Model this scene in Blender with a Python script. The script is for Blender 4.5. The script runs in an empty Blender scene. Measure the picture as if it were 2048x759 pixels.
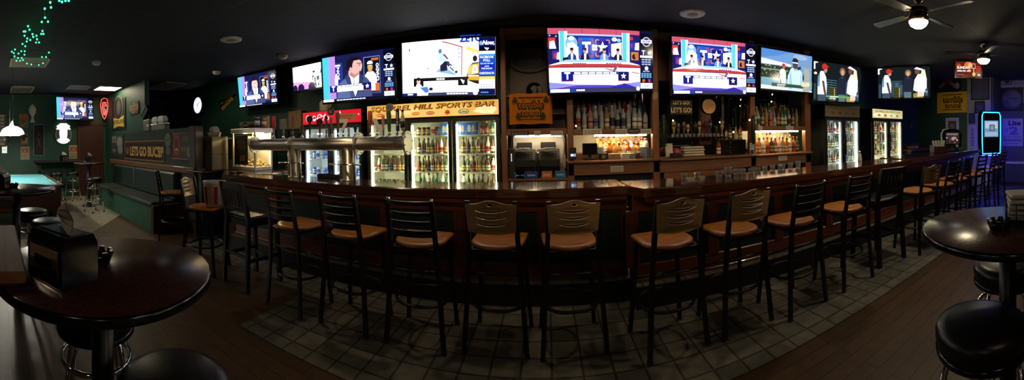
import bpy, math, random
from mathutils import Vector, Matrix
from mathutils.geometry import tessellate_polygon
random.seed(11)
SC = bpy.context.scene
COL = SC.collection
PI = math.pi
R = math.radians

# ------------------------------------------------------------------ camera geometry
CAM = Vector((0, 0, 1.52))
FPX, CX, CY = 702.0, 1094.0, 275.5
UP = Vector((.0207, .0028, 1)).normalized()
FW = (Vector((0, 1, 0)) - UP[1] * UP).normalized()
RT = FW.cross(UP)


def ray(px, py):
    t = (px - CX) / FPX
    return RT * math.sin(t) + FW * math.cos(t) + UP * ((CY - py) / FPX)


def ay(px, py, Y):
    d = ray(px, py)
    return CAM + d * (Y / d.y)


def ax(px, py, X):
    d = ray(px, py)
    return CAM + d * (X / d.x)


def az(px, py, z):
    d = ray(px, py)
    return CAM + d * ((z - 1.52) / d.z)


def ar(px, py, r):
    d = ray(px, py)
    return CAM + d * (r / math.hypot(d.x, d.y))


# ------------------------------------------------------------------ colours and materials
def s2l(c):
    c = c / 255.0
    return c / 12.92 if c <= .04045 else ((c + .055) / 1.055) ** 2.4


def K(r, g, b):
    return (s2l(r), s2l(g), s2l(b))


def newmat(name):
    m = bpy.data.materials.new(name)
    m.use_nodes = True
    nt = m.node_tree
    b = nt.nodes['Principled BSDF']
    return m, nt, b


def mat(name, col, rough=.5, metal=0., noise=.18, scale=9., bump=0., coat=0., spec=.5, coords='Object'):
    m, nt, b = newmat(name)
    N, Lk = nt.nodes, nt.links
    tc = N.new('ShaderNodeTexCoord')
    nz = N.new('ShaderNodeTexNoise')
    nz.inputs['Scale'].default_value = scale
    nz.inputs['Detail'].default_value = 5
    Lk.new(tc.outputs[coords], nz.inputs['Vector'])
    rp = N.new('ShaderNodeValToRGB')
    rp.color_ramp.elements[0].position = .3
    rp.color_ramp.elements[1].position = .72
    rp.color_ramp.elements[0].color = (*[c * (1 - noise) for c in col], 1)
    rp.color_ramp.elements[1].color = (*[min(1, c * (1 + noise)) for c in col], 1)
    Lk.new(nz.outputs['Fac'], rp.inputs['Fac'])
    Lk.new(rp.outputs['Color'], b.inputs['Base Color'])
    b.inputs['Roughness'].default_value = rough
    b.inputs['Metallic'].default_value = metal
    b.inputs['Specular IOR Level'].default_value = spec
    b.inputs['Coat Weight'].default_value = coat
    b.inputs['Coat Roughness'].default_value = .08
    if bump:
        bp = N.new('ShaderNodeBump')
        bp.inputs['Strength'].default_value = bump
        bp.inputs['Distance'].default_value = .01
        Lk.new(nz.outputs['Fac'], bp.inputs['Height'])
        Lk.new(bp.outputs['Normal'], b.inputs['Normal'])
    return m


def wood(name, c1, c2, rough=.4, stretch=(1, 8, 8), scale=3., coat=0., bump=.05):
    m, nt, b = newmat(name)
    N, Lk = nt.nodes, nt.links
    tc = N.new('ShaderNodeTexCoord')
    mp = N.new('ShaderNodeMapping')
    mp.inputs['Scale'].default_value = stretch
    Lk.new(tc.outputs['Object'], mp.inputs['Vector'])
    nz = N.new('ShaderNodeTexNoise')
    nz.inputs['Scale'].default_value = scale
    nz.inputs['Detail'].default_value = 7
    nz.inputs['Distortion'].default_value = 1.2
    Lk.new(mp.outputs['Vector'], nz.inputs['Vector'])
    rp = N.new('ShaderNodeValToRGB')
    rp.color_ramp.elements[0].position = .33
    rp.color_ramp.elements[1].position = .68
    rp.color_ramp.elements[0].color = (*c1, 1)
    rp.color_ramp.elements[1].color = (*c2, 1)
    Lk.new(nz.outputs['Fac'], rp.inputs['Fac'])
    Lk.new(rp.outputs['Color'], b.inputs['Base Color'])
    b.inputs['Roughness'].default_value = rough
    b.inputs['Coat Weight'].default_value = coat
    b.inputs['Coat Roughness'].default_value = .06
    bp = N.new('ShaderNodeBump')
    bp.inputs['Strength'].default_value = bump
    bp.inputs['Distance'].default_value = .005
    Lk.new(nz.outputs['Fac'], bp.inputs['Height'])
    Lk.new(bp.outputs['Normal'], b.inputs['Normal'])
    return m


def glow(name, col, strength, noise=.04):
    m, nt, b = newmat(name)
    N, Lk = nt.nodes, nt.links
    nz = N.new('ShaderNodeTexNoise')
    nz.inputs['Scale'].default_value = 6
    rp = N.new('ShaderNodeValToRGB')
    rp.color_ramp.elements[0].color = (*[c * (1 - noise) for c in col], 1)
    rp.color_ramp.elements[1].color = (*col, 1)
    Lk.new(nz.outputs['Fac'], rp.inputs['Fac'])
    b.inputs['Base Color'].default_value = (.6, .6, .6, 1)
    b.inputs['Roughness'].default_value = .4
    Lk.new(rp.outputs['Color'], b.inputs['Emission Color'])
    b.inputs['Emission Strength'].default_value = strength
    return m


def attr_mat(name, emit=0., rough=.5, base=True, spec=.4):
    m, nt, b = newmat(name)
    N, Lk = nt.nodes, nt.links
    at = N.new('ShaderNodeAttribute')
    at.attribute_name = 'Col'
    if base:
        nz = N.new('ShaderNodeTexNoise')
        nz.inputs['Scale'].default_value = 25
        mx = N.new('ShaderNodeMix')
        mx.data_type = 'RGBA'
        mx.blend_type = 'MULTIPLY'
        mx.inputs[0].default_value = .25
        Lk.new(at.outputs['Color'], mx.inputs[6])
        Lk.new(nz.outputs['Fac'], mx.inputs[7])
        Lk.new(mx.outputs[2], b.inputs['Base Color'])
    else:
        b.inputs['Base Color'].default_value = (.01, .01, .012, 1)
    if emit:
        Lk.new(at.outputs['Color'], b.inputs['Emission Color'])
        b.inputs['Emission Strength'].default_value = emit
    b.inputs['Roughness'].default_value = rough
    b.inputs['Specular IOR Level'].default_value = spec
    return m


def glass(name, col, rough=.03, trans=1., ior=1.45):
    m, nt, b = newmat(name)
    N, Lk = nt.nodes, nt.links
    nz = N.new('ShaderNodeTexNoise')
    nz.inputs['Scale'].default_value = 5
    rp = N.new('ShaderNodeValToRGB')
    rp.color_ramp.elements[0].color = (*[c * .9 for c in col], 1)
    rp.color_ramp.elements[1].color = (*col, 1)
    Lk.new(nz.outputs['Fac'], rp.inputs['Fac'])
    Lk.new(rp.outputs['Color'], b.inputs['Base Color'])
    b.inputs['Roughness'].default_value = rough
    b.inputs['Transmission Weight'].default_value = trans
    b.inputs['IOR'].default_value = ior
    return m


def pane_mat(name, tint=(.95, .97, .96), refl=.07):
    m, nt, b = newmat(name)
    N, Lk = nt.nodes, nt.links
    N.remove(b)
    out = N['Material Output']
    tr = N.new('ShaderNodeBsdfTransparent')
    tr.inputs['Color'].default_value = (*tint, 1)
    gl = N.new('ShaderNodeBsdfGlossy')
    gl.inputs['Roughness'].default_value = .03
    mx = N.new('ShaderNodeMixShader')
    lw = N.new('ShaderNodeLayerWeight')
    lw.inputs['Blend'].default_value = .12
    ml = N.new('ShaderNodeMath')
    ml.operation = 'MULTIPLY_ADD'
    ml.inputs[1].default_value = .5
    ml.inputs[2].default_value = refl * .4
    Lk.new(lw.outputs['Fresnel'], ml.inputs[0])
    Lk.new(ml.outputs[0], mx.inputs[0])
    Lk.new(tr.outputs[0], mx.inputs[1])
    Lk.new(gl.outputs[0], mx.inputs[2])
    Lk.new(mx.outputs[0], out.inputs['Surface'])
    return m


def tiles(name, c1, c2, grout, size, rough=.45, rot=0., offset=0.):
    m, nt, b = newmat(name)
    N, Lk = nt.nodes, nt.links
    tc = N.new('ShaderNodeTexCoord')
    mp = N.new('ShaderNodeMapping')
    mp.inputs['Rotation'].default_value = (0, 0, rot)
    Lk.new(tc.outputs['Object'], mp.inputs['Vector'])
    bk = N.new('ShaderNodeTexBrick')
    bk.offset = offset
    bk.inputs['Scale'].default_value = 1
    bk.inputs['Brick Width'].default_value = size[0]
    bk.inputs['Row Height'].default_value = size[1]
    bk.inputs['Mortar Size'].default_value = size[2]
    bk.inputs['Mortar Smooth'].default_value = .2
    bk.inputs['Color1'].default_value = (*c1, 1)
    bk.inputs['Color2'].default_value = (*c2, 1)
    bk.inputs['Mortar'].default_value = (*grout, 1)
    Lk.new(mp.outputs['Vector'], bk.inputs['Vector'])
    nz = N.new('ShaderNodeTexNoise')
    nz.inputs['Scale'].default_value = 14
    nz.inputs['Detail'].default_value = 6
    Lk.new(tc.outputs['Object'], nz.inputs['Vector'])
    mx = N.new('ShaderNodeMix')
    mx.data_type = 'RGBA'
    mx.blend_type = 'OVERLAY'
    mx.inputs[0].default_value = .55
    Lk.new(bk.outputs['Color'], mx.inputs[6])
    Lk.new(nz.outputs['Fac'], mx.inputs[7])
    Lk.new(mx.outputs[2], b.inputs['Base Color'])
    b.inputs['Roughness'].default_value = rough
    bp = N.new('ShaderNodeBump')
    bp.inputs['Strength'].default_value = .5
    bp.inputs['Distance'].default_value = .004
    bp.invert = True
    Lk.new(bk.outputs['Fac'], bp.inputs['Height'])
    Lk.new(bp.outputs['Normal'], b.inputs['Normal'])
    return m


M = {}
M['wall'] = mat('green_wall_paint', (.013, .062, .040), .55, scale=3, noise=.15, bump=.05)
M['wall_dark'] = mat('dark_wall_paint', (.008, .014, .012), .7, scale=3)
M['wall_grey'] = mat('pale_wall_paint', (.30, .30, .32), .7, scale=4)
M['wall_blue'] = mat('alcove_wall_paint', (.06, .075, .10), .6, scale=3)
M['partition'] = mat('partition_paint', (.020, .040, .034), .6, scale=4)
M['ceiling'] = tiles('ceiling_tiles', (.013, .013, .017), (.015, .015, .020), (.024, .024, .029), (1.2, .6, .012), .85)
M['floor'] = tiles('floor_boards', (.092, .048, .022), (.066, .034, .015), (.028, .014, .007), (1.1, .11, .004), .42, offset=.37)
M['tile'] = tiles('floor_tile', (.165, .160, .135), (.125, .120, .100), (.05, .043, .036), (.2, .2, .009), .5)
M['tile_pale'] = tiles('pale_floor_tile', (.34, .31, .23), (.28, .255, .19), (.12, .1, .07), (.33, .33, .008), .35, rot=R(38))
M['mahogany'] = wood('mahogany', (.10, .024, .010), (.19, .048, .019), .3, (1.2, 9, 9), 2.5, coat=.4)
M['bartop'] = wood('bar_top', (.05, .016, .008), (.10, .030, .013), .14, (1, 10, 10), 2.2, coat=.9, bump=.01)
M['stile'] = wood('mahogany_upright', (.09, .023, .010), (.17, .045, .018), .35, (9, 9, 1.2), 2.5, coat=.2)
M['panel'] = mat('green_bar_panel', (.010, .028, .026), .5, scale=6)
M['backwood'] = wood('back_bar_wood', (.11, .042, .016), (.20, .082, .031), .55, (1, 9, 9), 2.5, coat=.1)
M['backpost'] = wood('back_bar_post', (.13, .048, .017), (.24, .092, .032), .4, (9, 9, 1), 2.5, coat=.1)
M['soffit'] = mat('soffit_wood', (.045, .018, .012), .5, scale=4)
M['seatwood'] = wood('stool_seat_wood', (.46, .165, .032), (.68, .27, .058), .33, (1.5, 9, 9), 3, coat=.3)
M['ply'] = wood('stool_back_ply', (.42, .26, .11), (.56, .36, .16), .4, (1.5, 9, 9), 3, coat=.15)
M['blackmetal'] = mat('black_powder_coat', (.010, .010, .011), .38, noise=.1)
M['blackwood'] = mat('black_stained_wood', (.010, .009, .009), .4)
M['black'] = mat('black_plastic', (.008, .008, .009), .45)
M['gloss_black'] = mat('gloss_black_plastic', (.006, .006, .007), .15)
M['vinyl'] = mat('black_vinyl', (.011, .011, .012), .33, scale=40, bump=.06)
M['benchvinyl'] = mat('bench_vinyl', (.035, .040, .038), .33, scale=30, bump=.06)
M['benchback'] = mat('bench_back_vinyl', (.022, .038, .036), .42, scale=30, bump=.06)
M['benchgreen'] = mat('bench_front_green', (.018, .085, .058), .45, scale=5)
M['darkred'] = wood('dark_red_wood', (.035, .010, .008), (.06, .018, .012), .45, (9, 9, 1), 2.5)
M['chrome'] = mat('chrome', (.80, .80, .80), .07, metal=1, noise=.02)
M['steel'] = mat('brushed_steel', (.60, .57, .50), .34, metal=1, noise=.08, scale=60)
M['brass'] = mat('antique_brass', (.45, .36, .20), .25, metal=1, noise=.08)
M['tabletop'] = mat('table_laminate', (.060, .021, .017), .24, scale=90, noise=.4)
M['felt'] = mat('pool_felt', (.10, .40, .47), .9, scale=150, noise=.1)
M['cabinetred'] = wood('pool_cabinet', (.06, .018, .012), (.10, .03, .018), .35, (1, 8, 8), 3)
M['railwood'] = wood('pool_rail', (.10, .045, .025), (.16, .075, .04), .3, (1, 8, 8), 3, coat=.4)
M['cardboard'] = mat('cardboard', (.27, .165, .085), .8, scale=12, noise=.12)
M['greybox'] = mat('grey_cardboard', (.24, .22, .18), .8, scale=12, noise=.12)
M['paper'] = mat('white_paper', (.52, .50, .46), .8, noise=.08)
M['foam'] = mat('white_foam', (.66, .66, .64), .6, noise=.06)
M['greyplastic'] = mat('grey_plastic', (.20, .20, .19), .5)
M['beige'] = mat('beige_plastic', (.46, .42, .34), .55)
M['white'] = mat('white_plastic', (.60, .60, .58), .4)
M['rubber'] = mat('black_rubber', (.012, .012, .012), .8)
M['alu'] = mat('aluminium', (.60, .60, .58), .35, metal=1, noise=.05)
M['liner'] = mat('cooler_liner', (.62, .63, .58), .4, noise=.05)
M['cream'] = mat('cream_enamel', (.62, .58, .48), .35, noise=.05)
M['wire'] = mat('white_wire', (.68, .68, .64), .4, noise=.05)
M['print'] = attr_mat('printed_colour', 0, .55)
M['cloth'] = attr_mat('printed_cloth', 0, .85, spec=.15)
M['litprint'] = attr_mat('backlit_print', 1.0, .4)
M['screen'] = attr_mat('screen_picture', 1.0, .12, base=False)
M['pane'] = pane_mat('door_glass')
M['mirror'] = mat('mirror_glass', (.62, .63, .62), .03, metal=1, noise=.02)
M['clear'] = glass('clear_glass', (.94, .96, .95))
M['tumbler'] = glass('tumbler_glass', (.93, .95, .95), .03, .86)
M['smoke'] = mat('dark_tinsel', (.010, .020, .012), .5, scale=60, bump=.8)
M['penny'] = mat('plain_black_board', (.012, .012, .013), .5)
M['green_led'] = glow('green_led', (.03, 1., .32), 5)
M['blue_neon'] = glow('cyan_neon', (.01, .36, 1.), 4)
M['violet'] = glow('violet_light', (.03, .015, 1.), 85)
M['red_neon'] = glow('red_neon', (1., .05, .045), 1.6)
M['white_neon'] = glow('white_neon', (.95, 1., .93), 1.3)
M['lampwarm'] = glow('warm_lamp', (1., .83, .55), 105)
M['poolshade'] = glow('lamp_shade_white', (1., .93, .74), 5)
M['poolbulb'] = glow('lamp_bulb', (1., .92, .76), 290)
M['troffer'] = glow('troffer_diffuser', (1., .86, .58), 22)
M['troffer_off'] = mat('unlit_diffuser', (.17, .14, .085), .6)
M['cool_tube'] = glow('cool_light_tube', (.82, 1., .93), 22)
M['warm_tube'] = glow('warm_light_tube', (1., .96, .52), 22)
M['blue_tube'] = glow('bluish_light_tube', (.72, .90, 1.), 20)
M['shelf_light'] = glow('shelf_light_strip', (1., .76, .42), 75)
M['shelf_light_dim'] = glow('dimmer_shelf_light_strip', (1., .80, .50), 22)
M['corn_light'] = glow('popcorn_lamp', (1., .70, .30), 210)
M['led_white'] = glow('small_white_led', (.9, .95, 1.), 1.6)
M['spark'] = glow('small_warm_bulb', (1., .85, .6), 12)
M['clockface'] = glow('lit_clock_face', (.86, .93, 1.), 1.15)
M['corn'] = mat('popcorn', (.75, .55, .20), .8, scale=60, bump=1.0, noise=.3)
M['tinsel'] = M['smoke']


# ------------------------------------------------------------------ mesh builder
class MB:
    def __init__(s):
        s.v, s.f, s.m, s.c, s.s = [], [], [], [], []

    def face(s, idx, m=0, c=(1, 1, 1), sm=False):
        s.f.append(tuple(idx)); s.m.append(m); s.c.append(c); s.s.append(sm)

    def geo(s, verts, faces, m=0, c=(1, 1, 1), sm=False, xf=None):
        b = len(s.v)
        for p in verts:
            p = Vector(p)
            s.v.append(tuple(xf @ p if xf else p))
        for f in faces:
            s.face([b + i for i in f], m, c, sm)
        return s

    def box(s, c, sz, m=0, col=(1, 1, 1), b=0., xf=None):
        cx, cy, cz = c
        hx, hy, hz = [q / 2 for q in sz]
        if b <= 0:
            v = [(cx + x * hx, cy + y * hy, cz + z * hz) for z in (-1, 1) for y in (-1, 1) for x in (-1, 1)]
            f = [(0, 2, 3, 1), (4, 5, 7, 6), (0, 1, 5, 4), (2, 6, 7, 3), (0, 4, 6, 2), (1, 3, 7, 5)]
            return s.geo(v, f, m, col, False, xf)
        b = min(b, hx * .99, hy * .99, hz * .99)
        v, ix = [], {}
        for x in (-1, 1):
            for y in (-1, 1):
                for z in (-1, 1):
                    for k in range(3):
                        p = [cx + x * hx, cy + y * hy, cz + z * hz]
                        sg = (x, y, z)
                        for a in range(3):
                            if a != k:
                                p[a] -= sg[a] * b
                        ix[(x, y, z, k)] = len(v)
                        v.append(tuple(p))
        f = []
        S = (-1, 1)
        for x in S:
            q = [ix[(x, y, z, 0)] for y, z in ((-1, -1), (1, -1), (1, 1), (-1, 1))]
            f.append(q if x > 0 else q[::-1])
        for y in S:
            q = [ix[(x, y, z, 1)] for x, z in ((-1, -1), (-1, 1), (1, 1), (1, -1))]
            f.append(q if y > 0 else q[::-1])
        for z in S:
            q = [ix[(x, y, z, 2)] for x, y in ((-1, -1), (1, -1), (1, 1), (-1, 1))]
            f.append(q if z > 0 else q[::-1])
        for x in S:
            for y in S:
                q = [ix[(x, y, -1, 0)], ix[(x, y, 1, 0)], ix[(x, y, 1, 1)], ix[(x, y, -1, 1)]]
                f.append(q[::-1] if x * y > 0 else q)
            for z in S:
                q = [ix[(x, -1, z, 0)], ix[(x, 1, z, 0)], ix[(x, 1, z, 2)], ix[(x, -1, z, 2)]]
                f.append(q if x * z > 0 else q[::-1])
        for y in S:
            for z in S:
                q = [ix[(-1, y, z, 1)], ix[(1, y, z, 1)], ix[(1, y, z, 2)], ix[(-1, y, z, 2)]]
                f.append(q[::-1] if y * z > 0 else q)
        for x in S:
            for y in S:
                for z in S:
                    q = [ix[(x, y, z, 0)], ix[(x, y, z, 1)], ix[(x, y, z, 2)]]
                    f.append(q if x * y * z > 0 else q[::-1])
        return s.geo(v, f, m, col, False, xf)

    def cyl(s, p, q, r, r2=None, n=14, m=0, col=(1, 1, 1), caps=True, xf=None):
        p, q = Vector(p), Vector(q)
        r2 = r if r2 is None else r2
        d = (q - p).normalized()
        a = d.orthogonal().normalized()
        c = d.cross(a)
        v = []
        for pp, rr in ((p, r), (q, r2)):
            for i in range(n):
                t = 2 * PI * i / n
                v.append(pp + (a * math.cos(t) + c * math.sin(t)) * rr)
        f = [(i, (i + 1) % n, n + (i + 1) % n, n + i) for i in range(n)]
        s.geo(v, f, m, col, True, xf)
        if caps:
            b = len(s.v) - 2 * n
            s.face([b + i for i in range(n)][::-1], m, col)
            s.face([b + n + i for i in range(n)], m, col)
        return s

    def lathe(s, prof, c=(0, 0, 0), n=18, m=0, col=(1, 1, 1), ms=None, xf=None, sm=True):
        # prof: [(r, z)] from bottom to top
        v, f = [], []
        for r, z in prof:
            for i in range(n):
                t = 2 * PI * i / n
                v.append((c[0] + r * math.cos(t), c[1] + r * math.sin(t), c[2] + z))
        b = len(s.v)
        s.geo(v, [], xf=xf)
        for k in range(len(prof) - 1):
            mm = ms[k] if ms else m
            for i in range(n):
                j = (i + 1) % n
                s.face([b + k * n + i, b + k * n + j, b + (k + 1) * n + j, b + (k + 1) * n + i], mm, col, sm)
        if prof[0][0] > 1e-4:
            s.face([b + i for i in range(n)][::-1], ms[0] if ms else m, col)
        if prof[-1][0] > 1e-4:
            s.face([b + (len(prof) - 1) * n + i for i in range(n)], ms[-1] if ms else m, col)
        return s

    def tube(s, pts, r, n=8, closed=False, m=0, col=(1, 1, 1), xf=None):
        pts = [Vector(p) for p in pts]
        k = len(pts)
        v = []
        up = Vector((0, 0, 1))
        prev = None
        for i, p in enumerate(pts):
            if closed:
                d = (pts[(i + 1) % k] - pts[i - 1]).normalized()
            else:
                d = (pts[min(i + 1, k - 1)] - pts[max(i - 1, 0)]).normalized()
            if prev is None:
                a = d.cross(up)
                if a.length < .05:
                    a = d.cross(Vector((1, 0, 0)))
            else:
                a = prev - d * prev.dot(d)
            a.normalize()
            prev = a
            c = d.cross(a)
            for j in range(n):
                t = 2 * PI * j / n
                v.append(p + (a * math.cos(t) + c * math.sin(t)) * r)
        f = []
        for i in range(k if closed else k - 1):
            o, w = i * n, ((i + 1) % k) * n
            for j in range(n):
                f.append((o + j, o + (j + 1) % n, w + (j + 1) % n, w + j))
        s.geo(v, f, m, col, True, xf)
        if not closed:
            b = len(s.v) - len(v)
            s.face([b + j for j in range(n)][::-1], m, col)
            s.face([b + (k - 1) * n + j for j in range(n)], m, col)
        return s

    def prism(s, poly, d0, d1, plane='xz', holes=(), m=0, col=(1, 1, 1), bend=None, xf=None, sm=False):
        # extrude a polygon (with holes) between depths d0 and d1
        loops = [list(poly)] + [list(h) for h in holes]
        flat = [p for l in loops for p in l]
        tri = tessellate_polygon([[Vector((p[0], p[1], 0)) for p in l] for l in loops])

        def P(p, d):
            o = bend(p) if bend else 0
            if plane == 'xz':
                return (p[0], d + o, p[1])
            if plane == 'xy':
                return (p[0], p[1], d + o)
            return (d + o, p[0], p[1])
        n = len(flat)
        v = [P(p, d0) for p in flat] + [P(p, d1) for p in flat]
        f = []
        for t in tri:
            f.append(tuple(t))
            f.append(tuple(n + i for i in t[::-1]))
        o = 0
        for l in loops:
            k = len(l)
            for i in range(k):
                j = (i + 1) % k
                f.append((o + i, o + j, n + o + j, n + o + i))
            o += k
        return s.geo(v, f, m, col, sm, xf)


def build(name, mb, mats, parent=None, loc=None, rot=None, fix=True):
    me = bpy.data.meshes.new(name)
    me.from_pydata([tuple(p) for p in mb.v], [], mb.f)
    if not isinstance(mats, (list, tuple)):
        mats = [mats]
    for m_ in mats:
        me.materials.append(M[m_] if isinstance(m_, str) else m_)
    me.polygons.foreach_set('material_index', mb.m)
    me.polygons.foreach_set('use_smooth', mb.s)
    ca = me.color_attributes.new('Col', 'FLOAT_COLOR', 'CORNER')
    buf = []
    for p, c in zip(me.polygons, mb.c):
        buf.extend((c[0], c[1], c[2], 1.) * p.loop_total)
    ca.data.foreach_set('color', buf)
    if fix:
        import bmesh
        bm = bmesh.new()
        bm.from_mesh(me)
        bmesh.ops.recalc_face_normals(bm, faces=bm.faces)
        bm.to_mesh(me)
        bm.free()
    me.update()
    o = bpy.data.objects.new(name, me)
    COL.objects.link(o)
    if parent:
        o.parent = parent
    if loc is not None:
        o.location = loc
    if rot is not None:
        o.rotation_euler = rot
    return o


def tag(o, label, cat, group=None):
    o['label'] = label
    o['category'] = cat
    if group:
        o['group'] = group
    return o


def thing(name, label, cat, loc=(0, 0, 0), rz=0., group=None, rot=None):
    o = bpy.data.objects.new(name, None)
    o.empty_display_size = .05
    COL.objects.link(o)
    o.location = (loc[0], loc[1], loc[2] + (.0015 if .05 < loc[2] < 2.9 else 0))
    o.rotation_euler = rot if rot is not None else (0, 0, rz)
    return tag(o, label, cat, group)


def struct(name, mb, mats, parent=None, **k):
    o = build(name, mb, mats, parent, **k)
    if parent is None:
        o['kind'] = 'structure'
    return o


def kids(o):
    return [c for c in ALL_KIDS.get(o.name, [])]


def dup(root, loc, rz=0., label=None, group=None):
    r = root.copy()
    COL.objects.link(r)
    r.location = loc
    r.rotation_euler = (0, 0, rz)
    if label:
        r['label'] = label
    if group:
        r['group'] = group
    for ch in list(root.children):
        c = ch.copy()
        COL.objects.link(c)
        c.parent = r
        for g in list(ch.children):
            d = g.copy()
            COL.objects.link(d)
            d.parent = c
    return r


# ------------------------------------------------------------------ lettering
_tc = {}


def glyphs(txt, bold=0., shear=0.):
    key = (txt, shear)
    if key in _tc:
        return _tc[key]
    cu = bpy.data.curves.new('lettering', 'FONT')
    cu.body = txt
    cu.size = 1
    cu.shear = shear
    cu.resolution_u = 2
    cu.fill_mode = 'BOTH'
    ob = bpy.data.objects.new('lettering', cu)
    COL.objects.link(ob)
    dg = bpy.context.evaluated_depsgraph_get()
    ev = ob.evaluated_get(dg)
    me = ev.to_mesh()
    vs = [(v.co.x, v.co.y) for v in me.vertices]
    fs = [tuple(p.vertices) for p in me.polygons]
    ev.to_mesh_clear()
    bpy.data.objects.remove(ob)
    bpy.data.curves.remove(cu)
    xs = [p[0] for p in vs] or [0, 1]
    ys = [p[1] for p in vs] or [0, 1]
    _tc[key] = (vs, fs, min(xs), max(xs), min(ys), max(ys))
    return _tc[key]


def boost(c, g):
    k = min(c)
    return tuple(x * (1 + g * k * k) for x in c)


class Pic(MB):
    """A flat picture facing -Y, in its own units: x 0..w, y 0..h, scaled and centred on the origin."""

    def __init__(s, w, h, W, H, gain=0., step=.0004, d0=0.):
        super().__init__()
        s.sx, s.sy, s.ox, s.oy = W / w, H / h, -W / 2, -H / 2
        s.w, s.h = w, h
        s.d, s.step, s.gain = d0, step, gain

    def q(s, c):
        c = K(*c)
        return boost(c, s.gain) if s.gain else c

    def pt(s, x, y):
        return (x * s.sx + s.ox, -s.d, y * s.sy + s.oy)

    def poly(s, pts, col):
        s.d += s.step
        pts = [(min(max(x, 0), s.w), min(max(y, 0), s.h)) for x, y in pts]
        c = s.q(col)
        if len(pts) > 4:
            tri = tessellate_polygon([[Vector((x, y, 0)) for x, y in pts]])
            s.geo([s.pt(*p) for p in pts], [tuple(t) for t in tri], 0, c)
        else:
            s.geo([s.pt(*p) for p in pts], [tuple(range(len(pts)))], 0, c)
        return s

    def rect(s, x0, y0, x1, y1, col):
        return s.poly([(x0, y0), (x1, y0), (x1, y1), (x0, y1)], col)

    def ell(s, x, y, rx, ry, col, n=20, a0=0., a1=360.):
        return s.poly([(x + rx * math.cos(R(a0 + (a1 - a0) * i / n)), y + ry * math.sin(R(a0 + (a1 - a0) * i / n))) for i in range(n)], col)

    def line(s, x0, y0, x1, y1, w, col):
        dx, dy = x1 - x0, y1 - y0
        l = math.hypot(dx, dy) or 1
        nx, ny = -dy / l * w / 2, dx / l * w / 2
        return s.poly([(x0 + nx, y0 + ny), (x0 - nx, y0 - ny), (x1 - nx, y1 - ny), (x1 + nx, y1 + ny)], col)

    def ring(s, x, y, r, w, col, n=28, ry=None, a0=0, a1=360):
        s.d += s.step
        ry = ry or r
        v = []
        for i in range(n + 1):
            t = R(a0 + (a1 - a0) * i / n)
            for k in (0, 1):
                v.append(s.pt(x + (r - k * w) * math.cos(t), y + (ry - k * w) * math.sin(t)))
        s.geo(v, [(2 * i, 2 * i + 2, 2 * i + 3, 2 * i + 1) for i in range(n)], 0, s.q(col))
        return s

    def star(s, x, y, r, col, k=.42):
        return s.poly([(x + (r if i % 2 == 0 else r * k) * math.sin(PI * i / 5), y + (r if i % 2 == 0 else r * k) * math.cos(PI * i / 5)) for i in range(10)], col)

    def text(s, t, x, y, h, col, w=None, bold=.012, shear=0., rot=0., center=True):
        vs, fs, x0, x1, y0, y1 = glyphs(t, 0, shear)
        s.d += s.step
        b = max(bold, 0) * .75
        offs = [(0, 0)] if b <= 0 else [(-b, -b), (b, -b), (b, b), (-b, b)] if b < .05 else [(b * math.cos(k * PI / 4), b * math.sin(k * PI / 4)) for k in range(8)]
        ky = h / max(y1 - y0, 1e-5)
        kx = w / max(x1 - x0, 1e-5) if w else ky
        c, sn = math.cos(R(rot)), math.sin(R(rot))
        for ex, ey in offs:
            s.d += 6e-5
            out = []
            for a, b in vs:
                u = (a - (x0 + x1) / 2 if center else a - x0) * kx + ex * ky
                v = (b - (y0 + y1) / 2 + ey) * ky
                out.append(s.pt(x + u * c - v * sn, y + u * sn + v * c))
            s.geo(out, fs, 0, s.q(col))
        return s

    def bars(s, x0, x1, y, h, col, n=5, gap=.18):
        # a line of lettering too small to read
        ww = (x1 - x0) / n
        for i in range(n):
            a = x0 + i * ww
            s.rect(a, y, a + ww * (1 - gap), y + h, col)
        return s

    def slab(s, depth, col, m=0):
        # the board behind the picture
        W, H = -2 * s.ox, -2 * s.oy
        MB.box(s, (0, depth / 2, 0), (W, depth, H), m, K(*col))
        return s

# ================================================================== the setting
mb = MB(); mb.box((-.2, 1.2, -.05), (20.6, 9.6, .1)); struct('floor', mb, 'floor')
mb = MB()
mb.prism([(-2.28, 1.875), (9.3, 1.875), (9.3, 3.1), (-4.6, 3.3), (-4.6, 2.72), (-2.28, 2.72)], 0, .004, 'xy')
struct('floor_tiling_bar', mb, 'tile')
mb = MB()
mb.prism([(-7.1, 2.61), (-5.67, 1.48), (-3.4, -.32), (-3.4, -3.4), (-10.2, -3.4), (-10.2, 3.2), (-7.1, 3.2)], 0, .004, 'xy')
struct('floor_tiling_games', mb, 'tile_pale')
mb = MB(); mb.box((-.2, 1.2, 3.05), (20.6, 9.6, .1)); struct('ceiling', mb, 'ceiling')
mb = MB(); mb.box((-.5, 5.36, 1.5), (19.8, .12, 3.0)); struct('wall_back', mb, 'wall')
mb = MB(); mb.box((-10.26, 1.1, 1.5), (.12, 9.2, 3.0)); struct('wall_left', mb, 'wall')
mb = MB(); mb.box((-8.72, 3.36, 1.5), (2.88, .12, 3.0)); struct('wall_corner', mb, 'wall')
mb = MB(); mb.box((9.36, 4.1, 1.5), (.12, 2.4, 3.0)); struct('wall_right', mb, 'wall')
mb = MB(); mb.box((9.31, 3.28, 1.5), (.1, .70, 3.0)); struct('wall_right_pier', mb, 'wall_grey')
mb = MB(); mb.box((10.16, -.3, 1.17), (.12, 6.5, 2.34)); mb.box((9.72, 2.9, 1.5), (.82, .06, 3.0)); struct('wall_alcove', mb, 'wall_blue')
mb = MB(); mb.box((10.16, -.3, 2.67), (.12, 6.5, .66)); struct('wall_alcove_upper', mb, 'wall_grey')
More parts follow.
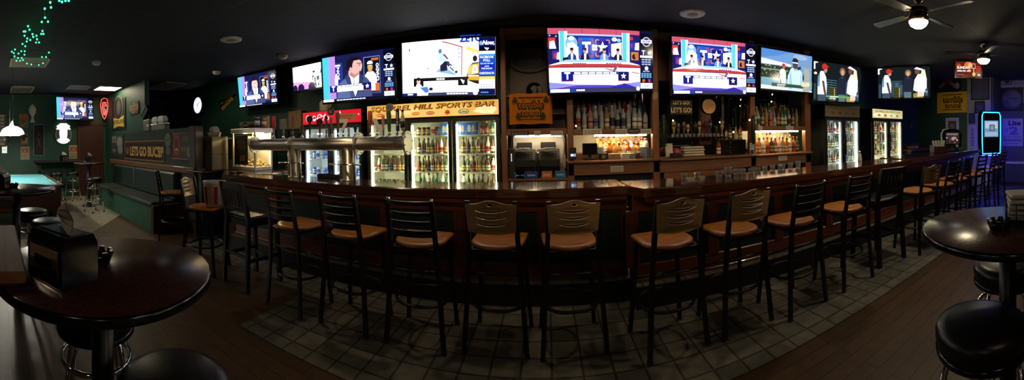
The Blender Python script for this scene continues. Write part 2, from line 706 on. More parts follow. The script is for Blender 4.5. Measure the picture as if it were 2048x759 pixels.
mb = MB(); mb.box((-.2, -3.5, 1.5), (20.6, .12, 3.0)); struct('wall_front', mb, 'wall_dark')
mb = MB(); mb.box((10.075, -.3, .57), (.05, 6.3, .07), b=.01); struct('trim_1', mb, 'white')
# low wall behind the bench with its taller painted panel and wooden ledge
mb = MB(); mb.box((-7.12, 3.24, .9), (4.30, .12, 1.8)); struct('wall_booth', mb, 'partition')
mb = MB(); mb.box((-4.89, 3.26, .52), (.18, .16, 1.04)); mb.box((-4.9, 3.45, .52), (.28, .3, 1.04)); struct('wall_booth_low', mb, 'partition')
mb = MB(); mb.box((-7.12, 3.155, 1.06), (4.34, .07, .11), b=.012); struct('trim_2', mb, 'backwood')
mb = MB(); mb.box((-5.03, 3.23, 1.42), (.20, .17, .80), b=.01); mb.box((-5.03, 3.2, .5), (.2, .12, 1.0)); struct('trim_3', mb, 'darkred')
mb = MB(); mb.box((-4.92, 3.34, 1.055), (.50, .46, .03), b=.008); struct('trim_4', mb, 'darkred')
# brown panelled door in the far left wall
dr = struct('door_1', MB().box((-10.17, 2.86, 1.05), (.05, .72, 2.1), b=.01), 'darkred')
mb = MB()
for zz, hh in ((.55, .7), (1.5, .8)):
    mb.box((-10.14, 2.86, zz), (.02, .5, hh), b=.008)
build('panel_moulding', mb, 'darkred', dr)
build('handle', MB().cyl((-10.145, 2.58, 1.02), (-10.09, 2.58, 1.02), .012).cyl((-10.09, 2.56, 1.02), (-10.09, 2.68, 1.02), .01), 'chrome', dr)
mb = MB()
mb.box((-10.18, 2.46, 1.07), (.06, .08, 2.14)); mb.box((-10.18, 2.86, 2.14), (.06, .88, .08))
struct('trim_5', mb, 'cabinetred')
# shuttered window at the far left
wd = struct('window_1', MB().box((-10.17, -.02, 1.95), (.06, .66, .95), b=.01), 'backwood')
mb = MB()
for i in range(9):
    mb.box((-10.13, -.02, 1.56 + i * .1), (.02, .54, .075), b=.005, xf=None)
build('shutter_slats', mb, 'beige', wd)

# ================================================================== the bar
bar = thing('bar_counter', 'long mahogany bar counter with dark green front panels, running the width of the room', 'bar', (0, 3.2, 0))
BO = Vector((0, -3.2, 0))


def bpart(name, mb, m):
    return build(name, mb, m, bar, loc=BO)


def slab_top(poly, z0, z1, b=.012):
    mb = MB()
    # eased edge: three rings
    cx = sum(p[0] for p in poly) / len(poly); cy = sum(p[1] for p in poly) / len(poly)
    mb.prism(poly, z0, z1 - b, 'xy')
    ins = []
    n = len(poly)
    for i in range(n):
        a, p, c = Vector(poly[i - 1]), Vector(poly[i]), Vector(poly[(i + 1) % n])
        e1, e2 = (p - a).normalized(), (c - p).normalized()
        n1, n2 = Vector((-e1.y, e1.x)), Vector((-e2.y, e2.x))
        d = (n1 + n2)
        d = d / max(d.length_squared / 2, .3)
        ins.append(tuple(p + d * b))
    v = [(x, y, z1 - b) for x, y in poly] + [(x, y, z1) for x, y in ins]
    f = [(i, (i + 1) % n, n + (i + 1) % n, n + i) for i in range(n)]
    tri = tessellate_polygon([[Vector((x, y, 0)) for x, y in ins]])
    f += [tuple(n + k for k in t) for t in tri]
    mb.geo(v, f)
    return mb


left_poly = [(-4.05, 3.03), (.70, 3.03), (.70, 3.56), (-3.55, 3.56), (-3.75, 3.75), (-3.75, 4.35), (-4.76, 4.35), (-4.76, 3.62)]
mid_poly = [(.70, 3.03), (.79, 2.83), (4.74, 2.83), (4.74, 3.40), (.70, 3.40)]
end_poly = [(4.745, 2.80), (8.0, 2.80), (8.0, 3.42), (4.745, 3.42)]
bpart('countertop', slab_top(left_poly, .995, 1.07), 'bartop')
bpart('countertop', slab_top(mid_poly, .995, 1.07), 'bartop')
bpart('countertop', slab_top(end_poly, 1.005, 1.085), 'bartop')
mb = MB()
mb.box((-1.64, 3.10, .965), (4.7, .05, .06), b=.012)
mb.box((2.77, 2.90, .965), (3.9, .05, .06), b=.012)
mb.box((6.35, 2.90, .97), (3.2, .05, .06), b=.012)
bpart('edge_rail', mb, 'mahogany')
FRONTS = [(-4.0, .74, 3.26), (.74, 7.95, 3.06)]
for x0, x1, y in FRONTS:
    mb = MB(); mb.box(((x0 + x1) / 2, y + .08, .5), (x1 - x0, .12, 1.0)); bpart('carcass', mb, 'blackwood')
    mb = MB(); mb.box(((x0 + x1) / 2, y, .91), (x1 - x0, .045, .17), b=.008); bpart('top_rail', mb, 'mahogany')
    mb = MB()
    mb.box(((x0 + x1) / 2, y, .285), (x1 - x0, .045, .15), b=.008)
    mb.box(((x0 + x1) / 2, y - .02, .222), (x1 - x0, .05, .025), b=.006)
    bpart('baseboard', mb, 'mahogany')
    mb = MB(); mb.box(((x0 + x1) / 2, y - .045, .105), (x1 - x0, .15, .21), 0); bpart('foot_step', mb, 'black')
    mb = MB(); mb.box(((x0 + x1) / 2, y - .05, .205), (x1 - x0, .15, .012)); bpart('step_tiling', mb, 'tile')
    n = round((x1 - x0) / .79)
    for i in range(n + 1):
        xx = x0 + (x1 - x0) * i / n
        mb = MB(); mb.box((xx, y - .004, .59), (.12, .05, .5), b=.008); bpart('upright', mb, 'stile')
        if i < n:
            w = (x1 - x0) / n - .12
            mb = MB()
            mb.box((xx + .06 + w / 2, y + .015, .59), (w, .02, .48))
            bpart('front_panel', mb, 'panel')
mb = MB(); mb.prism([(-4.0, 3.26), (-4.62, 3.72), (-4.62, 4.3), (-4.5, 4.3), (-4.5, 3.78), (-3.95, 3.36)], 0, .995, 'xy'); bpart('end_panel', mb, 'panel')

# ================================================================== stools
def seat_mesh():
    mb = MB()
    # wide squared front, rounded back; dished top
    out = [(-.205, .18), (-.19, .19), (0, .20), (.19, .19), (.205, .18), (.20, .02)]
    for i in range(13):
        t = R(-12 - i * 13)
        out.append((.20 * math.cos(t), -.02 + .19 * math.sin(t)))
    out.append((-.20, .02))
    n = len(out)
    v, f = [], []
    rings = [(1., -.014), (1.0, .006), (.955, .013), (.7, .006), (.35, .001)]
    for k, z in rings:
        for x, y in out:
            v.append((x * k, y * k, .745 + z))
    for r in range(len(rings) - 1):
        for i in range(n):
            j = (i + 1) % n
            f.append((r * n + i, r * n + j, (r + 1) * n + j, (r + 1) * n + i))
    v.append((0, 0, .745))
    for i in range(n):
        f.append((4 * n + i, 4 * n + (i + 1) % n, len(v) - 1))
    f.append(tuple(range(n))[::-1])
    mb.geo(v, f, sm=True)
    return mb


def legpts(sx, rear):
    if rear:
        return [(sx * .168, -.262, 1.085), (sx * .172, -.235, .95), (sx * .178, -.200, .74), (sx * .195, -.19, .45), (sx * .225, -.215, .0)]
    return [(sx * .165, .15, .728), (sx * .18, .16, .5), (sx * .215, .205, .0)]


def strap(pts, w, t, col=(1, 1, 1)):
    # rectangular bar along points (width along x-ish)
    mb = MB()
    P = [Vector(p) for p in pts]
    v, f = [], []
    for p in P:
        for dx, dy in ((-w, -t), (w, -t), (w, t), (-w, t)):
            v.append((p.x + dx / 2, p.y + dy / 2, p.z))
    for i in range(len(P) - 1):
        for j in range(4):
            f.append((i * 4 + j, i * 4 + (j + 1) % 4, (i + 1) * 4 + (j + 1) % 4, (i + 1) * 4 + j))
    f.append((3, 2, 1, 0)); k = 4 * (len(P) - 1)
    f.append((k, k + 1, k + 2, k + 3))
    mb.geo(v, f)
    return mb


def slat(z, h, t=.014, sag=.035, ybase=None, tilt=-.16):
    mb = MB()
    n = 9
    v, f = [], []
    yb = -.20 + (z - .74) * -.18 if ybase is None else ybase
    for i in range(n):
        u = -1 + 2 * i / (n - 1)
        x = u * .17
        y = yb - sag * (1 - u * u)
        for dy, dz in ((-t / 2, -h / 2), (t / 2, -h / 2), (t / 2, h / 2), (-t / 2, h / 2)):
            v.append((x, y + dy + dz * tilt, z + dz))
    for i in range(n - 1):
        for j in range(4):
            f.append((i * 4 + j, i * 4 + (j + 1) % 4, i * 4 + 4 + (j + 1) % 4, i * 4 + 4 + j))
    f.append((0, 1, 2, 3)); f.append((n * 4 - 1, n * 4 - 2, n * 4 - 3, n * 4 - 4))
    mb.geo(v, f)
    return mb


def stool_frame(root):
    for s in (-1, 1):
        lg = build('rear_leg', strap(legpts(s, True), .032, .026), 'blackmetal', root)
        mb = MB(); mb.box((s * .225, -.215, .006), (.038, .034, .012), b=.003)
        build('foot_glide', mb, 'rubber', lg)
    for s in (-1, 1):
        lg = build('front_leg', strap(legpts(s, False), .03, .026), 'blackmetal', root)
        mb = MB(); mb.box((s * .215, .205, .006), (.036, .034, .012), b=.003)
        build('foot_glide', mb, 'rubber', lg)
    mb = MB()
    mb.box((0, .15, .715), (.34, .024, .028)); mb.box((0, -.19, .715), (.36, .024, .028))
    for s in (-1, 1):
        mb.box((s * .17, -.02, .715), (.024, .34, .028))
    build('seat_frame', mb, 'blackmetal', root)
    mb = MB()
    pts = []
    for i in range(28):
        t = 2 * PI * i / 28
        c, sn = math.cos(t), math.sin(t)
        pts.append((.205 * c * (1 + .10 * abs(sn * c)), .19 * sn * (1 + .10 * abs(sn * c)), .30))
    mb.tube(pts, .012, 8, True)
    build('footrest', mb, 'blackmetal', root)
    build('stretcher', MB().cyl((-.19, .175, .42), (.19, .175, .42), .011), 'blackmetal', root)
    build('stretcher', MB().cyl((-.19, -.188, .56), (.19, -.188, .56), .011), 'blackmetal', root)


def metal_stool():
    t = thing('bar_stool', 'black ladder-back metal stool', 'bar stool')
    build('seat', seat_mesh(), 'seatwood', t)
    stool_frame(t)
    mb = MB()
    tr = slat(1.068, .030, .022)
    for src in (tr, slat(.990, .026), slat(.925, .026), slat(.845, .05)):
        mb.geo(src.v, src.f)
    build('ladder_back', mb, 'blackmetal', t)
    for s in (-1, 1):
        mb = MB(); mb.cyl((s * .168, -.270, 1.078), (s * .168, -.252, 1.097), .012, n=8)
        build('end_cap', mb, 'chrome', t)
    return t


def ply_stool():
    t = thing('bar_stool', 'wooden-backed bar stool', 'bar stool')
    build('seat', seat_mesh(), 'seatwood', t)
    stool_frame(t)
    W = .182
    top = []
    for i in range(25):
        x = W - 2 * W * i / 24
        z = 1.062 + .034 * math.exp(-(x / .085) ** 2) + .006 * (abs(x) / W) ** 4
        top.append((x, z))
    outl = [(-W * .93, .868), (-.06, .856), (.06, .856), (W * .93, .868)] + top
    holes = []
    for zc, hw in ((1.015, .112), (.968, .105), (.920, .10)):
        h = []
        for i in range(11):
            x = -hw + 2 * hw * i / 10
            h.append((x, zc - .008 + .016 * (x / hw) ** 2))
        for i in range(11):
            x = hw - 2 * hw * i / 10
            h.append((x, zc + .006 + .010 * (x / hw) ** 2))
        holes.append(h)
    holes.append([(.019 * math.cos(2 * PI * i / 12), 1.064 + .011 * math.sin(2 * PI * i / 12)) for i in range(12)])
    mb = MB()
    mb.prism(outl, 0, .014, 'xz', holes, bend=lambda p: -.205 - (p[1] - .74) * .18 - .03 * (1 - (p[0] / W) ** 2) - .012)
    build('plywood_back', mb, 'ply', t)
    return t


def mission_stool():
    t = thing('bar_stool', 'dark wooden slat-back bar stool', 'bar stool')
    mb = MB(); mb.box((0, 0, .725), (.43, .42, .05), b=.02); build('seat', mb, 'vinyl', t)
    mb = MB(); mb.box((0, 0, .675), (.40, .39, .06)); build('seat_apron', mb, 'blackwood', t)
    for s in (-1, 1):
        build('rear_leg', strap([(s * .19, -.275, 1.10), (s * .195, -.20, .72), (s * .21, -.24, 0)], .042, .042), 'blackwood', t)
        build('front_leg', strap([(s * .185, .18, .70), (s * .21, .215, 0)], .042, .042), 'blackwood', t)
    mb = MB()
    mb.box((0, -.268, 1.06), (.36, .026, .085), b=.006)
    mb.box((0, -.222, .82), (.36, .024, .05), b=.006)
    build('back_rail', mb, 'blackwood', t)
    for i in range(5):
        x = -.12 + .06 * i
        build('back_slat', strap([(x, -.262, 1.02), (x, -.224, .84)], .03, .012), 'blackwood', t)
    mb = MB()
    mb.box((0, .2, .24), (.38, .022, .04)); mb.box((0, -.225, .34), (.38, .022, .03))
    for s in (-1, 1):
        mb.box((s * .2, 0, .30), (.022, .4, .035))
    build('stretcher', mb, 'blackwood', t)
    return t


pm, pp, pw = metal_stool(), ply_stool(), mission_stool()
used = set()
STOOLS = [
    (pw, -2.90, 2.58, 4, 'dark wooden slat-back bar stool at the left end of the bar, black seat'),
    (pm, -2.17, 2.52, 6, 'black metal ladder-back stool just right of the dark wooden slat-back stool at the bar\'s left'),
    (pm, -1.57, 2.56, 3, 'middle of three black ladder-back stools in front of the steel beer taps'),
    (pm, -.97, 2.57, 0, 'black ladder-back stool directly left of the row of four wooden-backed stools'),
    (pp, -.38, 2.63, 3, 'wooden-backed bar stool, leftmost of the four side by side at mid bar'),
    (pp, .15, 2.61, -4, 'wooden-backed bar stool, second from left of the four side by side'),
    (pp, .84, 2.45, -6, 'wooden-backed bar stool, third of the four side by side'),
    (pp, 1.43, 2.48, -4, 'wooden-backed bar stool, rightmost of the four side by side at mid bar'),
    (pm, 1.98, 2.40, -5, 'black ladder-back stool directly right of the four wooden-backed stools'),
    (pm, 2.68, 2.41, 0, 'black ladder-back stool directly left of the right-hand dark wooden slat-back stool'),
    (pw, 3.38, 2.48, 8, 'dark wooden slat-back stool right of centre, pushed to the bar near the coolers'),
    (pp, 3.97, 2.27, 8, 'lone wooden-backed stool further right along the bar, beyond the slat-back stool'),
    (pm, 4.60, 2.25, 4, 'black ladder-back stool next after the lone wooden-backed stool toward the jukebox'),
    (pm, 5.22, 2.28, 0, 'black ladder-back stool, second after the lone wooden-backed stool toward the jukebox'),
    (pm, 5.84, 2.24, 6, 'black ladder-back stool, third from last before the jukebox, seat tinted violet'),
    (pm, 6.42, 2.22, -4, 'black ladder-back stool, next to last before the jukebox, seat tinted violet'),
    (pm, 7.05, 2.20, 3, 'last black ladder-back stool at the far right end, under the jukebox'),
    (pp, -3.56, 2.42, 62, 'wooden-backed stool with a red and white bag on its seat, left of the bar'),
    (pm, -4.92, 2.72, 33, 'black metal stool seen edge-on beside the end of the green bench'),
]
GR = {pm.name: 'black metal ladder-back stools at the bar', pp.name: 'stools with wooden backs at the bar', pw.name: 'dark wooden slat-back stools at the bar'}
for src, x, y, deg, lab in STOOLS:
    if src not in used:
        used.add(src)
        src.location = (x, y, .004)
        src.rotation_euler = (0, 0, -R(deg))
        src['label'] = lab
        src['group'] = GR[src.name]
    else:
        dup(src, (x, y, .004 if y > 1.9 else 0), -R(deg), lab, src['group'])


# ------------------------------------------------------------------ round chrome stools
def chrome_stool():
    t = thing('round_stool', 'round black vinyl stool', 'stool')
    mb = MB()
    mb.lathe([(.165, .675), (.178, .685), (.182, .71), (.186, .725), (.186, .745), (.175, .768), (.14, .780), (.0, .784)], n=32)
    build('seat_cushion', mb, 'vinyl', t)
    mb = MB(); mb.lathe([(.168, .66), (.182, .662), (.185, .684), (.170, .690)], n=32); build('seat_band', mb, 'gloss_black', t)
    for k in range(4):
        a = PI / 4 + k * PI / 2
        pts = []
        for r, z in ((.075, .655), (.11, .650), (.135, .625), (.15, .58), (.19, .30), (.225, .012)):
            pts.append((r * math.cos(a), r * math.sin(a), z))
        lg = build('leg', MB().tube(pts, .0125, 8), 'chrome', t)
        build('foot_cap', MB().cyl((.2245 * math.cos(a), .2245 * math.sin(a), 0), (.221 * math.cos(a), .221 * math.sin(a), .035), .016, n=8), 'rubber', lg)
    for r, z in ((.160, .54), (.205, .26)):
        pts = [(r * math.cos(2 * PI * i / 28), r * math.sin(2 * PI * i / 28), z) for i in range(28)]
        build('ring', MB().tube(pts, .011, 8, True), 'chrome', t)
    return t


cs = chrome_stool()
CST = [
    (1.30, .45, 169, 'round black vinyl stool with chrome legs, in front of the right-hand round table'),
    (1.92, .52, 16.7, 'round black vinyl stool with chrome legs, half under the right-hand round table'),
    (-1.60, .46, 170, 'chrome-legged black round stool tucked behind the pedestal of the left front table'),
    (-.995, .54, 27, 'black round stool at the bottom edge of the photo, before the left front table'),
    (-4.04, .42, 148, 'black round stool with a chrome ring, left one of two by the pool table end'),
    (-3.46, .53, 50, 'black round stool, right one of two by the pool table end'),
    (-9.40, 1.62, 10, 'distant chrome stool under the far wall ledge, left one below the round lit sign'),
    (-9.45, 2.10, 30, 'distant chrome stool under the far wall ledge, right one below the orange-lettered poster'),
    (-7.67, 2.20, 20, 'distant chrome stool at the small pub table before the brown door'),
]
for i, (x, y, d, lab) in enumerate(CST):
    if i == 0:
        cs.location = (x, y, 0); cs.rotation_euler = (0, 0, R(d)); cs['label'] = lab; cs['group'] = 'round vinyl stools with chrome legs'
    else:
        dup(cs, (x, y, .004 if x < -5 else 0), R(d), lab, 'round vinyl stools with chrome legs')


# ------------------------------------------------------------------ round pub tables
def pub_table(loc, rad, label, zt=1.07):
    t = thing('pub_table', label, 'table', loc, group='round pub tables')
    mb = MB()
    mb.lathe([(rad - .012, zt - .036), (rad, zt - .030), (rad, zt - .006), (rad - .006, zt), (0, zt)], n=64, ms=[1, 1, 1, 0])
    build('table_top', mb, ['tabletop', 'gloss_black'], t)
    build('pedestal', MB().cyl((0, 0, .05), (0, 0, zt - .04), .042, n=20).lathe([(.042, zt - .16), (.07, zt - .09), (.16, zt - .045), (.16, zt - .037)]), 'blackmetal', t)
    build('table_base', MB().lathe([(.175, 0), (.175, .018), (.14, .03), (.07, .05), (.045, .09)], n=40), 'blackmetal', t)
    return t


pub_table((-1.26, .39, 0), .40, 'dark red round pub table with black edge at the left front')
pub_table((1.62, .43, 0), .405, 'dark red round pub table at the right edge, with an ashtray')
pub_table((-3.72, .22, 0), .42, 'round pub table with glossy top in front of the pool table')
pub_table((-8.42, 2.28, .004), .38, 'small distant pub table with napkins in front of the brown door')

# ================================================================== television pictures
def side_bar(p, lit=1):
    p.rect(13.95, 0, 16, 9, (8, 14, 60))
    p.rect(13.95, 6.3, 16, 8.6, (3, 4, 16))
    p.ring(15, 7.45, .72, .16, (190, 190, 225))
    p.rect(14.1, 7.25, 15.9, 7.75, (225, 228, 245))
    p.text('NOW', 15, 7.5, .36, (10, 14, 60), w=1.35, bold=.03)
    p.text('T', 14.5, 5.85, .6, (235, 235, 250), bold=.04)
    p.star(15.5, 5.85, .36, (240, 240, 250))
    p.rect(13.95, 5.1, 16, 5.4, (240, 243, 250))
    for y in (4.7, 4.35, 4.0):
        p.bars(14.2, 15.8, y, .2, (165, 190, 240), n=3)
    p.ell(15, 3.5, .3, .3, (235, 220, 230))
    p.bars(14.4, 15.6, 2.98, .16, (165, 190, 240), n=2)
    for y in (2.62, 2.36, 2.1):
        p.bars(14.1, 15.9, y, .17, (120, 190, 245), n=4)
    p.rect(14.05, 1.3, 14.95, 1.98, (20, 10, 16))
    p.ell(14.5, 1.64, .24, .25, (235, 105, 40))
    p.rect(15.05, 1.3, 15.95, 1.98, (22, 16, 96))
    p.text('B', 15.5, 1.64, .45, (230, 70, 110), bold=.04)
    p.rect(13.95, .45, 16, 1.28, (225, 245, 250))
    p.bars(14.6, 15.4, .8, .13, (110, 130, 150), n=2)
    p.rect(13.95, 0, 16, .44, (5, 6, 20))


def lower_third(p, x0, x1, y0, y1, w=1.75):
    p.rect(x0, y0, x1, y1, (250, 252, 255))
    p.rect(x0 + w, y1 - .42, x1 - w, y1, (22, 30, 80))
    p.bars(x0 + w + .15, x1 - w - .15, y1 - .33, .24, (235, 238, 248), n=6, gap=.12)
    p.rect(x0, y0, x0 + w, y1, (14, 30, 150))
    p.rect(x1 - w, y0, x1, y1, (14, 22, 110))
    p.text('T', x0 + w / 2, (y0 + y1) / 2 + .05, (y1 - y0) * .7, (245, 247, 255), bold=.05)
    p.star(x1 - w / 2, (y0 + y1) / 2, (y1 - y0) * .36, (245, 247, 255))
    p.rect(x0, y0 - .1, x0 + w, y0, (210, 60, 60))
    p.rect(x1 - w, y0 - .1, x1, y0, (210, 90, 40))


def pic_anchor(p, profile=True):
    p.rect(0, 0, 16, 9, (26, 30, 84))
    p.rect(0, 0, 1.55, 9, (84, 228, 248))
    p.rect(1.55, 0, 3.1, 9, (196, 150, 232))
    p.rect(1.3, 0, 1.75, 9, (150, 190, 244))
    p.rect(3.1, 0, 4.8, 7.6, (44, 60, 140))
    p.rect(3.1, 6.9, 4.3, 7.25, (240, 244, 255))
    p.rect(3.15, 2.4, 4.25, 6.6, (18, 34, 190))
    p.text('SON', 3.75, 5.5, .62, (250, 250, 255), w=2.4, rot=90, bold=.03)
    p.ell(3.3, 4, .4, 1.5, (220, 225, 240))
    # player poster on the right
    p.rect(9.6, 1.2, 13.1, 8.0, (120, 140, 215))
    p.rect(9.75, 1.3, 13.0, 7.85, (12, 16, 38))
    p.rect(11.3, 7.2, 12.8, 7.65, (228, 110, 40))
    p.poly([(9.6, 1.6), (9.9, 4.6), (10.4, 5.2), (11.6, 5.2), (12.2, 4.6), (12.5, 1.6)], (236, 240, 250))
    p.rect(10.6, 5.1, 11.4, 5.6, (226, 170, 90))
    p.ell(11, 6.1, .55, .85, (232, 184, 96))
    p.ell(11, 6.75, .6, .45, (235, 238, 246))
    p.rect(10.45, 6.4, 11.6, 6.62, (30, 30, 40))
    p.rect(12.0, 1.5, 12.9, 3.0, (232, 120, 60))
    p.text('CHADO', 12.55, 5.0, .55, (250, 250, 255), w=3.2, rot=90, bold=.04)
    # man in a grey-blue suit
    suit, suit2 = (74, 88, 140), (98, 116, 172)
    p.poly([(3.1, .4), (3.7, 3.4), (4.9, 4.2), (6.3, 4.9), (9.0, 4.7), (10.3, 4.1), (11.0, 3.2), (11.3, .4)], suit)
    p.poly([(3.4, .4), (3.9, 3.3), (5.0, 4.1), (5.6, 4.4), (6.6, .4)], suit2)
    p.poly([(6.2, 5.3), (8.6, 5.0), (8.5, 2.6), (7.6, .8), (6.9, 2.6)], (244, 246, 255))
    p.poly([(6.1, 5.2), (6.6, 4.4), (7.3, 1.2), (6.0, 3.2), (5.3, 4.5)], (58, 70, 120))
    p.poly([(8.6, 5.0), (8.5, 3.6), (7.8, .9), (9.4, 3.0), (9.6, 4.6)], (50, 62, 110))
    p.poly([(7.3, 4.4), (7.7, 4.4), (7.85, 2.2), (7.55, 1.4), (7.2, 2.2)], (190, 205, 240))
    skin = (236, 180, 172)
    if profile:
        p.poly([(6.2, 5.9), (6.3, 4.9), (7.4, 4.2), (8.6, 4.9), (8.7, 5.4), (9.1, 5.6), (9.2, 6.0), (9.35, 6.6), (9.1, 7.4), (8.4, 7.9), (7.0, 7.8)], skin)
        p.poly([(5.7, 6.1), (6.0, 7.8), (7.0, 8.35), (8.4, 8.3), (9.1, 7.75), (8.5, 7.65), (7.5, 7.6), (7.2, 7.0), (7.1, 6.2), (6.5, 6.1), (6.3, 5.7)], (28, 18, 34))
        p.ell(6.75, 6.0, .3, .45, (240, 170, 170))
        p.poly([(6.4, 5.0), (7.4, 4.3), (8.5, 4.9), (8.7, 5.3), (7.6, 4.9), (6.9, 5.5)], (206, 140, 136))
        p.poly([(8.2, 6.9), (8.25, 7.05), (9.1, 7.0), (9.1, 6.88)], (60, 34, 44)); p.ell(8.75, 6.62, .16, .09, (40, 26, 40)); p.line(8.55, 5.45, 9.1, 5.5, .12, (170, 84, 92)); p.poly([(9.0, 6.5), (9.33, 6.05), (9.0, 5.95)], (250, 206, 196))
    else:
        p.ell(7.4, 6.1, 1.25, 1.75, (244, 205, 200))
        p.poly([(6.1, 6.3), (6.0, 7.4), (6.6, 8.1), (8.0, 8.2), (8.8, 7.5), (8.7, 6.4), (8.4, 7.2), (6.5, 7.2)], (34, 24, 40))
        p.rect(6.7, 6.35, 7.15, 6.45, (70, 40, 50)); p.rect(7.6, 6.35, 8.1, 6.45, (70, 40, 50))
        p.rect(7.0, 5.2, 7.8, 5.32, (190, 110, 110))
    lower_third(p, 1.7, 11.2, 1.9, 3.2)
    p.rect(0, 0, 13.95, .55, (10, 12, 40))
    p.rect(0, .05, 2.6, .5, (240, 244, 252))
    p.bars(3.3, 10, .18, .2, (220, 226, 244), n=9)
    side_bar(p)


def pic_studio(p):
    p.rect(0, 0, 16, 9, (20, 26, 110))
    p.rect(0, 8.2, 14, 9, (222, 92, 122))
    for x in (2.4, 5.0, 7.6, 10.2):
        p.rect(x, 8.25, x + .1, 9, (180, 60, 100))
    p.rect(2.2, 8.0, 11.2, 8.25, (180, 200, 240))
    p.rect(0, 4.5, 1.7, 8.1, (24, 26, 84))
    p.rect(.1, 6.4, 1.1, 7.7, (226, 70, 60)); p.poly([(.2, 6.2), (.3, 7.2), (.9, 7.3), (1.2, 6.2)], (250, 248, 250))
    p.rect(.6, 4.7, 1.7, 5.9, (80, 50, 190)); p.ell(1.1, 5.2, .3, .35, (225, 60, 70)); p.poly([(1.2, 4.7), (1.3, 5.6), (1.7, 5.7), (1.7, 4.7)], (250, 248, 250))
    p.ell(.3, 8.0, .12, .12, (160, 200, 250)); p.ell(1.2, 7.9, .12, .12, (160, 200, 250))
    p.rect(12.1, 4.5, 14, 8.4, (36, 30, 110))
    p.rect(12.4, 7.6, 12.9, 8.1, (220, 60, 80)); p.rect(12.3, 6.2, 13.6, 7.4, (40, 56, 190)); p.text('T', 12.7, 6.75, .5, (230, 80, 90)); p.poly([(13.2, 6.2), (13.3, 7.2), (13.9, 7.3), (13.9, 6.2)], (250, 248, 250))
    p.rect(12.6, 4.7, 13.8, 5.9, (220, 150, 60)); p.ell(13.1, 5.2, .35, .4, (40, 24, 30)); p.ell(13.5, 5.4, .3, .5, (235, 120, 50))
    for x in (1.6, 11.1):
        p.rect(x, 4.4, x + 1.25, 8.6, (206, 214, 244)); p.rect(x + .12, 4.4, x + .75, 8.6, (96, 232, 240))
    p.rect(2.8, 4.6, 11.0, 8.0, (30, 46, 165))
    p.ell(3.4, 6.9, .9, 1.0, (140, 205, 250)); p.poly([(2.8, 4.6), (2.8, 6.9), (3.6, 7.1), (4.4, 6.4), (4.5, 4.6)], (246, 250, 255))
    p.ell(3.4, 7.6, .45, .3, (225, 236, 255)); p.ell(9.9, 7.6, .4, .3, (225, 236, 255)); p.ell(10.6, 7.5, .35, .25, (150, 220, 250))
    p.poly([(9.4, 5.2), (9.4, 6.9), (11.0, 7.2), (11.0, 4.6)], (244, 248, 255))
    p.line(9.4, 5.6, 11, 6.7, .06, (60, 60, 90)); p.line(9.4, 5.3, 11, 6.0, .06, (60, 60, 90))
    p.rect(4.4, 4.75, 6.75, 7.75, (28, 110, 226)); p.rect(6.75, 4.75, 9.4, 7.75, (50, 60, 190))
    p.rect(4.9, 5.3, 6.3, 7.3, (20, 60, 190)); p.rect(7.2, 5.3, 8.9, 7.3, (24, 20, 140))
    for (x0, x1, col) in ((4.5, 6.6, (226, 60, 90)), (7.0, 9.1, (250, 170, 80))):
        for x, sx in ((x0, 1), (x1, -1)):
            for y, sy in ((5.15, 1), (7.45, -1)):
                p.line(x, y, x + sx * .5, y, .14, col); p.line(x, y, x, y + sy * .5, .14, col)
    p.text('T', 5.6, 6.35, 1.4, (246, 236, 250), w=1.1, bold=.06)
    p.rect(6.45, 5.95, 7.2, 6.75, (240, 244, 255)); p.text('VS', 6.82, 6.33, .42, (30, 30, 60), bold=.02)
    p.star(8.05, 6.4, .85, (255, 250, 246))
    for x, c1, flip in ((3.4, (34, 70, 160), 1), (5.35, (20, 24, 60), 1), (8.25, (120, 170, 220), 0), (10.4, (30, 24, 50), -1)):
        p.poly([(x - .7, 4.3), (x - .6, 5.2), (x - .2, 5.55), (x + .25, 5.55), (x + .6, 5.2), (x + .75, 4.3)], c1)
        p.poly([(x - .12, 4.4), (x - .14, 5.5), (x + .2, 5.5), (x + .12, 4.4)], (235, 240, 250))
        p.ell(x, 5.9, .26, .36, (226, 160, 150)); p.ell(x, 6.12, .28, .2, (40, 24, 30))
    p.poly([(2.0, 4.15), (2.1, 4.9), (2.8, 5.0), (3.0, 4.15)], (16, 14, 24)); p.poly([(10.9, 4.15), (11.0, 4.7), (11.6, 4.6), (11.7, 4.15)], (16, 14, 24))
    p.poly([(1.8, 4.4), (2.5, 4.62), (11.2, 4.62), (12.2, 4.4)], (170, 220, 244))
    p.poly([(0, 3.9), (1.8, 4.35), (12.2, 4.35), (14, 3.95)], (240, 240, 252))
    p.bars(3.5, 5.5, 4.05, .14, (120, 110, 160), n=6); p.bars(8.5, 11, 4.05, .14, (120, 110, 160), n=6)
    p.poly([(0, 3.5), (0, 3.85), (2, 4.05), (12, 4.05), (14, 3.9), (14, 3.55), (12, 3.62), (2, 3.62)], (214, 66, 62))
    p.rect(0, .9, 14, 3.5, (242, 246, 255))
    p.poly([(8.6, 3.1), (10.4, 3.7), (10.2, 2.9)], (230, 190, 210)); p.line(8.4, 3.4, 9.5, 3.1, .14, (220, 70, 80)); p.poly([(9.5, 3.0), (9.9, 3.6), (10.3, 3.6), (9.8, 2.9)], (100, 100, 150))
    p.line(12.6, 2.9, 13.8, 2.7, .14, (226, 70, 80))
    p.poly([(0, .6), (0, 1.5), (4, 1.1), (10, 1.0), (14, 1.5), (14, .6)], (150, 150, 240))
    p.poly([(1, .6), (4, 1.0), (9, .95), (13, .6)], (90, 70, 215))
    p.poly([(9, .6), (11.4, 1.25), (13.4, .6)], (60, 40, 200))
    lower_third(p, 1.75, 12.1, 1.65, 2.95)
    p.rect(0, 0, 14, .55, (60, 62, 96))
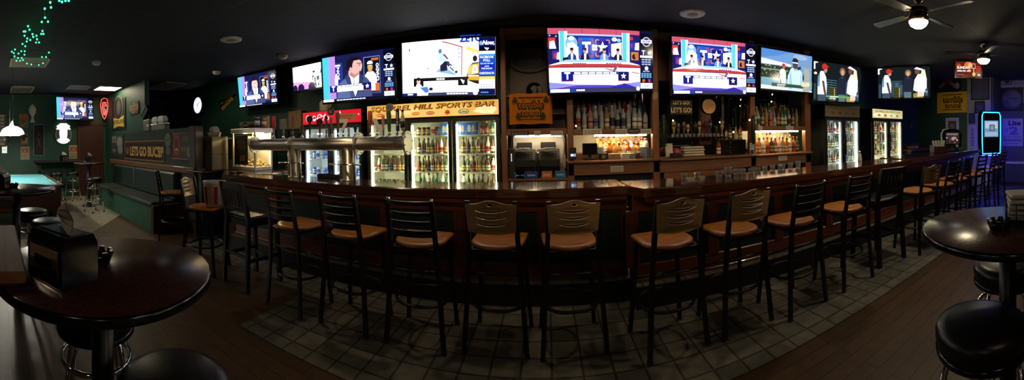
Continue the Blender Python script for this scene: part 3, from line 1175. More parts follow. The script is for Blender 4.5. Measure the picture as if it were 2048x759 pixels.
    p.rect(.1, .06, 2.9, .5, (246, 250, 255)); p.rect(3.0, .06, 3.7, .5, (20, 80, 190)); p.bars(3.9, 5.2, .18, .22, (240, 244, 255), n=4)
    p.ell(13.6, .45, .3, .32, (226, 232, 246))
    side_bar(p)


def pic_hockey(p):
    p.rect(0, 0, 16, 9, (252, 252, 255))
    p.text('ZETC', 11.9, 8.95, 1.0, (30, 60, 200), w=3.4, bold=.07)
    p.poly([(11.1, 7.3), (13.3, 6.5), (13.3, 7.0), (11.3, 7.8)], (248, 236, 120))
    p.poly([(6.0, 3.9), (9.5, 3.2), (9.8, 3.5), (7.0, 4.6)], (150, 195, 244))
    # goal
    p.line(7.3, 7.9, 7.3, 8.75, .07, (190, 60, 80)); p.line(7.2, 8.72, 10.6, 7.65, .18, (190, 44, 72)); p.line(10.55, 7.7, 10.45, 3.2, .16, (170, 36, 80))
    p.bars(9.85, 10.25, 7.2, .35, (190, 160, 220), n=2); p.bars(9.9, 10.3, 6.6, .3, (170, 150, 220), n=2); p.bars(9.9, 10.3, 6.0, .25, (170, 150, 220), n=2)
    # goaltender
    p.ell(6.85, 7.15, .3, .42, (96, 140, 200)); p.poly([(6.5, 5.5), (6.7, 6.8), (7.4, 7.0), (8.2, 6.0), (8.0, 5.2)], (190, 226, 244))
    p.poly([(7.3, 6.6), (7.6, 6.7), (8.3, 5.9), (8.1, 5.8)], (150, 50, 90))
    p.poly([(6.9, 3.9), (6.8, 4.8), (7.6, 5.5), (8.3, 5.5), (8.6, 5.0), (8.0, 4.0)], (36, 30, 66))
    p.poly([(8.0, 5.4), (8.9, 4.9), (8.8, 4.7), (8.1, 5.0)], (60, 90, 150)); p.poly([(8.0, 4.9), (9.8, 3.5), (9.6, 3.3), (8.1, 4.2)], (196, 226, 248)); p.line(8.5, 4.6, 9.2, 3.9, .2, (160, 60, 110)); p.ell(9.6, 3.75, .25, .2, (70, 60, 100))
    # skater at right
    p.poly([(11.3, 3.0), (11.6, 4.4), (12.3, 5.1), (13.3, 5.2), (13.35, 1.7), (12.6, 1.9), (11.6, 2.3)], (40, 30, 24))
    p.poly([(11.3, 3.3), (11.7, 4.5), (12.4, 4.9), (13.3, 5.0), (13.35, 3.4), (12, 3.2)], (250, 206, 90)); p.poly([(12.2, 3.4), (12.4, 4.7), (13.0, 4.7), (13.2, 3.5)], (250, 240, 220)); p.text('2', 12.7, 4.1, .5, (40, 30, 30))
    p.rect(11.5, 2.95, 13.35, 3.15, (250, 240, 230)); p.poly([(11.5, 2.4), (11.7, 2.9), (13.35, 2.9), (13.35, 2.3)], (246, 190, 40)); p.ell(12.7, 5.75, .38, .48, (34, 24, 36))
    p.ell(1.4, 7.7, .12, .3, (110, 100, 130)); p.line(4.4, 4.5, 5.0, 4.5, .1, (80, 70, 90)); p.line(5.3, 1.1, 8.0, .4, .06, (70, 60, 80)); p.ell(2.4, 6.0, .25, .12, (226, 222, 240))
    p.poly([(3.2, 1.4), (4.6, 1.5), (4.9, .7), (4.3, .4)], (80, 140, 226)); p.ell(5.2, 1.1, .35, .28, (60, 30, 44))
    # caption
    p.rect(2.1, 1.55, 11.5, 2.95, (12, 14, 24)); p.rect(3.9, 1.6, 9.9, 2.4, (240, 244, 250)); p.bars(6.2, 7.7, 2.55, .24, (240, 240, 246), n=3)
    p.ell(3.0, 2.4, .34, .5, (226, 190, 176)); p.ell(3.0, 2.8, .36, .28, (30, 22, 26)); p.poly([(2.5, 1.6), (2.7, 2.0), (3.3, 2.0), (3.6, 1.6)], (236, 236, 244))
    p.poly([(10.3, 2.6), (11.0, 2.3), (11.1, 2.6), (10.8, 1.75), (10.6, 2.0)], (236, 240, 246))
    p.rect(0, 0, 13.4, .5, (60, 66, 104)); p.rect(0, 0, 2.7, .5, (14, 34, 120)); p.bars(1.0, 2.0, .15, .22, (240, 242, 250), n=4); p.rect(2.75, .05, 4.7, .5, (246, 248, 252)); p.bars(8.0, 11.6, .15, .22, (235, 238, 246), n=7); p.ell(12.8, .3, .4, .3, (220, 226, 246))
    # side bar
    p.rect(13.35, 0, 16, 9, (8, 18, 84)); p.rect(13.35, 6.9, 16, 7.5, (4, 5, 20)); p.text('Now,', 14.9, 8.1, .75, (246, 248, 255), w=1.9, shear=.25, bold=.03); p.ell(13.7, 8.1, .24, .34, (140, 190, 240))
    p.poly([(14.2, 7.4), (15.0, 7.3), (15.1, 7.4), (14.7, 6.95), (14.5, 7.1)], (240, 242, 250)); p.rect(13.4, 6.4, 15.95, 6.85, (240, 246, 255))
    p.rect(13.4, 3.0, 15.95, 6.4, (24, 84, 214)); p.rect(13.4, 6.1, 15.95, 6.4, (60, 170, 240))
    p.text('FACEBOOK', 14.65, 5.9, .34, (236, 242, 255), w=2.2); p.text('POLL', 14.65, 5.4, .36, (236, 242, 255), w=1.1)
    p.rect(13.4, 3.9, 15.95, 5.05, (16, 50, 190)); p.bars(13.6, 15.8, 4.8, .2, (150, 210, 250), n=4); p.text('JOINS', 14.65, 4.45, .24, (236, 242, 255)); p.text('THE SHOW', 14.65, 4.12, .24, (236, 242, 255))
    p.text('CHECKING IN', 14.65, 3.4, .32, (236, 242, 255), w=2.3)
    p.rect(13.4, 1.0, 15.95, 2.9, (250, 250, 246)); p.rect(13.4, 2.4, 15.95, 2.9, (250, 222, 140)); p.bars(13.6, 15.8, 1.5, .14, (170, 190, 200), n=5); p.bars(13.6, 15.8, 1.15, .14, (140, 160, 180), n=5); p.bars(13.7, 15, .3, .2, (90, 180, 240), n=4)


def pic_stadium(p):
    p.rect(0, 0, 16, 9, (120, 168, 226)); p.poly([(0, 7), (0, 9), (9, 9), (4, 7.6)], (90, 150, 226)); p.ell(12, 8.2, 2.4, .6, (170, 190, 232))
    p.poly([(0, 5.6), (0, 6.9), (9, 6.1), (9, 5.4)], (226, 236, 246)); p.line(0, 6.9, 16, 5.6, .1, (190, 196, 210))
    p.rect(0, 2.6, 12, 5.6, (40, 52, 40))
    for i in range(34):
        p.ell(random.uniform(.1, 6.4), random.uniform(2.8, 5.5), .18, .16, random.choice([(196, 200, 190), (120, 140, 110), (150, 130, 110), (24, 30, 26), (90, 150, 110)]), n=8)
    p.rect(0, 4.4, 8, 4.65, (150, 170, 150)); p.rect(0, 5.5, 9, 5.65, (170, 190, 200))
    p.rect(0, .6, 16, 2.6, (130, 180, 196)); p.poly([(0, 0), (0, .9), (16, .3), (16, 0)], (226, 244, 250))
    # man in red cap
    p.poly([(5.3, .8), (5.3, 4.2), (5.9, 4.9), (6.8, 4.9), (7.3, 4.2), (7.3, .8)], (218, 244, 250)); p.ell(6.6, 5.45, .42, .5, (190, 130, 120)); p.ell(6.55, 5.75, .5, .4, (205, 60, 56)); p.rect(6.6, 5.6, 7.4, 5.75, (205, 60, 56)); p.poly([(5.2, 3.6), (5.6, 1.4), (5.9, 1.4), (5.7, 3.6)], (110, 70, 80))
    # man with a headband
    p.poly([(7.6, 0), (7.9, 3.4), (8.8, 5.2), (9.6, 5.6), (11.4, 5.6), (12.4, 4.6), (13.0, .6), (12.8, 0)], (206, 238, 250)); p.poly([(8.3, .4), (8.4, 3.4), (8.9, 4.8), (9.3, .4)], (160, 212, 236)); p.poly([(11.8, .8), (11.9, 4.4), (12.6, 3.6), (12.9, 1.0)], (180, 224, 240))
    p.ell(10.2, 6.3, .85, 1.2, (96, 70, 74)); p.ell(10.2, 7.1, .95, .75, (40, 38, 48)); p.rect(9.35, 6.55, 11.1, 6.85, (226, 236, 244)); p.poly([(10.6, 5.6), (12.0, 6.1), (12.1, 5.4), (11.2, 5.0)], (50, 56, 70)); p.rect(9.8, 4.9, 11.0, 5.3, (170, 190, 200))
    # woman at right
    p.poly([(12.8, 0), (12.6, 3.6), (13.2, 5.6), (14.6, 5.8), (15.2, 4.4), (15.0, 0)], (176, 182, 170)); p.ell(13.9, 6.6, .6, .9, (150, 160, 170)); p.poly([(12.6, 3.4), (13.0, 4.6), (13.2, 3.0), (12.8, 2.4)], (60, 60, 70))
    p.rect(3.0, .7, 12.9, 1.5, (60, 84, 66)); p.rect(4.6, 1.1, 7.2, 1.3, (220, 232, 226)); p.rect(4.6, .8, 6.9, .98, (200, 214, 206)); p.poly([(12.2, 1.2), (12.6, 2.2), (14.8, 2.4), (15.3, 1.8), (14.6, 1.3)], (255, 226, 180))


def pic_court(p, bar=True):
    p.rect(0, 0, 16, 9, (22, 30, 34))
    for i in range(12):
        x = .2 + i * 1.3
        p.rect(x, random.uniform(0, 1.2), x + random.uniform(.5, 1.1), random.uniform(3.8, 5.5), random.choice([(50, 78, 88), (34, 52, 60), (64, 96, 104), (24, 34, 40)]))
    for i in range(9):
        p.line(4.2, .6 + i * .55, 7.6, .5 + i * .55, .14, (86, 130, 146))
    p.rect(5.2, 0, 7.0, 3.2, (70, 64, 24)); p.rect(6.6, .2, 6.9, 3, (190, 170, 90)); p.poly([(11, 0), (11, 1.2), (14, 1.6), (14, 0)], (170, 156, 60))
    p.poly([(0, 7.2), (.5, 7.2), (.5, 8.6), (1.3, 8.7), (1.3, 8.9), (0, 8.9)], (236, 242, 240))
    p.ell(.6, 6.3 if bar else -1, .5, .3, (235, 226, 180))
    # man in a red cap
    p.poly([(1.3, 1.5), (1.4, 5.6), (2.2, 6.9), (3.1, 6.9), (3.9, 5.6), (4.2, 3.8), (4.1, 1.5)], (226, 242, 250)); p.poly([(1.4, 3.4), (1.4, 5.6), (2.0, 6.6), (1.9, 3.2)], (90, 150, 220)); p.rect(1.4, 0, 3.9, 1.5, (70, 84, 110))
    p.poly([(2.6, 4.7), (3.3, 4.7), (4.1, 1.4), (3.6, .9), (3.2, 2.2)], (96, 72, 78)); p.ell(3.7, 7.4, .55, .85, (206, 150, 130)); p.ell(3.4, 7.95, .85, .72, (214, 52, 44)); p.poly([(3.6, 7.8), (4.7, 7.9), (4.65, 8.2), (3.8, 8.3)], (214, 52, 44))
    # woman with curly hair
    p.poly([(8.0, 1.7), (8.0, 5.4), (8.8, 6.4), (10.0, 6.4), (10.8, 5.4), (10.6, 1.7)], (34, 40, 60)); p.rect(8.2, 0, 10.4, 1.7, (100, 120, 130)); p.ell(9.4, 7.3, .95, .95, (150, 110, 76)); p.ell(9.4, 7.05, .5, .7, (222, 170, 140)); p.rect(9.0, 5.8, 9.7, 5.9, (120, 130, 150))
    # woman in white visor
    p.poly([(11.0, 2.2), (11.4, 5.2), (12.4, 6.8), (14.2, 7.0), (15.0, 5.6), (15.0, 2.6), (14.2, 1.3), (12, 1.8)], (252, 252, 252)); p.poly([(13.2, 6.2), (13.6, 8.4), (14.5, 8.0), (14.9, 6.0)], (240, 226, 190)); p.ell(12.2, 7.6, .75, .85, (120, 80, 76)); p.poly([(11.2, 8.4), (12, 8.9), (13.7, 8.3), (13.6, 7.9), (12.0, 8.3)], (244, 250, 252)); p.poly([(12.2, .3), (12.4, 1.9), (14.3, 1.7), (14.2, .4)], (240, 200, 190))
    p.rect(14.6, .5, 15.4, 2.6, (50, 90, 110)); p.ring(15, 1.6, .3, .08, (190, 226, 240))
    if bar:
        p.rect(3.9, .9, 12.2, 1.35, (116, 170, 110)); p.rect(5, .5, 7.2, .8, (190, 210, 200)); p.rect(5.2, 1.0, 8, 1.2, (220, 238, 220))


def pic_crowd(p):
    p.rect(0, 0, 16, 9, (246, 240, 252)); p.poly([(0, 1), (0, 3.4), (9, 2.6), (11, .6), (11, 0), (0, 0)], (232, 170, 240)); p.rect(3, 6.9, 14, 7.05, (190, 240, 226)); p.rect(3, 5.4, 14, 5.55, (200, 220, 232)); p.rect(2, 3.3, 11, 3.5, (240, 190, 214))
    p.text('THE', 4.2, 7.6, .8, (238, 214, 226)); p.bars(2.0, 9.5, 6.0, .7, (236, 210, 226), n=7); p.bars(3, 7, 4.2, .6, (244, 226, 236), n=4)
    for x, y, r in ((.9, .6, 1.2), (3.9, .7, 1.6), (9.2, .8, 1.7)):
        p.ell(x, y, r, 1.7, (44, 22, 70))
    for i in range(16):
        x = random.uniform(9.6, 15.7)
        p.ell(x, random.uniform(1, 6), .35, random.uniform(.5, 1.2), random.choice([(70, 100, 90), (40, 50, 70), (200, 190, 220), (246, 244, 250), (90, 130, 120)]), n=10)
    p.ell(10.4, 6.1, .6, .35, (40, 90, 70)); p.ell(10.0, 4.4, .4, .25, (40, 60, 70)); p.rect(0, 0, 16, .25, (30, 24, 60))


def pic_sunday(p):
    p.rect(0, 0, 16, 9, (110, 28, 16))
    for x, y, r, c in ((8, 6.6, 2.6, (226, 120, 50)), (9.2, 7.0, 1.4, (250, 190, 110)), (2, 6.5, 1.4, (180, 80, 30)), (14, 5, 1.8, (180, 40, 24)), (13.8, 2.4, 1.5, (120, 26, 16)), (6, 3.6, 2.2, (80, 20, 12)), (2.5, 1.6, 1.8, (60, 14, 10))):
        p.ell(x, y, r, r, c)
    p.rect(10.2, 5.0, 12.4, 8.0, (210, 190, 170)); p.rect(10.5, 5.4, 12.1, 7.7, (120, 40, 30)); p.rect(11, 2.4, 11.6, 5.0, (240, 190, 110)); p.ell(11.4, 1.6, 1.0, 1.2, (246, 196, 130))
    p.text('SUNDAY', 5.0, 5.5, 1.5, (252, 250, 250), w=8.0, bold=.02); p.text('OPEN MIC 10PM', 5.2, 3.5, .95, (252, 244, 244), w=8.4, bold=.03)
    p.bars(1, 5, 1.2, .3, (210, 120, 110), n=5); p.ell(14.6, 1.2, .9, .6, (170, 230, 210))


# ================================================================== televisions
def tv(label, fn, c, w, yaw=0., tilt=0., roll=0., gain=1.4, group=None, mount=.35, name='television', **k):
    h = w * 9 / 16
    t = thing(name, label, 'television', c, group=group)
    t.rotation_euler = (Matrix.Rotation(yaw, 3, 'Z') @ Matrix.Rotation(tilt, 3, 'X') @ Matrix.Rotation(roll, 3, 'Y')).to_euler()
    b = .022
    mb = MB()
    mb.box((0, .035, 0), (w + 2 * b, .05, h + 2 * b), b=.008)
    for x0, z0, sx, sz in ((0, h / 2 + b / 2, w + 2 * b, b), (0, -h / 2 - b / 2 - .004, w + 2 * b, b + .008), (-w / 2 - b / 2, 0, b, h), (w / 2 + b / 2, 0, b, h)):
        mb.box((x0, .004, z0), (sx, .02, sz), b=.003)
    mb.box((0, .075, -.05), (w * .6, .04, h * .55), b=.012)
    build('casing', mb, 'gloss_black', t)
    p = Pic(16, 9, w, h, gain=gain, step=.00025, d0=-.009)
    fn(p, **k)
    build('screen', p, 'screen', t)
    mb = MB()
    mb.box((0, .10, 0), (.3, .02, .3)); mb.box((0, .10 + mount / 2, 0), (.06, mount, .06)); mb.box((0, .10 + mount, 0), (.25, .02, .35))
    build('wall_mount', mb, 'blackmetal', t)
    return t


G = 'televisions above the back bar'
tv('large television with a man in a suit, above the steel beer taps', pic_anchor, (-2.665, 4.45, 2.467), 1.23, .007, .062, .014, group=G, mount=.7)
tv('large television showing white ice, a goaltender and a player in yellow', pic_hockey, (-1.286, 4.45, 2.462), 1.298, -.032, .074, .04, group=G, mount=.7)
tv('largest television, studio desk with four presenters, left one of the two studio screens', pic_studio, (.728, 4.45, 2.48), 1.402, .167, .118, -.036, group=G, mount=.2)
tv('television with studio desk and four presenters, above the round tan sign and chant sign', pic_studio, (2.346, 4.45, 2.467), 1.357, .039, .067, -.029, group=G, mount=.22)
tv('television showing a man in white top and headband before stadium stands', pic_stadium, (3.669, 4.45, 2.521), 1.105, .027, .046, -.002, gain=.45, group=G, mount=.22)
tv('television with a red-capped man and green caption bar, above the unlit cooler sign', pic_court, (4.96, 4.52, 2.451), 1.249, -.047, .069, -.021, gain=.9, group=G, mount=.7)
tv('angled television with a red-capped man and two women, left of the pirate banner', pic_court, (6.789, 4.2, 2.62), 1.22, -1.27, .017, .013, gain=1.2, mount=.3, bar=False)
tv('small television with pale crowd picture, partly behind the large suited-man screen', pic_crowd, (-3.924, 4.9, 2.678), .785, -.032, .053, -.004, gain=1.2, mount=.26)
tv('television on the green wall beside the pennant, man facing forward in suit', pic_anchor, (-5.419, 5.0, 2.631), 1.167, .004, .106, .011, gain=.9, mount=.16, profile=False)
_c = ax(150, 217, -9.85)
tv('television on the far left wall above the round lit sign', pic_anchor, _c, 1.13, 1.75, -.05, -.01, gain=.5, mount=.17, profile=False)
_c = ax(1937, 138.6, 6.85)
tv('small orange-red television lettered SUNDAY near the far right ceiling light', pic_sunday, _c, .55, -.95, .05, -.018, gain=.4, mount=.15)

# ================================================================== bottles
ORD = ['first', 'second', 'third', 'fourth', 'fifth', 'sixth', 'seventh', 'eighth', 'ninth', 'tenth', 'eleventh', 'twelfth', 'thirteenth', 'fourteenth', 'fifteenth', 'sixteenth']
_gm = {}


def bottle_glass(col):
    if col not in _gm:
        base = dict(clear=(.92, .95, .95), amber=(.72, .27, .05), green=(.12, .42, .16), brown=(.26, .10, .03), red=(.60, .06, .04), blue=(.12, .30, .70), gold=(.85, .55, .14), pink=(.88, .50, .50), dark=(.035, .035, .03), white=(.8, .8, .78))[col]
        if col in ('dark', 'white', 'brown', 'green'):
            m = mat('bottle_' + col, base if col != 'brown' else (.10, .035, .012), .08, noise=.1, coat=.3)
            if col == 'green':
                m = mat('bottle_green', (.03, .13, .045), .08, noise=.1, coat=.3)
        else:
            m = glass('bottle_' + col, base, .06, .62)
        _gm[col] = m
    return _gm[col]


SHAPES = {
    'tall': [(.034, 0), (.037, .006), (.037, .185), (.030, .215), (.015, .235), (.0135, .29), (.0155, .292), (.0155, .30)],
    'square': [(.040, 0), (.043, .006), (.043, .15), (.034, .175), (.016, .19), (.015, .235), (.018, .237), (.018, .245)],
    'round': [(.042, 0), (.050, .02), (.052, .07), (.040, .12), (.018, .16), (.0145, .22), (.017, .222), (.017, .23)],
    'slim': [(.030, 0), (.032, .006), (.031, .20), (.024, .235), (.013, .255), (.012, .315), (.0145, .317), (.0145, .325)],
    'jug': [(.048, 0), (.052, .006), (.052, .14), (.044, .17), (.020, .195), (.018, .225), (.021, .227), (.021, .24)],
    'beer': [(.028, 0), (.0305, .005), (.0305, .125), (.024, .155), (.0135, .18), (.0125, .222), (.0140, .224), (.0140, .235)],
    'can': [(.026, 0), (.032, .008), (.032, .112), (.027, .122)],
}
_proto = {}


def xy(shape):
    return {'round': .72, 'jug': .70, 'square': .84, 'tall': .95}.get(shape, 1.)


def bottle(shape, gcol, lcol, ccol, loc, label, group, name='liquor_bottle', cat='bottle', rz=0., sc=1., parts=True):
    key = (shape, gcol, lcol, ccol, parts)
    if key not in _proto:
        pr = SHAPES[shape]
        n = 14
        if shape == 'square':
            n = 8
        mb = MB().lathe(pr + [(0, pr[-1][1])], n=n)
        o = build(name, mb, bottle_glass(gcol) if gcol in ('clear', 'amber', 'green', 'brown', 'red', 'blue', 'gold', 'pink', 'dark', 'white') else gcol)
        rmax = max(r for r, z in pr)
        flat = [z for r, z in pr if r >= rmax * .97]
        z0, z1 = min(flat), max(flat)
        if z1 - z0 < .03:
            z0, z1 = .03, .075
        a, b = z0 + (z1 - z0) * .18, z0 + (z1 - z0) * .78
        if parts:
            lm = MB().lathe([(rmax * 1.012, a), (rmax * 1.012, b)], n=n, col=K(*lcol))
            lm.f = [f for f in lm.f if len(f) == 4]; lm.m = lm.m[:len(lm.f)]; lm.c = lm.c[:len(lm.f)]; lm.s = lm.s[:len(lm.f)]
            p2 = K(*[max(0, q * .45) for q in lcol])
            lm.lathe([(rmax * 1.02, a + (b - a) * .42), (rmax * 1.02, a + (b - a) * .62)], n=n, col=p2)
            keep = [i for i, f in enumerate(lm.f) if len(f) == 4]
            lm.f = [lm.f[i] for i in keep]; lm.m = [lm.m[i] for i in keep]; lm.c = [lm.c[i] for i in keep]; lm.s = [lm.s[i] for i in keep]
            build('label', lm, 'print', o)
            zt, rt = pr[-1][1], pr[-1][0]
            if shape != 'can':
                if ccol == 'pourer':
                    cm = MB().lathe([(rt * .9, zt), (rt * 1.05, zt + .012), (.005, zt + .02), (.004, zt + .05), (0, zt + .052)], n=10)
                    build('pour_spout', cm, 'chrome', o)
                else:
                    cm = MB().lathe([(rt * 1.1, zt - .03), (rt * 1.12, zt + .004), (0, zt + .006)], n=10, col=K(*ccol))
                    build('cap', cm, 'print', o)
        tag(o, label, cat, group)
        o.location = (loc[0], loc[1], loc[2] + .0015)
        o.rotation_euler = (0, 0, rz)
        o.scale = (xy(shape), xy(shape), sc)
        _proto[key] = o
        return o
    o = dup(_proto[key], (loc[0], loc[1], loc[2] + .0015), rz, label, group)
    o.scale = (xy(shape), xy(shape), sc)
    return o


GW = dict(clear='clear', amber='amber', green='green', brown='brown', red='red', blue='blue', gold='golden', pink='pink', dark='black', white='white')


def liquor_row(x0, x1, y, z, n, desc, group, palette, hmax, jit=.008):
    for i in range(n):
        x = x0 + (x1 - x0) * (i + .5) / n
        sh, g, l, c = palette[i % len(palette)] if not callable(palette) else palette(i)
        H = SHAPES[sh][-1][1] + (.05 if c == 'pourer' else .008)
        sc = min(1.12, hmax / H)
        sc *= random.uniform(.93, 1.)
        bottle(sh, g, l, c, (x + random.uniform(-jit, jit), y + random.uniform(-.01, .01), z + .0015), '%s %s bottle from left, %s' % (ORD[i], GW[g], desc), group, rz=random.uniform(0, 6), sc=sc)


# ================================================================== back bar cabinet
bb = thing('back_bar', 'wooden back bar with shelves, mirrors and counter behind the bar, full of bottles', 'back bar', (1.85, 5, 0))
BBO = Vector((-1.85, -5, 0))


def bbp(name, mb, m, par=None):
    return build(name, mb, m, par or bb, loc=BBO if par is None else None)


def V(x0, x1, y0, y1, z0, z1, b=0., mb=None):
    mb = mb or MB()
    mb.box(((x0 + x1) / 2, (y0 + y1) / 2, (z0 + z1) / 2), (x1 - x0, y1 - y0, z1 - z0), b=b)
    return mb


for x0, x1, z1 in ((-.615, -.54, 3.0), (.27, .36, 3.0), (1.46, 1.56, 3.0), (3.08, 3.18, 3.0), (4.26, 4.40, 3.0)):
    bbp('post', V(x0, x1, 4.70, 4.80, 0, z1, .008), 'backpost')
bbp('post', V(2.33, 2.52, 4.98, 5.06, 1.35, 2.2, .008), 'backpost')
# section with the registers
bbp('shelf', V(-.54, .27, 4.70, 5.2, 1.55, 1.635, .006), 'backwood')
bbp('shelf', V(-.54, .27, 4.74, 5.2, 2.07, 2.10, .004), 'backwood')
bbp('shelf', V(-.54, .27, 4.82, 5.2, 1.83, 1.85, .004), 'backwood')
bbp('shelf', V(-.54, .27, 4.70, 5.2, .93, .965, .006), 'backwood')
bbp('header_board', V(-.54, .27, 4.72, 4.76, 2.84, 3.0, .006), 'backwood')
bbp('back_panel', V(-.54, .27, 5.2, 5.23, .9, 3.0), 'soffit')
bbp('splash_panel', V(-.50, .25, 5.16, 5.19, .97, 1.54), 'paper')
bbp('light_strip', V(-.45, .2, 4.93, 4.98, 1.525, 1.55), 'shelf_light_dim')
bbp('cabinet_base', V(-.54, .27, 4.72, 5.2, 0, .90), 'blackwood')
# liquor sections
for x0, x1, zs, zc in ((.36, 1.46, 1.535, 1.19), (3.18, 4.26, 1.555, 1.17)):
    bbp('shelf', V(x0, x1, 4.71, 5.18, zs, zs + .075, .006), 'backwood')
    bbp('shelf_riser', V(x0, x1, 4.98, 5.17, zs + .075, zs + .16, .004), 'backwood')
    bbp('mirror_panel', V(x0, x1, 5.18, 5.2, zs + .08, 2.3), 'mirror')
    bbp('back_panel', V(x0, x1, 5.18, 5.2, zc, zs), 'beige')
    bbp('light_strip', V(x0 + (.30 if x0 < 1 else .05), x1 - .05, 4.84, 4.88, zs - .022, zs), 'shelf_light')
    bbp('counter_riser', V(x0 + .02, x1 - .02, 4.93, 5.17, zc, zc + .09, .004), 'backwood')
bbp('mirror_panel', V(1.56, 3.08, 5.18, 5.2, 1.2, 2.3), 'mirror')
for x0, x1, zc in ((.27, 1.56, 1.19), (1.56, 3.18, 1.18), (3.18, 4.40, 1.17)):
    bbp('counter', V(x0, x1, 4.66, 5.2, zc - .035, zc, .008), 'backwood')
    bbp('apron', V(x0, x1, 4.70, 4.74, zc - .20, zc - .035, .006), 'backwood')
    bbp('cabinet_base', V(x0, x1, 4.80, 5.2, 0, zc - .20), 'blackwood')
bbp('bench_front', V(1.62, 2.95, 4.71, 4.78, .78, .985, .006), 'backwood')
bbp('glass_shelf', V(1.64, 2.75, 4.78, 5.0, 1.455, 1.47, .003), 'gloss_black')
bbp('soffit', V(.36, 4.40, 4.80, 5.24, 2.30, 2.99), 'soffit')

# printed cards stuck on the shelf edges
def card(px0, py0, px1, py1, Y, label, dark=False, rows=3, group=None, yaw=0.):
    a, b = ay(px0, py0, Y), ay(px1, py1, Y)
    w, h = abs(b.x - a.x), abs(a.z - b.z)
    t = thing('notice_card', label, 'card', (a + b) / 2, group=group)
    p = Pic(10, 4, w, h)
    p.slab(.004, (28, 26, 26) if dark else (205, 200, 188))
    for i in range(rows):
        p.bars(.6, 9.4, .5 + i * 3.2 / rows, 1.4 / rows, (150, 146, 140) if dark else (120, 116, 110), n=5)
    o = build('card_sheet', p, 'print', t)
    return t


card(1022, 263, 1058, 271, 4.69, 'dark printed card on the shelf edge under the orange towel', True, 2)
card(1068, 262, 1081, 271, 4.69, 'small square pale card on the shelf edge below the orange towel')
card(1101, 262, 1126, 271, 4.69, 'wide pale card at the right of the shelf edge below the orange towel')
card(1166, 258, 1204, 269, 4.70, 'wide pale card under the left of the clear bottle shelf')
card(1231, 258, 1254, 269, 4.70, 'pale card in the middle under the clear bottle shelf')
card(1257, 257, 1277, 269, 4.70, 'dark card under the clear bottle shelf', True, 2)
card(1281, 258, 1303, 268, 4.70, 'wide pale card under the right of the clear bottle shelf')
card(1221, 332, 1247, 343, 4.69, 'pale card on the counter apron below the amber bottles')
card(1517, 252, 1525, 260, 4.70, 'tiny pale card on the right-hand liquor shelf edge')
card(1572, 252, 1587, 260, 4.70, 'grey card on the right-hand liquor shelf edge')
card(1557, 312, 1574, 320, 4.69, 'white card on the counter apron at the right below liquor')

# ---------------------------------------------------------------- liquor bottles
W1 = (226, 222, 210)
CLR = [('tall', 'clear', (150, 60, 50), (200, 60, 60)), ('slim', 'clear', W1, 'pourer'), ('tall', 'pink', (200, 140, 110), (190, 30, 40)), ('tall', 'clear', (90, 110, 150), (220, 220, 215)), ('slim', 'clear', (190, 180, 150), (210, 150, 60)),
       ('tall', 'gold', (200, 190, 160), 'pourer'), ('tall', 'clear', (40, 44, 60), (190, 190, 200)), ('square', 'clear', (30, 32, 40), 'pourer'), ('tall', 'clear', (60, 66, 80), (30, 30, 30)), ('slim', 'clear', W1, (200, 190, 170)), ('tall', 'clear', (225, 222, 214), (60, 60, 60)), ('tall', 'clear', (215, 215, 190), (60, 80, 50)), ('jug', 'clear', (180, 175, 165), (40, 40, 44))]
UP2 = [('slim', 'clear', (190, 150, 90), (230, 150, 60)), ('tall', 'clear', (60, 80, 140), (190, 190, 200)), ('tall', 'red', (200, 190, 170), (190, 30, 40)), ('slim', 'clear', W1, (200, 60, 50)), ('tall', 'clear', (160, 160, 170), 'pourer'), ('slim', 'blue', W1, (200, 200, 210)), ('tall', 'pink', W1, (230, 230, 225))]
AMB = [('tall', 'gold', (210, 200, 170), (30, 24, 20)), ('square', 'amber', (200, 190, 160), (30, 24, 20)), ('tall', 'amber', (180, 60, 40), (160, 40, 30)), ('round', 'gold', (226, 210, 160), (60, 30, 20)), ('square', 'amber', (226, 220, 200), 'pourer'), ('tall', 'amber', (120, 50, 30), (200, 160, 60)), ('slim', 'gold', (236, 226, 200), (190, 150, 60)), ('jug', 'amber', (225, 190, 120), (30, 30, 30)), ('tall', 'clear', (226, 222, 205), (200, 40, 30)), ('square', 'red', (215, 200, 170), (150, 30, 24))]
DRK = [('tall', 'green', (205, 200, 170), (200, 170, 60)), ('square', 'clear', (60, 56, 50), 'pourer'), ('tall', 'dark', (150, 140, 110), (140, 40, 30)), ('slim', 'gold', (160, 60, 40), (40, 40, 44)), ('tall', 'pink', (190, 90, 70), (190, 50, 40)), ('round', 'clear', (140, 140, 130), 'pourer'), ('tall', 'brown', (170, 140, 90), (30, 30, 30)), ('tall', 'green', (190, 190, 160), (30, 60, 40))]
liquor_row(.40, 1.44, 4.86, 1.61, 13, 'front row of the upper shelf below the largest television', 'clear bottles on the upper shelf', CLR, .36)
liquor_row(.42, 1.42, 5.07, 1.695, 13, 'back row of the upper shelf below the largest television', 'clear bottles on the upper shelf', UP2, .40)
liquor_row(.68, 1.44, 5.05, 1.28, 9, 'back row of the glowing lower shelf in the middle', 'amber bottles on the lit lower shelf', AMB, .25)
liquor_row(.72, 1.42, 4.965, 1.28, 8, 'middle row of the glowing lower shelf in the middle', 'amber bottles on the lit lower shelf', AMB[3:] + AMB[:2], .20)
liquor_row(.83, 1.33, 4.875, 1.19, 7, 'nearest row standing behind the low boxes on the middle counter', 'amber bottles on the lit lower shelf', AMB[5:] + AMB[:3], .24)
liquor_row(3.22, 4.22, 4.86, 1.63, 12, 'front row of the right-hand upper liquor shelf', 'bottles on the right upper shelf', DRK, .40)
liquor_row(3.24, 4.20, 5.07, 1.715, 11, 'back row of the right-hand upper liquor shelf', 'bottles on the right upper shelf', DRK[3:] + DRK[:3], .42)
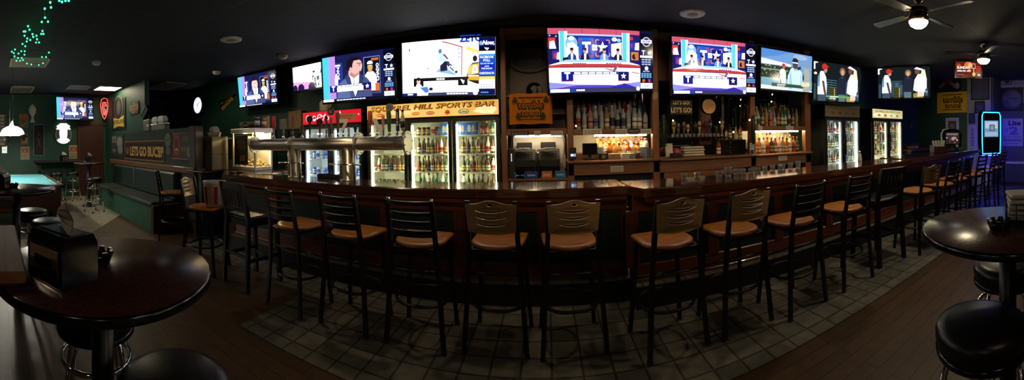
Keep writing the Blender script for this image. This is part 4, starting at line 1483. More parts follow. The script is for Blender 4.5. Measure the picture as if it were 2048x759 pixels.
liquor_row(3.24, 4.22, 5.05, 1.26, 11, 'back row of the right-hand lower shelf', 'bottles on the right lower shelf', [AMB[0], UP2[1], AMB[6], CLR[1], AMB[3]], .27)
liquor_row(3.22, 4.22, 4.84, 1.17, 12, 'front row of the right-hand lower shelf', 'bottles on the right lower shelf', [AMB[1], AMB[7], CLR[10], AMB[2], DRK[2], AMB[9], AMB[8]], .29)

# ================================================================== coolers
def cooler(name, label, x0, x1, ndoor, ztop, zh, hdr, tube, shelves, y=4.70, depth=.52, hname='header_sign', sides=True):
    t = thing(name, label, 'cooler', ((x0 + x1) / 2, y + depth / 2, 0))
    O = Vector((-(x0 + x1) / 2, -(y + depth / 2), 0))
    q = lambda n, mb, m, par=None: build(n, mb, m, par or t, loc=O if par is None else None)
    mb = MB()
    V(x0, x0 + .04, y + .05, y + depth, 0, ztop, mb=mb); V(x1 - .04, x1, y + .05, y + depth, 0, ztop, mb=mb)
    V(x0, x1, y + depth - .03, y + depth, 0, ztop, mb=mb); V(x0, x1, y + .05, y + depth, 0, .14, mb=mb); V(x0, x1, y + .05, y + depth, zh - .04, ztop, mb=mb)
    q('cabinet', mb, 'black')
    mb = MB()
    V(x0 + .04, x0 + .05, y + .05, y + depth - .03, .14, zh - .05, mb=mb); V(x1 - .05, x1 - .04, y + .05, y + depth - .03, .14, zh - .05, mb=mb)
    V(x0 + .04, x1 - .04, y + depth - .04, y + depth - .03, .14, zh - .05, mb=mb); V(x0 + .04, x1 - .04, y + .05, y + depth - .04, zh - .05, zh - .04, mb=mb)
    q('liner', mb, 'liner')
    # header
    W, H = x1 - x0, ztop - zh
    q('header_box', V(x0, x1, y + .012, y + .05, zh, ztop, .004), 'black')
    p = Pic(40, 40 * H / W, W - .02, H - .02)
    lit = hdr(p)
    ho = build(hname, p, 'litprint' if lit else 'print', t, loc=O + Vector(((x0 + x1) / 2, y + .011, (zh + ztop) / 2)))
    dw = (x1 - x0) / ndoor
    for i in range(ndoor):
        a, b = x0 + i * dw + .006, x0 + (i + 1) * dw - .006
        f = .05
        mb = MB()
        V(a, a + f, y, y + .04, .12, zh - .02, .004, mb); V(b - f, b, y, y + .04, .12, zh - .02, .004, mb)
        V(a + f, b - f, y, y + .04, zh - .02 - f, zh - .02, .004, mb); V(a + f, b - f, y, y + .04, .12, .12 + f, .004, mb)
        d = q('door', mb, 'black')
        build('glass_pane', V(a + f, b - f, y + .016, y + .022, .12 + f, zh - .02 - f), 'pane', d)
        hx = b - .025 if i < ndoor - 1 or ndoor == 1 else a + .025
        mb = MB(); mb.cyl((hx, y - .03, 1.05), (hx, y - .03, 1.45), .010, n=8); mb.cyl((hx, y - .03, 1.08), (hx, y + .002, 1.08), .007, n=6); mb.cyl((hx, y - .03, 1.42), (hx, y + .002, 1.42), .007, n=6)
        build('door_handle', mb, 'gloss_black', d)
    for xx in [x0 + i * dw for i in range(ndoor + 1)]:
        s = 1 if xx == x0 else -1
        for side in ((1,) if xx == x0 else (-1,) if abs(xx - x1) < 1e-6 else (-1, 1)):
            lx = xx + side * .063
            q('light_tube', V(lx - .011, lx + .011, y + .052, y + .074, .22, zh - .10, .004), tube)
    for z in shelves:
        mb = MB()
        V(x0 + .05, x1 - .05, y + .09, y + .10, z - .012, z, mb=mb); V(x0 + .05, x1 - .05, y + .44, y + .45, z - .012, z, mb=mb)
        nb = int((x1 - x0) / .03)
        for k in range(nb):
            xx = x0 + .06 + (x1 - x0 - .12) * k / (nb - 1)
            mb.box((xx, y + .27, z - .006), (.005, .36, .005))
        # low wire guard at the front
        mb.box(((x0 + x1) / 2, y + .088, z + .055), (x1 - x0 - .1, .004, .005))
        for k in range(int((x1 - x0) / .085)):
            xx = x0 + .08 + k * .085
            mb.box((xx, y + .088, z + .027), (.004, .004, .055))
        q('shelf', mb, 'wire')
    return t


def hdr_big(p):
    p.rect(0, 0, 40, p.h, (222, 172, 84))
    p.rect(10, 0, 31, p.h, (236, 192, 104)); p.ell(36.5, 1.6, 3, 1.2, (248, 222, 166)); p.ell(12, 2.2, 5, 1.4, (246, 212, 134))
    p.text('SQUIRREL HILL SPORTS BAR', 20.05, p.h * .68, p.h * .40, (92, 50, 14), w=37.6, shear=.25, bold=.045)
    p.text('SQUIRREL HILL SPORTS BAR', 19.75, p.h * .73, p.h * .36, (196, 130, 34), w=37.2, shear=.25, bold=-.005)
    for x, c in ((4.5, (200, 80, 40)), (16.0, (200, 120, 40)), (20.5, (176, 90, 60))):
        p.ell(x, p.h * .26, 1.3, .55, c); p.bars(x - 1, x + 1, p.h * .24, .2, (240, 200, 120), n=4)
    p.ell(25.6, p.h * .26, .75, .8, (206, 84, 30)); p.rect(25.0, p.h * .22, 26.2, p.h * .3, (120, 40, 20))
    p.ell(30.2, p.h * .27, 1.5, .8, (36, 56, 60)); p.ell(30.2, p.h * .27, 1.3, .65, (214, 190, 120)); p.text('Lite', 30.2, p.h * .27, .75, (30, 44, 60), w=2.0, shear=.2, bold=.03)
    p.line(33, 1.2, 38.5, .5, .5, (250, 226, 176))
    return True


def hdr_red(p):
    p.rect(0, 0, 40, p.h, (206, 20, 40))
    p.rect(0, 0, 40, .5, (150, 10, 26))
    # flowing white script strokes
    for x, c in ((4, 1), (8.5, .8), (12.5, 1.1)):
        p.ring(x, p.h * .5, 1.7 * c, .55, (250, 240, 244), a0=30, a1=330, ry=2.2 * c)
    p.line(6, p.h * .3, 17, p.h * .72, .5, (250, 240, 244)); p.line(14.5, p.h * .2, 16.5, p.h * .8, .6, (250, 240, 244)); p.ring(18, p.h * .45, 1.2, .45, (250, 240, 244))
    p.rect(25, p.h * .18, 37, p.h * .72, (126, 74, 40)); p.bars(26.5, 35, p.h * .5, .5, (90, 46, 24), n=4); p.bars(26.5, 34, p.h * .3, .5, (90, 46, 24), n=3)
    p.poly([(26, p.h * .75), (26.6, p.h * .98), (27.4, p.h * .75)], (250, 236, 236)); p.ell(38.6, p.h * .6, .5, .5, (250, 160, 170))
    return True


def hdr_dim(p, lit=False):
    a = (214, 206, 150) if lit else (126, 112, 84)
    b = (120, 92, 40) if lit else (96, 82, 60)
    p.rect(0, 0, 40, p.h, a)
    if lit:
        p.ell(8, p.h * .35, 7, 1.8, (246, 240, 190)); p.ell(22, p.h * .35, 9, 1.6, (240, 234, 176))
    p.text('SQUIRREL HILL SPORTS BAR', 20, p.h * .74, p.h * .26, b, w=34, shear=.15, bold=.03)
    for i, c in enumerate(((190, 110, 80), (190, 90, 60), (150, 170, 150), (186, 120, 50))):
        c = c if lit else tuple(int(q * .62) for q in c)
        p.ell(8 + i * 8, p.h * .32, 2, 1.0, c)
    return lit


X3a, X3b = -2.65, -.635
cooler('beer_cooler', 'wide three-door beer cooler with amber lit sports bar sign', X3a, X3b, 3, 2.055, 1.83, hdr_big, 'warm_tube', (1.575, 1.31, 1.05, .80))
cooler('drink_cooler', 'two-door drink cooler with red lit sign behind the beer taps', -3.93, -2.74, 2, 2.03, 1.80, hdr_red, 'blue_tube', (1.50, 1.22, .95))
cooler('glass_door_cooler', 'two-door bottle cooler with unlit beige sign and bright white light at its right', 4.78, 5.84, 2, 2.065, 1.81, hdr_dim, 'cool_tube', (1.50, 1.20, .90))
cooler('glass_door_cooler', 'two-door bottle cooler with softly lit yellow sign, rightmost of the coolers', 6.28, 7.56, 2, 2.04, 1.82, lambda p: hdr_dim(p, True), 'warm_tube', (1.52, 1.25, .98))

BEER = [('brown', (214, 200, 150)), ('brown', (170, 50, 40)), ('green', (220, 215, 190)), ('brown', (226, 226, 220)), ('dark', (190, 170, 60)), ('brown', (60, 80, 150)), ('white', (200, 60, 50)), ('brown', (215, 150, 60))]
ROWN = ['top', 'second', 'third', 'fourth']


def stock(x0, x1, y, z, n, where, group, seq, can=False, h=1.):
    for i in range(n):
        x = x0 + (x1 - x0) * (i + .5) / n + random.uniform(-.006, .006)
        g, l = seq[i % len(seq)]
        if can:
            bottle('can', g, l, (0, 0, 0), (x, y, z + .0015), '%s %s can from left, %s' % (ORD[i], GW[g], where), group, name='beer_can', cat='can', rz=random.uniform(0, 6))
        else:
            bottle('beer', g, l, (200, 180, 120) if i % 2 else (60, 60, 60), (x, y + random.uniform(-.01, .01), z + .0015), '%s %s bottle from left, %s' % (ORD[i], GW[g], where), group, name='beer_bottle', rz=random.uniform(0, 6), sc=h)


d3 = (X3b - X3a) / 3
rnd = random.Random(5)
for d, dn in enumerate(('left', 'middle', 'right')):
    a, b = X3a + d * d3 + .09, X3a + (d + 1) * d3 - .09
    for r, z in enumerate((1.575, 1.31, 1.05, .80)):
        seq = BEER[:]
        rnd.shuffle(seq)
        if d == 0 and r < 2:
            continue
        if d == 2 and r == 0:
            a2 = a + .27
            stock(a2, b, 4.85, z, 3, 'top shelf, right door of the three-door cooler', 'bottles in the three-door cooler', [('brown', (200, 120, 90)), ('brown', (190, 100, 80)), ('green', (150, 160, 110))], h=.78)
            continue
        n = 7
        can = (r == 3 and d == 0) or (r == 0 and d == 1)
        if r == 3:
            seq = [('green', (60, 140, 70)), ('green', (220, 215, 200)), ('white', (190, 40, 40))] if d == 1 else seq
        if can:
            n = 6 if d == 0 else 5
        stock(a, b - (.12 if d == 1 and r == 0 else 0), 4.85, z, n, '%s shelf, %s door of the three-door cooler' % (ROWN[r], dn), 'bottles in the three-door cooler', seq, can=can, h=random.uniform(.92, .97))
        if r in (1, 2):
            stock(a + .03, b - .03, 4.99, z, 6, 'behind the front row, %s shelf, %s door, three-door cooler' % (ROWN[r], dn), 'bottles in the three-door cooler', seq[::-1], h=.95)
# blue cartons
for i, (px, w) in enumerate(((923, .12), (942, .16), (890, .12))):
    c = ay(px, 256, 4.86)
    t = thing('drink_carton', ('blue beer carton at the left of the right cooler door\'s top shelf', 'wider blue beer carton beside the first on the top shelf of the right cooler door', 'blue beer carton at the right of the middle cooler door\'s top shelf')[i], 'carton', (c.x, 4.87, 1.575))
    p = Pic(10, 10, w, .17)
    p.slab(.12, (40, 90, 200)); p.rect(0, 0, 10, 10, (50, 110, 220)); p.ell(3.5, 5, 1.6, 3.2, (190, 214, 246)); p.ell(7, 5, 1.3, 3, (222, 150, 110))
    build('carton_box', p, 'print', t, loc=(0, -.03, .085))
for i, (xa, xb, nm) in enumerate(((-3.84, -3.42, 'left'), (-3.25, -2.83, 'right'))):
    for r, z in enumerate((1.22, .95)):
        stock(xa, xb, 4.86, z, 5, '%s shelf, %s door of the red-signed cooler' % (ROWN[r + 1], nm), 'bottles in the red-signed cooler', [('blue', (220, 226, 236)), ('white', (80, 120, 210)), ('clear', (200, 210, 220)), ('blue', (40, 60, 160))], can=(r == 1))
for xa, xb, nm, zz, where in ((4.86, 5.23, 'left', (1.50, 1.20, .90), 'white-lit bottle cooler'), (5.39, 5.76, 'right', (1.50, 1.20, .90), 'white-lit bottle cooler'), (6.37, 6.85, 'left', (1.52, 1.25, .98), 'yellow-lit bottle cooler'), (7.0, 7.48, 'right', (1.52, 1.25, .98), 'yellow-lit bottle cooler')):
    for r, z in enumerate(zz):
        seq = BEER[:]
        rnd.shuffle(seq)
        stock(xa, xb, 4.86, z, 5, '%s shelf, %s door of the %s' % (ROWN[r], nm, where), 'bottles in the ' + where, seq)
        stock(xa, xb, 5.02, z, 5, 'behind the front row, %s shelf, %s door, %s' % (ROWN[r], nm, where), 'bottles in the ' + where, seq[::-1])

# ================================================================== beer tower
tw = thing('beer_tower', 'polished steel pipe beer tower on two legs standing on the bar', 'beer tower', (-2.57, 3.40, 1.07))
TO = Vector((2.57, -3.40, -1.07))
q = lambda n, mb, m, par=None: build(n, mb, m, par or tw, loc=TO if par is None else None)
YT, ZT = 3.40, 1.487
q('pipe', MB().cyl((-3.74, YT, ZT), (-1.43, YT, ZT), .079, n=36), 'steel')
for x, rr in ((-3.735, .115), (-3.03, .095), (-2.02, .125), (-1.425, .125)):
    fl = q('flange', MB().cyl((x - .011, YT, ZT), (x + .011, YT, ZT), rr, n=36), 'steel')
    b0_ = None
    for k in range(8):
        a = 2 * PI * k / 8 + .2
        if b0_ is None:
            b0_ = build('bolt', MB().cyl((-.018, 0, 0), (.018, 0, 0), .008, n=6), 'chrome', fl); bo = b0_
        else:
            bo = b0_.copy(); COL.objects.link(bo); bo.parent = fl
        bo.location = (x, YT + math.cos(a) * rr * .85, ZT + math.sin(a) * rr * .85)
for x in (-2.97, -2.165):
    lg = q('tower_leg', MB().lathe([(.10, 1.07), (.10, 1.078), (.066, 1.085), (.066, ZT)], c=(x, YT, 0), n=28), 'steel')
    build('slim_pipe', MB().cyl((x - .085, YT - .02, 1.07), (x - .085, YT - .02, ZT - .04), .022, n=14), 'steel', lg)
    build('slim_pipe', MB().cyl((x + .085, YT - .02, 1.07), (x + .085, YT - .02, ZT - .04), .022, n=14), 'steel', lg)
    mb = MB(); mb.cyl((x - .20, YT - .09, 1.255), (x + .20, YT - .09, 1.255), .007, n=8)
    for s in (-1, 1):
        mb.lathe([(0, -.014), (.014, 0), (0, .014)], c=(x + s * .20, YT - .09, 1.255), n=8)
    build('cross_rod', mb, 'chrome', lg)

# tap handles standing along the pipe
def taph(px, ytop, kind, col, label, col2=None, dy=0.):
    b = ay(px, 275, YT)
    top = ay(px, ytop, YT)
    h = max(.12, top.z - (ZT + .079) - .0)
    t = thing('tap_handle', label, 'tap handle', (b.x, YT + dy, ZT + .0805 - (.005 if dy else 0)), group='beer tap handles')
    build('faucet_collar', MB().lathe([(.013, 0), (.016, .008), (.016, .03), (.009, .034), (.009, .05)], n=10), 'chrome', t)
    z0 = .045
    mb = MB()
    c, c2 = K(*col), K(*(col2 or col))
    if kind == 'round':
        mb.lathe([(.010, z0), (.012, h * .4), (.018, h * .62), (.013, h * .70)], n=12, col=c2)
        mb.cyl((0, -.014, h - .04), (0, .014, h - .04), .042, n=22, col=c); mb.cyl((0, -.016, h - .04), (0, .016, h - .04), .028, n=22, col=c2)
    elif kind == 'bottle':
        mb.lathe([(.014, z0), (.024, z0 + .03), (.026, h * .62), (.013, h * .80), (.011, h * .93)], n=14, col=c); mb.lathe([(.014, h * .92), (.013, h), (0, h + .006)], n=10, col=c2)
        mb.lathe([(.0268, h * .3), (.0268, h * .55)], n=14, col=c2)
    elif kind == 'paddle':
        mb.box((0, 0, (z0 + h) / 2 + .03), (.034, .018, h - z0 - .06), b=.006, col=c); mb.lathe([(.010, z0 - .01), (.012, z0 + .05)], n=10, col=c2); mb.box((0, -.0095, h * .62), (.024, .003, h * .4), col=c2)
    elif kind == 'taper':
        mb.lathe([(.009, z0), (.013, z0 + .02), (.026, h * .92), (.022, h), (0, h + .004)], n=12, col=c)
    elif kind == 'barrel':
        mb.lathe([(.012, z0), (.014, h * .45)], n=12, col=c2); mb.lathe([(.016, h * .44), (.026, h * .50), (.028, h * .75), (.024, h * .96), (0, h)], n=14, col=c)
    elif kind == 'seven':
        mb.lathe([(.009, z0), (.009, h * .5)], n=8, col=c2)
        for sgn in (1,):
            mb.prism([(-.05, h), (.055, h), (.055, h - .035), (.0, h * .30), (-.038, h * .30), (.018, h - .045), (-.05, h - .045)], -.01, .01, 'xz', col=c)
    elif kind == 'slant':
        mb.lathe([(.009, z0), (.009, h * .45)], n=8, col=c2); mb.prism([(-.06, h), (-.012, h), (.035, h * .36), (.0, h * .30)], -.01, .01, 'xz', col=c)
    if kind == 'paddletext':
        p = Pic(2, 10, .034, h - z0 - .01)
        MB.box(p, (0, .012, 0), (.036, .022, h - z0), col=K(*col), b=.004)
        p.text('BUD LIGHT', 1, 5.6, 1.0, (225, 232, 245), w=6.5, rot=90, bold=.03)
        build('grip', p, 'print', t, loc=(0, 0, (z0 + h) / 2))
    else:
        build('grip', mb, 'print', t)
    return t


taph(548, 232, 'barrel', (190, 44, 60), 'tap handle with red top on a grey stem, leftmost on the steel pipe', (150, 146, 140))
taph(567, 240, 'taper', (112, 116, 118), 'smoky grey tapered tap handle, second from the left on the pipe')
taph(586, 233, 'paddle', (150, 60, 40), 'red-brown paddle tap handle, third from the left on the pipe', (110, 100, 90))
taph(604, 252, 'taper', (60, 40, 30), 'short dark brown tap handle left of the black round-headed one')
taph(620, 232, 'round', (16, 15, 16), 'black round-headed tap handle in front of the red sign', (36, 34, 34))
taph(640, 238, 'round', (60, 22, 22), 'dark red round tap handle in front of the red sign', (110, 50, 50))
taph(653, 232, 'paddle', (30, 26, 28), 'dark paddle tap handle with grey badge before the red sign', (110, 104, 104))
taph(663, 217, 'round', (24, 22, 24), 'tall black tap handle with a ringed round top', (120, 116, 112))
taph(676, 225, 'taper', (104, 66, 40), 'brown tapered tap handle beside the white seven-shaped one')
taph(687, 238, 'seven', (222, 216, 204), 'white tap handle shaped like a seven', (40, 40, 40))
taph(698, 250, 'paddle', (34, 34, 36), 'short dark tap handle with a grey badge, left of the pipe flange', (150, 148, 146))
taph(711, 256, 'taper', (22, 26, 34), 'short black tap handle directly left of the pipe flange')
taph(741, 221, 'barrel', (184, 74, 44), 'orange-red tap handle on a wooden stem right of the flange', (150, 84, 44))
taph(755, 237, 'slant', (220, 212, 198), 'white slanted tap handle beside the orange-red one', (40, 40, 40))
taph(767, 230, 'paddle', (196, 178, 172), 'pale pinkish paddle tap handle left of the green one', (190, 120, 130))
taph(778, 222, 'taper', (62, 98, 44), 'green tapered tap handle')
taph(776.5, 206, 'round', (140, 134, 124), 'tap handle with a large grey disc top behind the green one', (120, 114, 106), dy=.05)
taph(795, 218, 'paddletext', (20, 32, 78), 'dark blue tap handle with white vertical lettering')
taph(806, 220, 'bottle', (206, 198, 184), 'white bottle-shaped tap handle with dark cap, rightmost on the pipe', (26, 26, 30))

# ================================================================== popcorn machine
pc = thing('popcorn_machine', 'lit popcorn machine with glass sides standing on the left bar corner', 'popcorn machine', (-4.39, 3.92, 1.07))
px0, px1, py0, py1 = -.29, .29, -.19, .20
mb = MB(); mb.box((0, 0, .03), (.58, .40, .06), b=.006); build('base', mb, 'cream', pc)
for x in (px0 + .015, px1 - .015):
    for y in (py0 + .015, py1 - .015):
        mb = MB(); mb.box((x, y, .34), (.03, .03, .58), b=.003); build('frame_post', mb, 'cream', pc)
mb = MB(); mb.box((0, py1 - .015, .34), (.52, .006, .52)); build('rear_liner', mb, 'cream', pc)
mb = MB(); mb.box((0, 0, .645), (.60, .42, .075), b=.006); build('roof', mb, 'steel', pc)
for n_, c_, s_ in (('front', (0, py0 + .006, .34), (.52, .005, .52)), ('side', (px1 - .006, 0, .34), (.005, .34, .52)), ('rear', (0, py1 - .006, .34), (.52, .005, .52))):
    mb = MB(); mb.box(c_, s_); build('glass_panel', mb, 'pane', pc)
mb = MB(); mb.lathe([(.09, .40), (.115, .42), (.115, .50), (.10, .52)], n=20); mb.cyl((0, 0, .52), (0, 0, .60), .012); build('kettle', mb, 'steel', pc)
mb = MB()
rr = random.Random(2)
for i in range(90):
    x, y = rr.uniform(-.24, .24), rr.uniform(-.15, .15)
    r_ = rr.uniform(.016, .026)
    z = .065 + rr.uniform(0, 1) * .10 * (1 - (x / .3) ** 2)
    mb.lathe([(0, -r_), (r_ * .8, -r_ * .5), (r_, 0), (r_ * .8, r_ * .6), (0, r_)], c=(x, y, z), n=6)
o = build('popcorn', mb, 'corn', pc); o['kind'] = 'stuff'
mb = MB(); mb.box((.16, 0, .598), (.16, .10, .018)); build('lamp', mb, 'corn_light', pc); build('lamp', MB().cyl((-.15, 0, .60), (-.15, 0, .57), .03), 'corn_light', pc)
p = Pic(10, 14, .34, .44)
p.slab(.003, (40, 26, 18)); p.rect(0, 0, 10, 14, (62, 44, 32)); p.ell(5, 9, 3.6, 1.2, (120, 84, 56)); p.ell(5, 11.5, 3.2, 1.4, (96, 70, 50)); p.rect(0, 0, 10, 4.6, (30, 18, 14)); p.text('$3', 6, 3.2, 3.0, (226, 130, 60), shear=.3, bold=.03)
build('picture_panel', p, 'print', pc, loc=(-.06, py0 + .004, .31))
p = Pic(20, 2, .46, .04); p.slab(.003, (50, 40, 30)); p.bars(.5, 19.5, .4, 1.2, (226, 214, 186), n=8, gap=.35); build('header_lettering', p, 'print', pc, loc=(0, py0 - .003, .575))

_cz = 1.07 + .683
def can_on(x, y, r, h, col, label, name='tin_can', cat='can', col2=(200, 196, 180)):
    t = thing(name, label, cat, (x, y, _cz), group='tins and boxes on the popcorn machine')
    mb = MB(); mb.lathe([(r, 0), (r * 1.02, .004), (r * 1.02, h - .004), (r, h), (0, h)], n=18, col=K(*col)); mb.lathe([(r * 1.03, h * .3), (r * 1.03, h * .7)], n=18, col=K(*col2))
    build('container', mb, 'print', t)
    build('lid', MB().lathe([(r * 1.04, h - .006), (r * 1.04, h + .006), (0, h + .008)], n=18), 'alu', t)


can_on(-.29 - 4.33 + .05, 3.86, .03, .11, (210, 200, 180), 'pale tin at the left edge of the popcorn machine roof')
can_on(-4.50, 3.90, .036, .105, (44, 36, 36), 'black tin second from left on the popcorn machine roof', col2=(220, 210, 180))
can_on(-4.38, 3.90, .05, .10, (140, 90, 50), 'brown jar in the middle of the popcorn machine roof', col2=(110, 80, 50))
can_on(-4.20, 3.88, .045, .17, (30, 50, 120), 'tall blue tin on the popcorn machine roof', col2=(210, 214, 226))
can_on(-4.13, 3.97, .04, .15, (160, 70, 50), 'red-brown tin right of the tall blue tin on the popcorn machine')
t = thing('carton', 'tall pale carton at the right end of the popcorn machine roof', 'carton', (-4.18, 4.06, _cz), group='tins and boxes on the popcorn machine'); mb = MB(); mb.box((0, 0, .10), (.12, .07, .20), b=.003); mb.box((0, -.036, .10), (.09, .004, .12)); build('carton_box', mb, 'cardboard', t)
# stacked cartons and plates left of it
t = thing('carton', 'lower grey carton of the two stacked left of the popcorn machine', 'carton', (-4.93, 3.54, 1.07)); mb = MB(); mb.box((0, 0, .13), (.34, .34, .26), b=.006); mb.box((0, -.172, .235), (.34, .004, .02)); build('carton_box', mb, 'greybox', t)
t = thing('carton', 'upper grey carton with curved dark marks, stacked left of the popcorn machine', 'carton', (-4.93, 3.54, 1.33)); mb = MB(); mb.box((0, 0, .15), (.34, .34, .30), b=.006); build('carton_box', mb, 'greybox', t)
p = Pic(10, 10, .3, .26); p.rect(0, 0, 10, 10, (134, 128, 116)); p.ring(2.6, 5.5, 3.0, .8, (30, 28, 26), a0=150, a1=210, ry=4); p.ring(2.2, 5.5, 3.0, .8, (30, 28, 26), a0=-30, a1=30, ry=4); p.ring(9.9, 6.5, 2.4, .8, (30, 28, 26), a0=150, a1=210, ry=3.4); build('printed_marks', p, 'print', t, loc=(0, -.172, .16))
t = thing('food_tray', 'shallow cream tray on the stacked grey cartons', 'tray', (-4.92, 3.54, 1.631)); mb = MB(); mb.lathe([(.12, 0), (.15, .075), (.145, .075), (.115, .008), (0, .008)], n=4, sm=False); build('tray_body', mb, 'beige', t)
t = thing('plate_stack', 'stack of clear plastic lids standing in the cream tray', 'lids', (-4.92, 3.54, 1.652))
for k in range(6):
    mb = MB(); mb.cyl((-.055 + k * .02, 0, .085), (-.048 + k * .02, 0, .085), .072, n=22); build('lid', mb, 'white', t)

# ================================================================== things in and on the back bar
def towel(c, w, h, yaw, label, hung, col=(226, 150, 30), ink=(40, 48, 40), shamrock=False):
    t = thing('towel_flag', label, 'towel', c, rz=yaw)
    n = 14
    mb = MB()
    v, f = [], []
    for i in range(n + 1):
        for j in range(5):
            x, z = -w / 2 + w * i / n, -h / 2 + h * j / 4
            v.append((x, .006 * math.sin(i * 1.1 + j * .3), z - .004 * math.cos(i * .9)))
    for i in range(n):
        for j in range(4):
            f.append((i * 5 + j, i * 5 + 5 + j, i * 5 + 6 + j, i * 5 + 1 + j))
    k = len(v)
    v += [(a, b + .006, c_) for a, b, c_ in v]
    f += [tuple(k + q_ for q_ in reversed(q4)) for q4 in f]
    mb.geo(v, f, c=K(*col))
    build('cloth', mb, 'cloth', t)
    p = Pic(16, 10, w * .96, h * .96, d0=.010)
    p.text('terrible', 8, 6.3, 2.7, ink, w=10.0, bold=.10); p.text('terrible', 8, 6.3, 2.15, col, w=9.2, bold=-.012)
    p.text('towel', 8, 3.4, 2.2, ink, w=7.8, bold=.10); p.text('towel', 8, 3.4, 1.7, col, w=7.1, bold=-.012)
    p.text('the', 5.2, 7.9, .6, ink)
    p.bars(3, 13, 8.6, .35, ink, n=14, gap=.05); p.bars(3, 13, 1.2, .35, ink, n=14, gap=.05)
    if shamrock:
        for x, y in ((2, 8.0), (14, 8.0), (3.2, 2.6), (12.8, 2.6)):
            for a in (90, 210, 330):
                p.ell(x + .55 * math.cos(R(a)), y + .55 * math.sin(R(a)), .55, .55, (56, 62, 34), n=10)
            p.line(x, y, x + .3, y - 1.1, .2, (56, 62, 34))
    build('print', p, 'cloth', t)
    return t


a, b = ay(1018, 188, 4.66), ay(1105, 247, 4.66)
towel((a + b) / 2, abs(b.x - a.x), abs(a.z - b.z), 0, 'orange gold towel with shamrocks hung from the shelf above the registers', True, (196, 112, 24), (60, 54, 26), True)
a, b = ax(1874, 187, 9.27), ax(1938, 223, 9.27)
towel((a + b) / 2, abs(b.y - a.y), .60, -PI / 2, 'bright yellow towel with black lettering on the right-hand green wall', True, (240, 186, 40), (46, 34, 14))

# registers
for i, (x, lab) in enumerate(((-.33, 'black cash register, left one below the orange towel, papers on top'), (.015, 'black cash register, right one below the orange towel, papers on top'))):
    t = thing('cash_register', lab, 'cash register', (x, 4.99, .965), group='registers')
    mb = MB(); mb.prism([(-.13, 0), (.15, 0), (.15, .36), (.05, .38), (-.13, .24)], -.16, .16, 'yz'); build('housing', mb, 'rubber', t)
    mb = MB(); mb.box((0, -.135, .10), (.30, .012, .10), b=.004); build('cash_drawer', mb, 'gloss_black', t)
    mb = MB()
    for k in range(4):
        for j in range(6):
            mb.box((-.10 + j * .04, -.10 + k * .035, .262 + k * .027), (.03, .026, .012))
    build('keys', mb, 'rubber', t)
    mb = MB(); mb.box((0, .10, .43), (.22, .04, .10), b=.01, xf=None); build('display', mb, 'black', t)
    tt = thing('receipt_papers', 'white papers lying on the %s cash register' % ('left', 'right')[i], 'papers', (x, 4.95, 1.345))
    for k in range(3):
        mb = MB(); mb.box((0, 0, 0), (.20 - k * .03, .10, .006), xf=Matrix.Translation((.02 * k - .02, -.02 - .015 * k, .006 + k * .007)) @ Matrix.Rotation(.3 * k - .2, 4, 'Z')); build('sheet', mb, 'paper', tt)
t = thing('pour_bottle', 'pale narrow bottle with metal pourer standing between the two cash registers', 'bottle', (-.135, 4.80, .965))
build('body', MB().lathe([(.028, 0), (.03, .01), (.03, .17), (.014, .24), (.012, .30), (0, .302)], n=14), 'clear', t); build('pourer', MB().lathe([(.016, .29), (.018, .33), (.006, .37), (0, .40)], n=10), 'chrome', t)
t = thing('card_terminal', 'black box with a column of white lights beside the left cash register', 'device', (-.488, 4.80, .965)); mb = MB(); mb.box((0, 0, .20), (.085, .10, .40), b=.008); build('housing', mb, 'black', t)
mb = MB()
for k in range(5):
    mb.box((0, -.052, .24 + k * .022), (.012, .004, .010))
build('indicator_lights', mb, 'led_white', t)
for i, (px, w, c, lab) in enumerate(((1018, .12, (120, 40, 30), 'dark red box at the left of the bottom shelf below the registers'), (1038, .16, (20, 90, 160), 'bright blue box on the bottom shelf below the left register'), (1064, .17, (16, 60, 130), 'darker blue box in the middle of the bottom shelf below the registers'), (1094, .14, (170, 96, 60), 'orange-brown box on the bottom shelf below the right register'), (1121, .15, (30, 96, 150), 'blue box at the right end of the bottom shelf below the registers'))):
    c3 = ay(px, 352, 4.77); c3.x = max(c3.x, -.372)
    t = thing('supply_box', lab, 'box', (c3.x, 4.765, .965), group='boxes below the registers')
    p = Pic(10, 6, w, .085); p.slab(.075, c); p.rect(.6, 1, 9.4, 5, tuple(min(255, int(q_ * 1.25)) for q_ in c)); p.bars(1.5, 8, 2.4, 1.2, (190, 200, 210), n=4)
    build('box_body', p, 'print', t, loc=(0, -.045, .0425))
t = thing('cord_bundle', 'tangle of pale cables hanging at the right of the registers', 'cables', (.232, 4.86, 1.0))
for k in range(4):
    mb = MB(); mb.tube([(.007 * k - .012 + .012 * math.sin(j * .9 + k), .02 * math.cos(j * 1.3 + k), .5 - j * .07) for j in range(7)], .006, 6); build('cable', mb, 'beige', t)
for px, lab in ((1069, 'left clear pint glass on the shelf above the orange towel'), (1080, 'right clear pint glass on the shelf above the orange towel')):
    c3 = ay(px, 187, 4.84)
    t = thing('pint_glass', lab, 'glass', (c3.x, 4.86, 2.10), group='pint glasses above the towel')
    build('glass_body', MB().lathe([(.026, 0), (.030, .002), (.038, .12), (.036, .12), (.027, .008), (0, .008)], n=16), 'tumbler', t)
t = thing('oval_plaque', 'dim oval sign inside the dark cabinet above the orange towel', 'sign', ay(1060, 122, 5.15)); p = Pic(20, 10, .62, .34); p.ell(10, 5, 9.8, 4.8, (40, 38, 40), n=32); p.ring(10, 5, 9.3, .5, (84, 80, 80), ry=4.4); p.bars(4, 16, 4.4, 1.2, (76, 72, 70), n=5); mb = p; MB.prism(mb, [(.31 * math.cos(2 * PI * i / 32), .17 * math.sin(2 * PI * i / 32)) for i in range(32)], 0, .02, 'xz', col=K(24, 22, 22)); build('plaque', mb, 'print', t)
